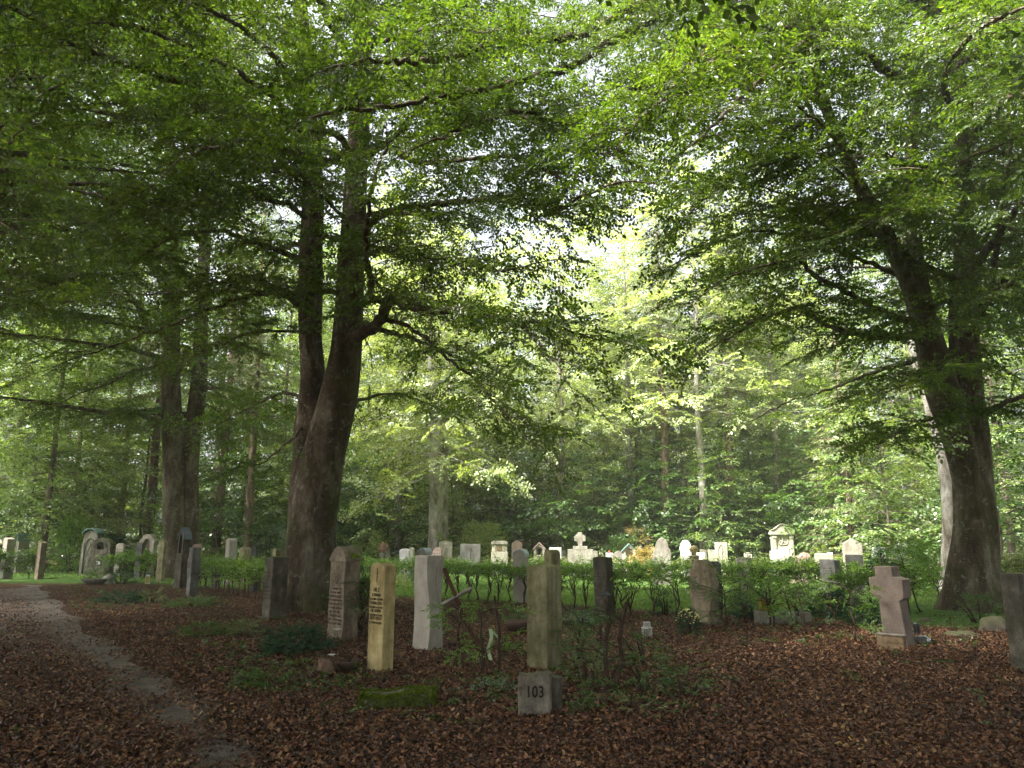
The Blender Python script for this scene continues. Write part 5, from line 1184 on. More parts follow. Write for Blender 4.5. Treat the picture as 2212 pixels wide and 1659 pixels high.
# far left
S('slant', 10, 68, 2150, 31, 'grey', 'tall plain grey-blue pillar at the far left in front of the copper-roofed stone', 30, .30)
S('rect', 0, 20, 2178, 36, 'dark', 'dark stone cut off by the left edge of the view', 0, .2)
def cproof(e, W, H, T):
    prism([(x * 1.16, z + .03) for x, z in arc(0, H * .84, W * .5, 0, 180, 10, H * .18)] + [(x * 1.05, z - .02) for x, z in arc(0, H * .84, W * .5, 0, 180, 10, H * .18)][::-1], -T / 2 - .08, T / 2 + .08, 'roof', M['copper'], e, 0)
S('round', 62, 125, 2138, 36, 'pale', 'round arched stone with a green copper roof, far left', 35, .45, extra=cproof)
S('arc', 118, 152, 2176, 41, 'cream', 'small pale stone seen between two left pillars', 5, .2)
S('slant', 153, 197, 2166, 30.5, 'brown', 'weathered stone with worn lower half standing at the end of the far left hedge', 30, .24)
def roofed(e, W, H, T):
    h = W / 2; q = arc(0, H * .86, h * 1.1, 20, 160, 8, H * .17); prism([(x * 1.08, z + .05) for x, z in q] + [(x, z) for x, z in q[::-1]], -T / 2 - .1, T / 2 + .1, 'roof', M['copper'], e, 0)
    for s in (-1, 1): box(s * h * .8 - .06, s * h * .8 + .06, -T / 2 - .07, -T / 2 + .02, 0, H * .72, 'half_column', SM['pale'], e)
    relief_tube([(h * .55 * math.cos(a), H * .68 + H * .14 * math.sin(a)) for a in np.linspace(-.2, math.pi + .2, 12)], .04, 'arch_moulding', SM['pale'], e, -T / 2); relief_fig(e, W * .8, H * .9, T, 'pale')
S('round', 333, 408, 2122, 34.5, 'pale', 'large arched relief monument with a dark curved roof behind the dark arched monument', 6, .3, 'grave_monument', 'grave monument', extra=roofed)
S('arc', 467, 507, 2173, 33, 'cream', 'pale slab with several rows of letters and a small emblem', 6, .16, text=6)
S('rect', 446, 470, 2190, 38, 'cream', 'blank cream stone just left of the pale lettered slab', 4, .16)
def ring(e, W, H, T):
    g = Geo()
    for r_ in (.13, .06): tube(g, [(r_ * math.cos(a), -T / 2 - .01, H * .83 + r_ * math.sin(a)) for a in np.linspace(0, 6.28, 16)], np.full(16, .012), 6)
    g.obj('ring_emblem', SM['granite'], e, smooth=True)
S('rect', 549, 581, 2170, 31.5, 'granite', 'grey slab with a round ring emblem partly covering the niche stone', 4, .16, extra=ring)
# niche stone with red light
Y = 34; uc = px(597); H = at(uc, px(2137), Y).z; W = (px(624) - px(567)) / F * Y
e = empty('gravestone', (near_ground(uc, Y), Y, 0), R(-4), 'bright scalloped niche stone holding a red grave light', 'gravestone')
o_ = [(-W / 2, 0), (W / 2, 0), (W / 2, H * .78), (W * .55, H * .80), (W * .5, H * .86), (W * .36, H * .90), (W * .3, H * .97), (W * .1, H), (-W * .1, H), (-W * .3, H * .97), (-W * .36, H * .9), (-W * .5, H * .86), (-W * .55, H * .80), (-W / 2, H * .78)]
niche_front(o_, [(-W * .22, H * .66), (W * .22, H * .66), (W * .22, H * .80)] + arc(0, H * .80, W * .22, 10, 170, 8, H * .09) + [(-W * .22, H * .80)], -.17, .17, 'stone', SM['cream'], e, .1)
g = Geo(); V, Q = lathe([(.001, 0), (.04, 0), (.045, .08), (.03, .13), (.001, .14)], 10); g.add(V, Q); gl = g.obj('grave_light', M['red'], smooth=True); gl.location = (near_ground(px(601), Y - .02), Y - .02, H * .665); tag(gl, 'red grave light in the niche of the bright scalloped stone', 'grave light')
worn_rows([(H * (.58 - .06 * i), .05, -W * .3, W * .3) for i in range(3)], 'inscription', M['soft_letter'], e, -.176, 3)
# between the beeches
S('taper', 762, 773, 2146, 33, 'cream', 'slim pinkish stone post just behind the slate roofed pillar', 20, .2)
def fan(e, W, H, T):
    relief_tube([([(0, H * .80), (W * .42 * math.cos(R(a)), H * .80 + H * .13 * math.sin(R(a)))], .012) for a in (20, 50, 90, 130, 160)], 0, 'fan_relief', SM['pale'], e, -T / 2)
S('fan', 772, 812, 2177, 31, 'rose', 'stone with a fan relief on its flared top', 14, .2, extra=fan)
S('round', 903, 953, 2154, 27, 'grey', 'tall grey pillar with half-rounded top behind the left hedge', 34, .30)
S('arc', 958, 1010, 2188, 25.5, 'cut', 'rough-cut mossy yellow pillar right of the tall half-rounded grey one', 34, .28)
S('slant', 856, 894, 2233, 25, 'granite', 'low blue-grey stone with slanted top in the left hedge', 30, .25)
S('slant', 1019, 1050, 2253, 23.5, 'black', 'small polished dark stone left of the dark pillar', 30, .25)
S('wave', 1002, 1034, 2182, 37, 'granite', 'dark grey wavy stone in front of the round sunlit one', 6, .2)
S('round', 1020, 1061, 2169, 39, 'cream', 'round yellowish sunlit stone left of the mossy beech foot', 4, .2)
S('rect', 1096, 1140, 2195, 21, 'green', 'flat topped stone block just behind the dark pillar', 30, .3)
# middle, far row
S('rect', 1547, 1565, 2197, 38, 'pale', 'narrow pale stone beside the dry pink potted bloom', 5, .18)
S('arc', 1599, 1643, 2195, 30, 'white', 'white marble slab with grey veins under low arc left of the smooth grey pillar', 12, .18)
S('gable', 1637, 1660, 2190, 33, 'cream', 'gabled cream stone with a mossy cap close behind the veined marble slab', 10, .25)
S('round', 1674, 1727, 2197, 19, 'grey', 'grey stone with a metal-sheeted half-round top showing over the smooth pillar', 26, .25, capm='lead')
S('wave', 1712, 1765, 2177, 38, 'granite', 'dark grey scalloped stone behind the reddish lettered one', 5, .2, extra=lambda e, W, H, T: relief_tube([(W * .4 * math.cos(a), H * .84 + .1 * math.sin(a)) for a in np.linspace(.2, 2.9, 8)], .02, 'moulding', SM['granite'], e, -T / 2))
e = S('wave', 1728, 1770, 2190, 31, 'rose', 'small reddish stone with pale letters and a swept top', 8, .18)
worn_rows([(1.02, .05, -.14, .14), (.93, .035, -.16, .16), (.86, .035, -.1, .1)], 'inscription', M['paper'], e, -.096, 5)
S('lowgable', 1757, 1812, 2160, 36.5, 'cream', 'cream stone with a carved figure under an arch and mossy coping', 6, .25, capm='moss', extra=arch_frame)
def urnrel(e, W, H, T):
    relief_tube([([(0, H * .6), (0, H * .80)], .02), ([(-.07, H * .82), (.07, H * .82)], .03), ([(-.06, H * .87), (.06, H * .87)], .025)], 0, 'bowl_relief', SM['granite'], e, -T / 2)
    box(-.012, .012, -T / 2 - .005, -T / 2 + .01, 0, H * .6, 'joint', SM['black'], e, 0)
S('rect', 1842, 1924, 2176, 34, 'granite', 'wide dark grey slab with a bowl relief before a green shrub', 4, .2, extra=urnrel)
def niche_mon(e, W, H, T): pass
Y = 33.5; uc = px(1999); H = at(uc, px(2163), Y).z; W = (px(2031) - px(1967)) / F * Y
e = empty('gravestone', (near_ground(uc, Y), Y, 0), R(-4), 'cream stone with a framed bronze panel and heavy weathered cap', 'gravestone')
box(-W / 2, W / 2, -.16, .16, 0, H * .68, 'base', SM['cream'], e, .01); box(-W * .45, W * .45, -.13, .13, H * .681, H * .89, 'frame', SM['cream'], e, .01)
prism([(-W / 2, H * .891), (W / 2, H * .891), (W / 2, H * .95), (W * .36, H * .99), (0, H), (-W * .36, H * .99), (-W / 2, H * .95)], -.18, .18, 'cap', SM['pale'], e, .015)
box(-W * .16, W * .16, -.15, -.125, H * .715, H * .86, 'panel', M['brass'], e, .004)
for s in (-1, 1): box(s * W * .27 - .03, s * W * .27 + .03, -.155, -.12, H * .70, H * .88, 'pilaster', SM['cream'], e, .004)
S('gable', 2047, 2090, 2160, 37, 'rose', 'pinkish gabled stone partly hidden by a climbing shrub', 10, .22)
S('round', 2053, 2113, 2201, 19.5, 'grey', 'pale grey stone with a half-round metal-sheeted top left of the broad pillar', 22, .22, capm='lead')
S('rect', 2197, 2245, 2190, 34, 'white', 'plain white slab behind the dark green arched stone', 6, .16)
S('round', 2176, 2240, 2199, 14.2, 'green', 'dark green arched stone peering over the broad square pillar', 38, .30)
S('arc', 2246, 2266, 2200, 37, 'pale', 'narrow pale stone with a little plant above it beside the white slab', 5, .16)
# chapel with gable
def chapel(x0, x1, vt, Y, label, m, roofm, light=None):
    uc = px((x0 + x1) / 2); H = at(uc, px(vt), Y).z; W = (px(x1) - px(x0)) / F * Y; he = H - W * .42
    e = empty('gravestone', (near_ground(uc, Y), Y, 0), R(-5), label, 'gravestone')
    niche_front([(-W * .45, 0), (W * .45, 0), (W * .45, he), (0, H - .03), (-W * .45, he)], [(-W * .26, H * .60), (W * .26, H * .60), (W * .26, H * .78)] + arc(0, H * .78, W * .26, 10, 170, 8, H * .09) + [(-W * .26, H * .78)], -.15, .15, 'stone', SM[m], e, .06)
    for s in (-1, 1):
        q = [(0, H + .03), (s * W * .52, he - .03), (s * W * .52, he - .08), (0, H - .025)]
        prism(q if s > 0 else q[::-1], -.19, .19, 'roof_slope', M[roofm] if roofm in M else SM[roofm], e, 0)
    box(-W * .3, W * .3, -.18, -.151, H * .57, H * .60, 'niche_sill', SM[m], e, .003)
    return e, W, H
e, W, H = chapel(2134, 2181, 2171, 35, 'small gabled chapel stone with red gable edge, dark niche figure and flowers', 'cream', 'rose')
prism([(-.06, H * .62), (.06, H * .62), (.04, H * .72), (.10, H * .80), (0, H * .79), (-.10, H * .80), (-.04, H * .72)], .03, .075, 'niche_figure', M['iron'], e, .01)
# slab with wheel cross
def cross_on(e, W, H, T):
    box(-W * .29, W * .29, -T / 2, T / 2, H + .001, H + .13, 'step', SM['pale'], e, .01)
    z0 = H + .13; c = z0 + .32
    prism([(-.09, z0 + .001), (.09, z0 + .001), (.11, c - .13), (.24, c - .11), (.24, c + .11), (.11, c + .13), (.09, c + .26), (-.09, c + .26), (-.11, c + .13), (-.24, c + .11), (-.24, c - .11), (-.11, c - .13)], -.07, .07, 'cross', SM['pale'], e, .015)
    g = Geo(); tube(g, [(.19 * math.cos(a), 0, c + .19 * math.sin(a)) for a in np.linspace(0, 6.283, 20)], np.full(20, .035), 8); g.obj('cross_wheel', SM['pale'], e, smooth=True)
S('rect', 2272, 2369, 2197, 33, 'pale', 'wide lichen-dark slab carrying a stone wheel cross', 6, .26, extra=cross_on)
S('arc', 2362, 2390, 2203, 35, 'pale', 'small pale stone tucked behind the right end of the wheel cross slab', 5, .16)
S('rect', 2422, 2450, 2212, 34, 'white', 'low white block carrying a small red-topped light', 5, .2)
S('wave', 2449, 2487, 2203, 34.5, 'pale', 'streaky pale stone with a crumbling top beside the copper-roofed chapel stone', 5, .18)
chapel(2486, 2542, 2176, 33.5, 'cream chapel stone under a steep green copper roof', 'cream', 'copper')
def strip(e, W, H, T):
    for s in (-1,): prism([(-W * .56, 0), (-W * .42, 0), (-W * .42, H * .6), (-W * .56, H * .6)], -T / 2 - .03, T / 2, 'edge_column', SM['pale'], e, .01)
S('baroque', 2615, 2680, 2152, 27, 'pale', 'tall stone with a stepped rounded top beside the straw-coloured bush', 16, .28, extra=strip)
S('scroll', 2719, 2763, 2160, 32, 'white', 'bright white stone with a scrolled round head', 10, .22)
S('rect', 2782, 2816, 2211, 34, 'white', 'low white slab just right of the stone urn', 5, .2)
S('slant', 2797, 2824, 2197, 36, 'pale', 'left half of a split pale stone', 5, .18)
S('slant', 2828, 2858, 2197, 36, 'cream', 'right half of a split pale stone next to the relief stone', 5, .18)
def tall_rel(e, W, H, T): relief_tube([([(-W * .28, H * .5), (-W * .28, H * .80), (0, H * .93), (W * .28, H * .80), (W * .28, H * .5)], .02), ([(0, H * .45), (0, H * .88)], .025), ([(-W * .15, H * .74), (W * .15, H * .74)], .02)], 0, 'relief', SM['cream'], e, -T / 2)
S('rect', 2858, 2906, 2170, 32, 'cream', 'tall rectangular stone with arched window-like relief', 7, .22, extra=tall_rel)
S('lowgable', 2972, 3005, 2210, 33, 'cream', 'low cream stone with a dark scratched emblem left of the small iron cross', 5, .18)
# pediment monument
Y = 36; uc = px(3126); H = at(uc, px(2101), Y).z; W = (px(3167) - px(3085)) / F * Y
e = empty('grave_monument', (near_ground(uc, Y), Y, 0), R(-4), 'tall temple-like monument with curved pediment and figure relief', 'grave monument')
box(-W * .47, W * .47, -.2, .2, 0, H * .80, 'wall', SM['cream'], e, .01)
for s in (-1, 1):
    box(s * W * .40 - .08, s * W * .40 + .08, -.27, -.201, 0, H * .80, 'pilaster', SM['cream'], e, .01); box(s * W * .40 - .10, s * W * .40 + .10, -.29, -.205, H * .72, H * .77, 'capital', SM['cream'], e, .01)
prism([(-W * .54, H * .801), (W * .54, H * .801), (W * .54, H * .85), (-W * .54, H * .85)], -.32, .25, 'entablature', SM['cream'], e, .01)
prism([(-W * .5, H * .851), (W * .5, H * .851), (W * .5, H * .88), (W * .36, H * .91), (W * .14, H * .985), (0, H), (-W * .14, H * .985), (-W * .36, H * .91), (-W * .5, H * .88)], -.28, .22, 'pediment', SM['cream'], e, .01)
relief_tube([([(-W * .56, H * .885), (-W * .36, H * .925), (-W * .14, H * 1.0), (0, H * 1.015), (W * .14, H * 1.0), (W * .36, H * .925), (W * .56, H * .885)], .04)], 0, 'cornice', SM['pale'], e, -.28)
relief_tube([([(-W * .2, H * .875), (0, H * .92), (W * .2, H * .875)], .03), ([(W * .24 * math.cos(a), H * .66 + H * .08 * math.sin(a)) for a in np.linspace(0, 6.28, 16)], .025), ([(-W * .1, H * .58), (0, H * .68), (-W * .05, H * .73)], .045), ([(W * .12, H * .60), (W * .02, H * .66), (-W * .15, H * .66)], .035), ([(-W * .15, H * .59), (W * .17, H * .59)], .035)], 0, 'relief', SM['cream'], e, -.2)
box(-W * .26, W * .26, -.235, -.201, 0, H * .54, 'tablet', SM['white'], e, .006)
S('arc', 3077, 3125, 2200, 30, 'white', 'white veined marble slab before the pedimented monument', 14, .22)
S('rect', 3157, 3217, 2224, 27, 'rose', 'low brown-grey block stone right of the white veined marble slab', 24, .3)
S('round', 3190, 3238, 2211, 33, 'rose', 'pink half-round stone topped by a tiny cross', 4, .2, extra=lambda e, W, H, T: prism([(-.01, H), (.01, H), (.01, H + .08), (-.01, H + .08)], -.01, .01, 'finial', M['iron'], e, 0))
S('slant', 3257, 3322, 2212, 28, 'cream', 'broad cream stone with a rising shoulder before the pale trunk bushes', 20, .3)
S('rect', 3305, 3325, 2210, 32, 'white', 'white post stone directly behind the broad shouldered cream stone', 20, .3)
S('gable', 3370, 3441, 2154, 27, 'cream', 'big cream gabled stone shining at the right of the clearing', 16, .3)
S('rect', 3381, 3438, 2219, 23, 'granite', 'low grey lettered block in front of the big cream gabled stone', 26, .25, text=3)
S('arc', 3481, 3536, 2187, 30, 'white', 'white stone half covered by twigs left of the white shouldered slab', 6, .2)
S('slant', 3523, 3580, 2228, 24, 'pale', 'slanted pale stone behind the top of the pink granite cross', 16, .25)
S('arc', 3574, 3632, 2173, 31, 'white', 'white shouldered slab above the pink granite cross', 6, .2)
S('arc', 3684, 3727, 2220, 33, 'cream', 'low cream stone with faint lettering left of the peeling trunk', 4, .2, text=1)
S('wave', 4086, 4130, 2182, 28, 'white', 'white swept-top stone at the right edge', 8, .2)
S('arc', 4036, 4090, 2242, 26, 'granite', 'low grey stone among the hedge at the right edge', 12, .2)
S('rect', 3880, 3915, 2290, 25, 'pale', 'grey stone seen under the hedge right of the three-stemmed trunk', 12, .2)

# stone urn on its post
Y = 24; X = near_ground(px(2773), Y); zt = at(px(2773), px(2182), Y).z; zb = at(px(2773), px(2222), Y).z
e = empty('stone_urn', (X, Y, zb), 0, 'tan stone urn on a post rising behind the rococo stone', 'urn'); hU = zt - zb
g = Geo(); V, Q = lathe([(.001, 0), (.055, 0), (.05, .03), (.022, .05), (.03, .09), (.11, .18), (.14, .28), (.142, .33), (.15, .335), (.15, .36), (.11, .37)], 20); g.add(V * [1, 1, hU / .5], Q); g.obj('bowl', SM['ochre'], e, smooth=True)
g = Geo(); V, Q = lathe([(.112, .371), (.115, .40), (.09, .46), (.04, .49), (.001, .5)], 20); g.add(V * [1, 1, hU / .5], Q); g.obj('lid', SM['ochre'], e, smooth=True)
po = empty('urn_post', (X, Y, 0), R(-10), 'pinkish square post under the stone urn', 'post'); box(-.14, .14, -.14, .14, 0, zb - .03, 'shaft', SM['rose'], po); box(-.17, .17, -.17, .17, zb - .029, zb, 'slab', SM['rose'], po)

# wrought iron crosses
def iron_cross(u, vt, vb, Y, hw, label, rings):
    z1 = at(px(u), px(vt), Y).z; e = empty('iron_cross', (near_ground(px(u), Y), Y, 0), R(-8), label, 'iron cross'); zc = z1 - hw * .9
    g = Geo(); tube(g, [(0, 0, 0), (0, 0, z1)], [.016, .012], 6); g.obj('shaft', M['iron'], e); g = Geo(); tube(g, [(-hw, 0, zc), (hw, 0, zc)], [.012, .012], 6); g.obj('arm', M['iron'], e)
    g = Geo(); k = hw * .42
    for sx in (-1, 1):
        for sz in (-1, 1):
            for (ox, oz, r_) in ((.5, .5, .42), (.95, .3, .22), (.3, .95, .22)):
                tube(g, [(sx * (ox * k * 1.6 + r_ * k * (1 - a / 9) * math.cos(a)), 0, zc + sz * (oz * k * 1.6 + r_ * k * (1 - a / 9) * math.sin(a))) for a in np.linspace(0, 7.5, 16)], np.full(16, .008), 5)
    if rings:
        for sx, sz in ((-1, 0), (1, 0), (0, 1), (0, -1)):
            V, Q = lathe([(.001, -.03), (.03, -.01), (.03, .01), (.001, .03)], 8); g.add(V + [sx * hw * .8, 0, zc + sz * hw * .8], Q)
            tube(g, [(sx * hw * .8 + .06 * math.cos(a), 0, zc + sz * hw * .8 + .06 * math.sin(a)) for a in np.linspace(0, 6.28, 12)], np.full(12, .008), 5)
        tube(g, [(hw * .35 * math.cos(a), 0, zc - hw * 1.5 + hw * .35 * math.sin(a)) for a in np.linspace(0, 6.28, 16)], np.full(16, .01), 5)
    g.obj('scrollwork', M['iron'], e); return e
iron_cross(3517, 2210, 2310, 15.5, .30, 'large ornate wrought iron cross left of the pink granite cross', True)
iron_cross(3005, 2188, 2240, 24, .22, 'small wrought iron cross above the pale stone with carved cross', False)
# ------------------------------------------------------------------ hedges, saplings, plants
def hedge(A, B, h, wd, label, m='hedge_leaf', gap=.42, seed=0, kind='hedge', lo=.35, dens=1.0, z0leaf=None, stems=True, scale=(.7, 1.3)):
    """clipped hedge on bare crooked stems between two ground points"""
    A = Vector(A); B = Vector(B); L = (B - A).length; d = (B - A).normalized(); n_ = Vector((-d.y, d.x, 0)); rng = np.random.default_rng(seed)
    e = empty('hedge', (A + B) / 2, 0, label, 'hedge', 'clipped hedges between the grave rows'); org = np.array(e.location)
    d, n_ = np.array(d), np.array(n_); P, D = [], []; k = int(L / gap); z0leaf = h * lo if z0leaf is None else z0leaf
    for i in range(k + 1):
        c = np.array(A) + d * (L * i / max(1, k) + rng.normal(0, .05)) + n_ * rng.normal(0, .03); g = Geo()
        if stems:
            p = [c - [0, 0, .03]]
            for z in np.linspace(.12, h * .85, 5): p.append(c + d * rng.normal(0, .05) * z / h * 2 + n_ * rng.normal(0, .03) + [0, 0, z])
            tube(g, np.array(p) - org, np.linspace(.022, .008, 6) * rng.uniform(.8, 1.3), 5, cap=False)
            for _ in range(int(5)):
                j = rng.integers(1, 4); q = p[j]; t_ = c + d * rng.uniform(-.3, .3) + n_ * rng.uniform(-wd * .4, wd * .4) + [0, 0, h * rng.uniform(.7, .95)]
                mid = (q + t_) / 2 + d * rng.normal(0, .04); tube(g, np.array([q, mid, t_]) - org, [.011, .008, .004], 4, cap=False)
            if k <= 60: g.obj('stem', M['twig'], e)
            else:
                if i == 0: allst = Geo()
                V_, Q_, _ = g.arrays(); allst.add(V_, Q_)
    if stems and k > 60: allst.obj('stems', M['twig'], e)
    N = int(L * h * 260 * dens)
    t = rng.random(N) * L; zz_ = rng.random(N) ** (0.65); z = z0leaf + (h - z0leaf) * zz_; keep = rng.random(N) < np.clip((z - z0leaf) / (h - z0leaf) * 1.6 + .25, 0, 1)
    clump = np.sin(t * 2 * np.pi / gap / 1.0 + 1) * .5 + .5; keep &= rng.random(N) < np.where(z > h * .8, 1, .45 + .55 * clump)
    t, z = t[keep], z[keep]; N = len(t); off = rng.uniform(-1, 1, N) * wd / 2
    top = rng.random(N) < .35; z = np.where(top, h - rng.random(N) * .08 + rng.normal(0, .015, N), np.minimum(z, h))
    P = np.array(A)[None] + d[None] * t[:, None] + n_[None] * off[:, None]; P[:, 2] = z + .02 * np.sin(t * 1.7)
    D = rng.normal(0, 1, (N, 3)); D[:, 2] = np.abs(D[:, 2]) * .5 - .2 + np.where(z > h * .93, -.25, .1)
    Fm = rot_frames(D, rng.normal(0, .5, N), rng); S = rng.uniform(*scale, N) * np.where(z > h * .93, .6, 1); T = SPR[kind]; ix = rng.integers(0, len(T), N); g = Geo(); gt = Geo()
    for q in range(len(T)):
        put(g, T[q].V, T[q].Q, P[ix == q] - org, Fm[ix == q], S[ix == q]); put(gt, T[q].TV, T[q].TQ, P[ix == q] - org, Fm[ix == q], S[ix == q])
    g.obj('foliage', M[m], e); gt.obj('twigs', M['twig'], e)
    return e
# the hedge behind the nearest stones, running obliquely from the left
a, b, c = gnd(425, 1267), gnd(572, 1301), gnd(775, 1380)
hedge(a, b, .92, .55, 'green hedge behind the notched grey pillar reaching to the dark pillar', gap=.5, seed=1, kind='hedge', lo=.3, dens=.6)
hedge(gnd(742, 1366), c, .80, .4, 'short leafy hedge piece between the moss-capped stone and the HILZ stele', 'shrub_leaf', .4, seed=2, lo=.1)
hedge(gnd(950, 1290), gnd(1362, 1331), .90, .45, 'hedge with open crooked stems right of the smooth grey pillar, nearest of the middle rows', gap=.42, seed=3, lo=.55, dens=.42)
hedge(gnd(1350, 1331), gnd(1530, 1338), .86, .45, 'hedge piece with open stems just left of the rococo stone', 'hedge_leaf', .45, seed=4, lo=.5, dens=.42)
hedge(gnd(1565, 1338), gnd(1790, 1362), .84, .5, 'leafy overgrown hedge piece right of the rococo stone', 'hedge_leaf', .5, seed=5, lo=.4, dens=.3)
hedge(gnd(1800, 1330), gnd(1960, 1325), .8, .4, 'hedge piece behind the pink granite cross', 'hedge_leaf', .45, seed=6, lo=.25, dens=.8)
def far_h(u0, Y0, u1, Y1, h, label, m='hedge_leaf', gap=.5, seed=7, **k):
    hedge((near_ground(u0, Y0), Y0, 0), (near_ground(u1, Y1), Y1, 0), h, .55, label, m, gap, seed, 'hedge', scale=(1.1, 1.8), **k)
far_h(770, 31, 1130, 25, .68, 'second clipped hedge, running from the mossy trunk past the smooth grey pillar', dens=.45, seed=8, lo=.3)
far_h(1130, 25, 1760, 22.8, .78, 'second clipped hedge continuing from the broad pillar to the saplings', dens=.55, seed=9, lo=.2)
far_h(1640, 24, 2010, 21, .80, 'dense hedge below the row of white slabs at the right', dens=.6, seed=10, lo=.05)
far_h(420, 33, 620, 31, .78, 'far sunlit clipped hedge left of the mossy-footed beech', 'far_hedge_leaf', dens=.6, seed=11, lo=.05)
far_h(760, 36, 1300, 33, .60, 'third yellowish clipped hedge under the far middle row of stones', 'far_hedge_leaf', dens=.5, seed=12, lo=.05)
far_h(1300, 33, 1980, 27, .66, 'third yellowish clipped hedge under the far right row of stones', 'far_hedge_leaf', dens=.5, seed=13, lo=.05)
far_h(-60, 30.5, 104, 31, .95, 'reddish-tinged hedge behind the tall far left pillar', 'shrub_leaf', dens=.6, seed=14, lo=.1)
far_h(246, 32.5, 362, 31, .85, 'hedge right of the dark arched monument', 'hedge_leaf', dens=.45, seed=15, lo=.3)
far_h(2160, 24, 2230, 22, 1.0, 'hedge end seen right of the three-stemmed beech', 'far_hedge_leaf', dens=.6, seed=16, lo=.1)

def sapling(u, v, h, label, seed, n=14, kind='near', m='hedge_leaf', sc=(.25, .42), lean=0.0, cut=False, spread=.35, r=.018, group='saplings left of the old near hedge'):
    b = gnd(u, v); T = Tree((b.x, b.y, 0), seed, kind); rng = T.rng; T.scale = sc; B = np.array([b.x, b.y, -.03]); pts = [B]
    for z in np.linspace(.15, h, 5): pts.append(B + [lean * z + rng.normal(0, .02), rng.normal(0, .02), z])
    tube(T.wood, pts, np.linspace(r * 1.2, r * (.75 if cut else .35), 6), 7, cap=True)
    for k in range(4): a = rng.uniform(0, 6.28); tube(T.wood, [B + [0, 0, .05], B + [.06 * math.cos(a), .06 * math.sin(a), .02], B + [.15 * math.cos(a), .15 * math.sin(a), .0]], [r, r * .6, .003], 4, cap=False)
    for k in range(n):
        z = rng.uniform(.25, 1) * h; a = rng.uniform(0, 6.28); p = B + [lean * z, 0, z]; l = rng.uniform(.3, 1) * spread; q = p + np.array([math.cos(a) * l, math.sin(a) * l, l * rng.uniform(.1, .7)])
        tube(T.wood, [p, (p + q) / 2 + [0, 0, .02], q], [.006, .005, .003], 4, cap=False); T.P.append(q); T.D.append(np.array([math.cos(a), math.sin(a), rng.uniform(-.3, .3)]))
        T.P.append((p + q) / 2); T.D.append(np.array([math.cos(a + .8), math.sin(a + .8), rng.uniform(-.3, .3)]))
    e = T.finish('sapling', M[m], M['twig'], label, group, cat='sapling'); [setattr(ch, 'name', 'woody_stem') for ch in e.children if ch.name.startswith('trunk')]
    return e
sapling(989, 1449, .82, 'thin sapling leaning beside the smooth grey pillar', 101, 6, spread=.28)
sapling(1040, 1463, .80, 'sapling with broad leaves in the middle of the three before the ribbon', 102, 9, spread=.34)
sapling(1075, 1462, .95, 'bare topped stem right of the ribboned sapling', 103, 3, cut=True, spread=.2)
sapling(1312, 1497, .98, 'cut brown stem carrying a flat metal cap near the ferny undergrowth', 104, 6, cut=True, m='shrub_leaf', spread=.5, r=.024, lean=.0)
sapling(1330, 1496, .95, 'crooked sawn-off stem leaning right with bare twigs', 105, 5, cut=True, m='shrub_leaf', spread=.5, r=.026, lean=.12)
sapling(1296, 1455, .62, 'short dead stem just left of the capped brown stem', 106, 3, cut=True, m='shrub_leaf', spread=.4, r=.018)
sapling(1663, 1353, .8, 'leafy sapling at the left end of the low stone kerb', 107, 13, m='hedge_leaf', spread=.5)
sapling(1706, 1364, .82, 'leafy forked sapling standing before the low stone kerb', 108, 16, m='hedge_leaf', spread=.55)
sapling(1743, 1376, .72, 'sapling bending left just right of the kerb sapling', 109, 11, m='shrub_leaf', spread=.45, lean=-.12)
sapling(1847, 1389, .85, 'sapling with few bright leaves left of the pink granite cross', 110, 12, m='hedge_leaf', spread=.4)
sapling(1570, 1362, .72, 'leafy sapling right beside the rococo stone', 111, 13, m='shrub_leaf', spread=.5)
sapling(1990, 1322, 1.55, 'tall thin maple sapling leaning left before the pale peeling trunk', 112, 26, m='hedge_leaf', spread=.4, lean=-.25, sc=(.4, .75))
sapling(785, 1385, .95, 'twiggy sapling left of the HILZ stele', 113, 9, m='shrub_leaf', spread=.3)
sapling(742, 1340, .95, 'seedy wild shoot beside the moss-capped stone', 114, 8, m='shrub_leaf', spread=.2)

# shrubs of the clearing
def shrub(name, u, Y, H, W, m, kind, label, seed, n=90, scale=(.3, .6), cat='shrub'):
    b = (near_ground(u, Y), Y, 0); T = bushy(seed, H, W, kind, n, .2, scale); e = T.finish(name, M[m], M['twig'], label, None, cat=cat, twigs=False)
    e.location = b; [setattr(ch, 'name', {'trunk': 'stems', 'crown': 'foliage'}[ch.name.split('.')[0]]) for ch in e.children]; return e
shrub('round_shrub', 800, 39, 1.9, 2.2, 'pale_leaf', 'hedge', 'round pale green shrub with small white flowers left of the pale forked beech', 201, 520, (1.0, 1.8))
shrub('conifer_bush', 745, 38, 1.0, .9, 'blue_needle', 'needle_s', 'low blue-green juniper beside the pale round shrub', 202, 70, (.6, 1.0))
shrub('conifer_bush', 587, 37, 2.3, 1.9, 'blue_needle', 'needle_s', 'blue-green cypress bush left of the mossy beech trunk', 203, 160, (.7, 1.2))
shrub('rose_shrub', 1040, 38, 2.3, 3.2, 'pale_leaf', 'hedge', 'large glossy shrub with upright shoots behind the wide dark grey slab', 204, 700, (1.0, 2.0))
shrub('straw_bush', 1375, 38, 2.2, 2.3, 'bronze_leaf', 'needle_s', 'straw-coloured feathery bush beside the stepped round stone', 205, 260, (.5, 1.0))
shrub('maple_bush', 1395, 31, 1.1, 1.5, 'bronze_leaf', 'hedge', 'low orange-yellow bush at the foot of the straw-coloured bush', 206, 300, (.9, 1.5))
shrub('dark_bush', 1335, 37, 1.6, 1.5, 'shrub_leaf', 'hedge', 'dark bush between copper-roofed chapel stone and straw bush', 207, 300, (1.0, 1.7))
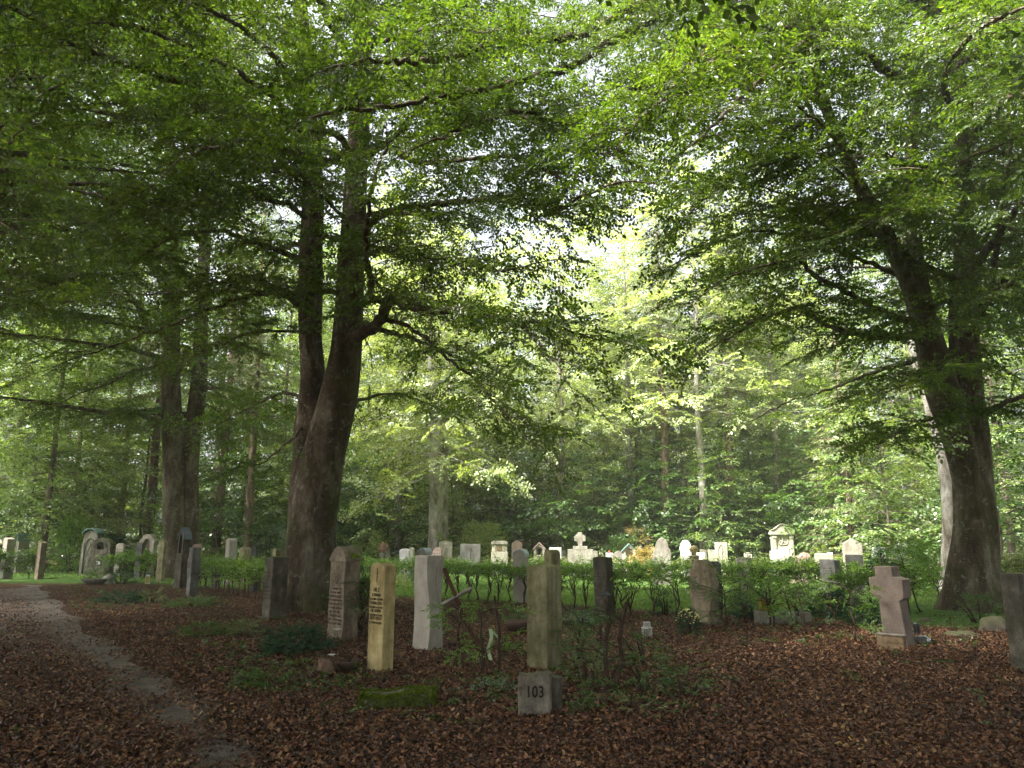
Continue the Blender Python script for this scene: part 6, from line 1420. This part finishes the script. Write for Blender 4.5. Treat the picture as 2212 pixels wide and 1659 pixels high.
shrub('yew_bush', 1915, 26, 1.3, 1.5, 'dark_needle', 'needle_s', 'dark yew bush behind the pink granite cross', 208, 160, (.6, 1.0))
shrub('leafy_bush', 1960, 25, 1.3, 1.6, 'shrub_leaf', 'hedge', 'mixed leafy bush beside the peeling trunk', 209, 300, (.9, 1.6))
shrub('leafy_bush', 300, 33, 1.0, 1.2, 'shrub_leaf', 'hedge', 'small bush between the lettered slab and the ring emblem slab', 210, 200, (.9, 1.5))
shrub('yew_bush', 270, 27.5, .42, 1.1, 'dark_needle', 'needle_s', 'flat dark cushion conifer before the hedge at the left', 211, 90, (.4, .7))
shrub('leafy_bush', 245, 36.5, 1.6, 1.2, 'dark_needle', 'hedge', 'dark leafy bush left of the dark arched monument', 212, 300, (1.0, 1.7))
shrub('leafy_bush', 160, 36, 2.6, 1.6, 'hedge_leaf', 'hedge', 'yellow-green maple bush at the foot of the dark slim tree', 213, 300, (1.0, 2.0))
shrub('fern_bush', 225, 31, .6, 1.2, 'shrub_leaf', 'needle_s', 'fern-like clump at the edge of the grass strip', 214, 60, (.6, 1.0))

# plants among the near graves
def low_plant(name, u, v, H, W, m, kind, label, seed, n=60, scale=(.3, .6), cat='plant'):
    p = gnd(u, v); T = bushy(seed, H, W, kind, n, .25, scale, 3); e = T.finish(name, M[m], M['twig'], label, None, cat=cat, twigs=False)
    e.location = (p.x, p.y, 0); [setattr(ch, 'name', {'trunk': 'stems', 'crown': 'foliage'}[ch.name.split('.')[0]]) for ch in e.children]; return e
low_plant('juniper', 640, 1408, .30, 1.2, 'dark_needle', 'needle_s', 'dark creeping juniper spreading before the moss-capped stone', 301, 260, (.3, .55), 'juniper')
mm = low_plant('chrysanthemum_bush', 1488, 1372, .40, .46, 'dark_needle', 'hedge', 'round chrysanthemum bush dotted with cream flowers beside the rococo stone', 302, 260, (.25, .45), 'flower bush')
g = Geo(); rg = np.random.default_rng(4)
for k in range(90):
    a = rg.uniform(0, 6.28); el = rg.uniform(.1, 1.5); r_ = .21; V, Q = lathe([(.001, .01), (.012, .008), (.014, 0)], 6); g.add(V + [r_ * math.cos(a) * math.cos(el), r_ * math.sin(a) * math.cos(el), .17 + .25 * math.sin(el)], Q)
g.obj('blossoms', M['petal_yellow'], mm)
low_plant('shade_plant', 1117, 1357, .30, .38, 'shrub_leaf', 'hedge', 'green leafy plant growing in a round clay bowl left of the broad pillar', 303, 90, (.3, .6))
low_plant('silver_plant', 1263, 1350, .22, .55, 'blue_needle', 'needle_s', 'silvery low plant inside the black kerb', 304, 120, (.2, .4))
low_plant('fern', 1265, 1478, .42, .5, 'needle', 'needle_s', 'ferny clump between the broad pillar and the cut stems', 305, 34, (.3, .55), 'fern')
low_plant('fern', 1240, 1440, .55, .5, 'needle', 'needle_s', 'upright pale fern right against the broad pillar', 306, 26, (.3, .6), 'fern')
low_plant('fern', 1400, 1500, .40, .9, 'shrub_leaf', 'needle_s', 'wide fern clump right of the crooked sawn stem', 307, 36, (.3, .55), 'fern')
low_plant('fern', 1478, 1508, .28, .7, 'shrub_leaf', 'needle_s', 'low fern at the right end of the undergrowth', 308, 26, (.3, .5), 'fern')
low_plant('fern', 1375, 1550, .18, .45, 'needle', 'needle_s', 'blue-green fern nearest the viewer', 309, 16, (.25, .45), 'fern')
low_plant('fern', 1395, 1440, .4, .8, 'shrub_leaf', 'needle_s', 'fern before the white lantern', 310, 34, (.3, .5), 'fern')
low_plant('ivy_patch', 1068, 1500, .10, .5, 'blue_needle', 'hedge', 'ivy cluster left of the number stone', 311, 50, (.3, .5), 'ivy')
low_plant('leafy_clump', 575, 1478, .14, .8, 'shrub_leaf', 'hedge', 'low weedy clump left of the wicker basket', 312, 90, (.3, .55))
low_plant('grass_tuft', 330, 1300, .25, .7, 'needle', 'needle_s', 'striped grass tuft before the left pillars', 313, 60, (.3, .5), 'grass tuft')
low_plant('leafy_clump', 262, 1300, .20, 1.6, 'dark_needle', 'needle_s', 'dark green cushion left of the striped grass tuft', 314, 200, (.3, .6))
low_plant('heath_clump', 420, 1312, .16, 1.9, 'shrub_leaf', 'hedge', 'flat mossy heath clump before the notched pillar', 315, 300, (.3, .6))
low_plant('leafy_clump', 440, 1372, .16, 1.2, 'shrub_leaf', 'hedge', 'brownish-green low clump on the leaf carpet below the notched pillar', 316, 140, (.3, .6))
low_plant('leafy_clump', 530, 1372, .16, .9, 'needle', 'needle_s', 'thin sprawling clump left of the creeping juniper', 317, 90, (.3, .5))
low_plant('yew_shrub', 1790, 1330, .48, 1.3, 'dark_needle', 'needle_s', 'dark yew mound before the rough granite slab', 318, 260, (.4, .8), 'shrub')
low_plant('yew_shrub', 1625, 1335, .5, .9, 'dark_needle', 'needle_s', 'dark shrub behind the amber grave lantern', 319, 160, (.4, .8), 'shrub')
low_plant('yew_shrub', 1880, 1352, .4, 1.0, 'dark_needle', 'needle_s', 'dark spreading shrub left of the pink granite cross', 320, 160, (.4, .8), 'shrub')
low_plant('ivy_mound', 2120, 1345, .5, 1.3, 'shrub_leaf', 'hedge', 'ivy and twigs round the foot of the three-stemmed beech', 321, 160, (.3, .6), 'ivy')
low_plant('bowl_plant', 205, 1256, .28, .6, 'shrub_leaf', 'hedge', 'small green plant in the stone bowl at the left', 322, 60, (.4, .7))
low_plant('cushion_plant', 905, 1258, .35, 1.5, 'blue_needle', 'hedge', 'pale green cushion plants left of the smooth grey pillar', 323, 260, (.5, .9))
low_plant('cushion_plant', 858, 1268, .35, 1.0, 'pale_leaf', 'hedge', 'low green cushion seen between HILZ stele and smooth pillar', 324, 160, (.5, .9))
low_plant('yew_shrub', 1440, 1330, .5, .4, 'dark_needle', 'needle_s', 'small dark conifer left of the rococo stone', 325, 60, (.3, .6), 'shrub')

# undergrowth mass on the ground: seedlings and ivy leaves nobody could count
rgv = np.random.default_rng(17); P = []
def patch(u0, u1, v0, v1, n):
    for _ in range(n):
        p = gnd(rgv.uniform(u0, u1), rgv.uniform(v0, v1)); 
        if math.sin(p.x * 3.1 + 1) * math.cos(p.y * 2.7) > rgv.uniform(-.9, .7): P.append((p.x, p.y, float(hgt(p.x, p.y)) + .01 + rgv.random() * .04))
patch(370, 760, 1330, 1440, 240); patch(480, 780, 1440, 1500, 200); patch(700, 960, 1460, 1560, 150); patch(1000, 1130, 1465, 1530, 120); patch(1200, 1560, 1430, 1550, 260)
patch(900, 1560, 1330, 1420, 260); patch(1560, 2000, 1330, 1400, 160); patch(150, 480, 1270, 1320, 300); patch(0, 2212, 1420, 1640, 60); patch(1900, 2212, 1340, 1450, 80)
P = np.array(P); D = rgv.normal(0, 1, P.shape); D[:, 2] = .15; T = SPR['hedge']; g = Geo(); ix = rgv.integers(0, len(T), len(P)); Fm = rot_frames(D, rgv.normal(0, .3, len(P)), rgv); Sx = rgv.uniform(.35, .8, len(P))
for q in range(len(T)): put(g, T[q].V, T[q].Q, P[ix == q], Fm[ix == q], Sx[ix == q])
tag(g.obj('undergrowth', M['shrub_leaf']), kind='stuff')
# lawn blades
N = 90000; y = 1 / (1 / 17.5 + rgv.random(N) * (1 / 38 - 1 / 17.5)); x = rgv.uniform(-1, 1, N) * .72 * y; k = (y + .62 * x > 19.6) & ((x < 8) | (y > 19)); x, y = x[k], y[k]; n_ = len(x)
base = np.stack([x, y, hgt(x, y)], 1); ax = np.stack([rgv.normal(0, .5, n_), rgv.normal(0, .5, n_), np.ones(n_)], 1); nr = rgv.normal(0, 1, (n_, 3))
v, q = leaf_verts(base, ax, nr, rgv.uniform(.05, .12, n_), .28, 0, False); g = Geo(); g.add(v.reshape(-1, 3), (np.arange(n_)[:, None, None] * 4 + q[None]).reshape(-1, 4))
M['grass'] = leaf_mat('grass', [(.08, .15, .03), (.12, .20, .045), (.17, .26, .06), (.24, .3, .1)], trans=.4); tag(g.obj('grass', M['grass']), kind='stuff')
# ------------------------------------------------------------------ small things on and beside the graves
# mossy stone block at the front
p = gnd(860, 1528); e = empty('mossy_stone', (p.x, p.y, 0), R(2), 'low stone block thick with green moss at the front', 'mossy stone')
rough_block(.66, .30, lambda x, y: .14 + .02 * math.sin(x * 9) + .01 * math.cos(y * 20), 'stone', SM['marker'], e, .015, 31, 8, None, .05)
rg = np.random.default_rng(12); B = []
for _ in range(5200):
    x, y = rg.uniform(-.35, .35), rg.uniform(-.17, .17); s = rg.random()
    if s < .62: B.append((x, y, .135 + .02 * math.sin(x * 9)))
    else: B.append((x, -.16 - rg.random() * .015, rg.uniform(.0, .14)) if s < .85 else ((.34 + rg.random() * .02) * (1 if rg.random() < .5 else -1), y, rg.uniform(0, .14)))
B = np.array(B); keep = (np.sin(B[:, 0] * 11 + 2) + np.cos(B[:, 1] * 16)) < 1.1; B = B[keep]; n_ = len(B)
v, q = leaf_verts(B, rg.normal(0, .6, (n_, 3)) + [0, -.3, .8], rg.normal(0, 1, (n_, 3)), rg.uniform(.015, .035, n_), .5, 0, False); g = Geo(); g.add(v.reshape(-1, 3), (np.arange(n_)[:, None, None] * 4 + q[None]).reshape(-1, 4))
g.obj('moss_cover', M['moss'], e)

# wicker basket
p = gnd(700, 1455); e = empty('wicker_basket', (p.x, p.y, 0), 0, 'tipped wicker basket at the foot of the moss-capped stone', 'basket'); e.rotation_euler = (R(-25), R(18), 0)
g = Geo(); N = 16
for k in range(9):
    z = .012 + k * .014; rr = .085 + .035 * k / 9
    tube(g, [((rr + .006 * (-1) ** (i + k)) * math.cos(i * 2 * math.pi / (2 * N)), (rr + .006 * (-1) ** (i + k)) * math.sin(i * 2 * math.pi / (2 * N)), z) for i in range(2 * N + 1)], np.full(2 * N + 1, .0065), 5)
g.obj('weave', M['wicker'], e, smooth=True); g = Geo()
for i in range(N): a = i * 2 * math.pi / N; tube(g, [(.08 * math.cos(a), .08 * math.sin(a), 0), (.122 * math.cos(a), .122 * math.sin(a), .15)], [.004, .004], 4)
V, Q = lathe([(.001, .004), (.084, .004)], 16); g.add(V, Q); g.obj('ribs', M['wicker'], e)

def flower(e, p, r, m, n=6):
    g = Geo(); 
    for k in range(n):
        a = k * 2 * math.pi / n; c = np.array([[math.cos(a), math.sin(a), .5]]); v, q = leaf_verts(np.array([p]), c, np.array([[-math.cos(a) * .5, -math.sin(a) * .5, 1]]), np.array([r]), .8, .3, True); g.add(v.reshape(-1, 3), q)
    g.obj('petals', M[m], e)
def stemflower(u, v, z, label, col='petal_white', r=.06):
    p = gnd(u, v); e = empty('flower', (p.x, p.y, 0), 0, label, 'flower'); g = Geo(); tube(g, [(.05, 0, 0), (.03, 0, z * .6), (0, 0, z)], [.004, .003, .003], 5); g.obj('stalk', M['twig'], e); flower(e, (0, 0, z), r, col); return e
stemflower(725, 1432, .40, 'upper white artificial flower before the moss-capped stone'); stemflower(715, 1445, .15, 'lower white artificial flower beside the wicker basket')
p = gnd(752, 1450); e = empty('flower_bowl', (p.x, p.y, 0), 0, 'dark shallow bowl with dry stems between the moss-capped stone and the HILZ stele', 'bowl')
V, Q = lathe([(.001, .02), (.08, .02), (.15, .09), (.16, .13), (.145, .13), (.13, .09), (.001, .07)], 18); g = Geo(); g.add(V, Q); g.obj('bowl', M['clay'], e, smooth=True)
g = Geo(); 
for k in range(22): a = rg.uniform(0, 6.28); l = rg.uniform(.08, .25); tube(g, [(0, 0, .08), (l * .4 * math.cos(a), l * .4 * math.sin(a), .08 + l * .7), (l * .8 * math.cos(a), l * .8 * math.sin(a), .08 + l)], [.004, .003, .002], 4)
g.obj('dry_stems', M['twig'], e)

# pots, bowls
def bowl(u, v, r, h, label, m='clay', name='plant_bowl', Y=None):
    p = gnd(u, v); o = Geo(); V, Q = lathe([(.001, 0), (r * .7, 0), (r * .9, h * .5), (r, h), (r * .88, h), (r * .8, h * .8), (.001, h * .75)], 20); o.add(V, Q); b = o.obj(name, M.get(m) or SM[m], smooth=True); b.location = (p.x, p.y, 0); return tag(b, label, 'bowl')
bowl(1117, 1362, .22, .17, 'round dark clay bowl left of the broad pillar')
bowl(208, 1262, .5, .2, 'wide shallow stone bowl on the ground right of the dark arched monument', 'dark')
p = gnd(160, 1254); 
# boulder and round stone
def boulder(u, v, r, h, label, m, seed, name='boulder'):
    p = gnd(u, v); bm = bmesh.new(); bmesh.ops.create_icosphere(bm, subdivisions=3, radius=1)
    for q in bm.verts: nvv = mnoise.noise_vector(q.co * 1.6 + Vector((seed, 0, 0))); q.co = Vector((q.co.x * r, q.co.y * r * .7, max(-.1, q.co.z) * h)) + nvv * r * .12
    o = bm_obj(bm, name, SM[m], None, True); o.location = (p.x, p.y, 0); return tag(o, label, 'stone')
boulder(2000, 1342, .12, .08, 'small mossy stone on the ground before the three-stemmed beech', 'dark', 4, 'field_stone')
boulder(2148, 1360, .28, .26, 'dark boulder leaning at the right foot of the three-stemmed beech', 'dark', 2)
boulder(232, 1262, .26, .36, 'upright rounded stone in front of the dark arched monument', 'pale', 3, 'round_stone')
boulder(2075, 1372, .28, .06, 'flat mossy hump before the three-stemmed beech', 'dark', 6, 'field_stone')
# grave lanterns
def lantern(u, v, w_, h, label, glass, body='brass', z=0, rz=.3, Y=None):
    p = gnd(u, v, z); e = empty('grave_lantern', (p.x, p.y, z), rz, label, 'lantern'); s = w_ / 2
    box(-s, s, -s, s, 0, h * .08, 'base', M[body], e, .002); box(-s * .8, s * .8, -s * .8, s * .8, h * .081, h * .82, 'glass', M[glass], e, .001)
    for a, b in ((-1, -1), (1, -1), (1, 1), (-1, 1)): box(a * s * .9 - .004, a * s * .9 + .004, b * s * .9 - .004, b * s * .9 + .004, h * .081, h * .819, 'post', M[body], e, 0)
    g = Geo(); V, Q = lathe([(s * 1.5, h * .82), (s * 1.1, h * .88), (s * .5, h * .94), (.001, h)], 4); c_, s__ = math.cos(math.pi / 4), math.sin(math.pi / 4); V = np.stack([V[:, 0] * c_ - V[:, 1] * s__, V[:, 0] * s__ + V[:, 1] * c_, V[:, 2]], 1); g.add(V, Q); g.obj('roof', M[body], e); return e
lantern(318, 1262, .14, .34, 'small grey grave lantern left of the slender pillar', 'amber', 'lead')
# kerb with amber lantern
a, b = gnd(1648, 1352), gnd(1778, 1354); a.y += .3; b.y += .6; d = b - a; L_ = d.length
k = empty('grave_kerb', (a + b) / 2, math.atan2(d.y, d.x), 'low pale stone kerb with a square end block behind the saplings', 'kerb')
box(-L_ / 2 + .32, L_ / 2, -.07, .07, 0, .20, 'front_bar', SM['pale'], k); box(-L_ / 2, -L_ / 2 + .26, -.12, .14, 0, .245, 'end_block', SM['pale'], k); box(-L_ / 2 + .262, -L_ / 2 + .318, -.05, .05, 0, .22, 'middle_bar', SM['pale'], k)
q = a + d.normalized() * .13
lan = lantern(1660, 1330, .15, .27, 'amber glass grave lantern standing on the end block of the pale kerb', 'amber', 'brass', .246); lan.location = (q.x, q.y, .247)
# white slatted lantern
p = gnd(1398, 1378); e = empty('white_lantern', (p.x, p.y, 0), R(15), 'white slatted metal lantern on the ground between the leaning slab and the rococo stone', 'lantern')
for z0, z1, r_ in ((.0, .15, .085), (.17, .24, .06)):
    g = Geo()
    for i in range(16): a = i * 2 * math.pi / 16; x, y = r_ * math.cos(a), r_ * math.sin(a); tube(g, [(x, y, z0), (x * .92, y * .92, z1)], [.005, .005], 4)
    for z in (z0, z1): tube(g, [(r_ * math.cos(a), r_ * math.sin(a), z + .004) for a in np.linspace(0, 6.28, 18)], np.full(18, .007), 5)
    g.obj('slats', M['white_paint'], e)
V, Q = lathe([(.095, .155), (.09, .165), (.055, .17)], 16); g = Geo(); g.add(V, Q); g.obj('shoulder', M['white_paint'], e, smooth=True)
# crumpled pale wrapping by the cross
p = gnd(1994, 1386); bm = bmesh.new(); bmesh.ops.create_icosphere(bm, subdivisions=3, radius=1)
for v_ in bm.verts: nvv = mnoise.noise_vector(v_.co * 3.2); v_.co = Vector((v_.co.x * .13, v_.co.y * .09, max(0, v_.co.z) * .09)) + nvv * .035
o = bm_obj(bm, 'crumpled_wrapping', M['lead']); o.location = (p.x, p.y, 0); tag(o, 'crumpled clear plastic wrapping on the leaves right of the dark lantern', 'plastic wrapping')
# leaning rusty cross behind the smooth pillar
b0, b1 = gnd(1052, 1440), at(959, 1228, 10.3); e = empty('leaning_cross', b0, 0, 'rust-brown wooden cross leaning left against the smooth grey pillar', 'cross')
d = b1 - b0; g = Geo(); tube(g, [(0, 0, -.05), tuple(d)], [.03, .03], 4); g.obj('shaft', M['rust'], e)
c = d * .70; g = Geo(); tube(g, [tuple(c + Vector((-.19, -.02, -.10))), tuple(c + Vector((.20, .02, .11)))], [.027, .027], 4); g.obj('arm', M['wood_grey'], e)
# ribbon on sapling
p = gnd(1058, 1452); g = Geo(); V = []
for k, t in enumerate(np.linspace(0, 1, 9)): x = .02 * math.sin(t * 7); V += [(x - .022, .01 * math.sin(t * 9), .5 - t * .36), (x + .022, -.01 * math.sin(t * 8), .5 - t * .36)]
for k, t in enumerate(np.linspace(0, 1, 7)): V += [(.01 + t * .12, 0, .52 - t * .13), (.015 + t * .12, .02, .47 - t * .13)]
Q = [(2 * k, 2 * k + 1, 2 * k + 3, 2 * k + 2) for k in range(8)] + [(18 + 2 * k, 19 + 2 * k, 21 + 2 * k, 20 + 2 * k) for k in range(6)]
g.add(V, Q); o = g.obj('ribbon', M['ribbon'], smooth=True); o.location = (p.x, p.y, 0); tag(o, 'pale green ribbon hanging among the saplings', 'ribbon')
# metal cap on the cut stem
p = gnd(1312, 1497); g = Geo(); V, Q = lathe([(.001, .045), (.02, .03), (.075, .0), (.08, -.006), (.001, -.004)], 6); g.add(V, Q); o = g.obj('metal_cap', M['iron']); o.location = (p.x, p.y, 1.0); tag(o, 'small dark metal roof sitting on a cut brown stem', 'metal cap')
# blooms
def blooms(u, v, n, r, m, label, spread=.25, z=.25, Y=None):
    p = gnd(u, v) if Y is None else Vector((near_ground(u, Y), Y, 0)); e = empty('flowers', (p.x, p.y, z if Y else 0), 0, label, 'flowers'); g = Geo()
    for k in range(n):
        c = np.array([rg.normal(0, spread), rg.normal(0, spread * .6), z * rg.uniform(.5, 1.2) if not Y else rg.uniform(0, .25)])
        for q_ in range(5): a = q_ * 1.257; vv_, qq = leaf_verts(np.array([c]), np.array([[math.cos(a), math.sin(a), .4]]), np.array([[0, 0, 1.]]), np.array([r]), .9, .2, False); g.add(vv_.reshape(-1, 3), qq)
    g.obj('blossoms', M[m], e); return e
blooms(1803, 1325, 12, .035, 'petal_white', 'white blooms on the dark yew mound', .25, .42); blooms(1815, 1335, 9, .03, 'petal_pink', 'pink blooms beside the granite slab', .3, .35); blooms(1770, 1360, 6, .03, 'petal_pink', 'fallen pink petals before the dark yew mound', .3, .03)
blooms(1600, 1290, 10, .04, 'petal_pink', 'pink flowers behind the hedge right of the rococo stone', .3, .3); blooms(335, 1255, 8, .05, 'red', 'red flowers behind the slender left pillar', .25, .15); blooms(1055, 1405, 4, .035, 'bronze_leaf', 'orange blossom above the ribbon', .06, .6)
X_ = near_ground(828, 37); e = empty('potted_bloom', (X_, 37, 0), 0, 'dry pink hydrangea bloom in a pot beside a narrow pale stone', 'potted plant')
V, Q = lathe([(.001, .55), (.12, .55), (.17, .9), (.15, .9), (.001, .85)], 14); g = Geo(); g.add(V, Q); V, Q = lathe([(.001, 0), (.2, 0), (.2, .55), (.001, .55)], 4); g.add(V, Q); g.obj('pot', SM['pale'], e, smooth=False)
g = Geo(); n_ = 420; P = rg.normal(0, 1, (n_, 3)); P = nrm(P) * rg.uniform(.15, .27, (n_, 1)); v, q = leaf_verts(P + [0, 0, 1.12], rg.normal(0, 1, (n_, 3)), P, rg.uniform(.06, .1, n_), .9, 0, False); g.add(v.reshape(-1, 3), (np.arange(n_)[:, None, None] * 4 + q[None]).reshape(-1, 4)); g.obj('bloom', M['petal_dry'], e)
# red light on the low white block
g = Geo(); V, Q = lathe([(.001, 0), (.05, 0), (.05, .05), (.035, .08), (.001, .11)], 10); g.add(V, Q); o = g.obj('grave_light', M['red'], smooth=True); Yb = 34; o.location = (near_ground(px(2436), Yb), Yb, at(px(2436), px(2212), Yb).z + .002); tag(o, 'tiny red grave light on the low white block', 'grave light')
# fallen twigs on the leaves
for i, (u0, v0, u1, v1, lb) in enumerate([(545, 1445, 640, 1442, 'long fallen twig on the leaves below the creeping juniper'), (478, 1430, 530, 1408, 'short fallen twig left of the long one'), (1180, 1545, 1085, 1480, 'thin dead branch lying beside the number stone'), (1950, 1430, 2080, 1470, 'dead twig on the leaves right of the pink granite cross')]):
    a, b = gnd(u0, v0), gnd(u1, v1); g = Geo(); q = resample([(0, 0, .03), tuple((b - a) * .4 + Vector((0, .05, .05))), tuple((b - a) * .7 + Vector((0, -.04, .04))), tuple((b - a) + Vector((0, 0, .03)))], .08); tube(g, q, np.linspace(.012, .004, len(q)), 5)
    tube(g, [tuple(q[len(q) // 2]), tuple(q[len(q) // 2] + np.array([.12, .12, .05]))], [.006, .003], 4); o = g.obj('fallen_twig', M['twig']); o.location = (a.x, a.y, 0); tag(o, lb, 'twig')
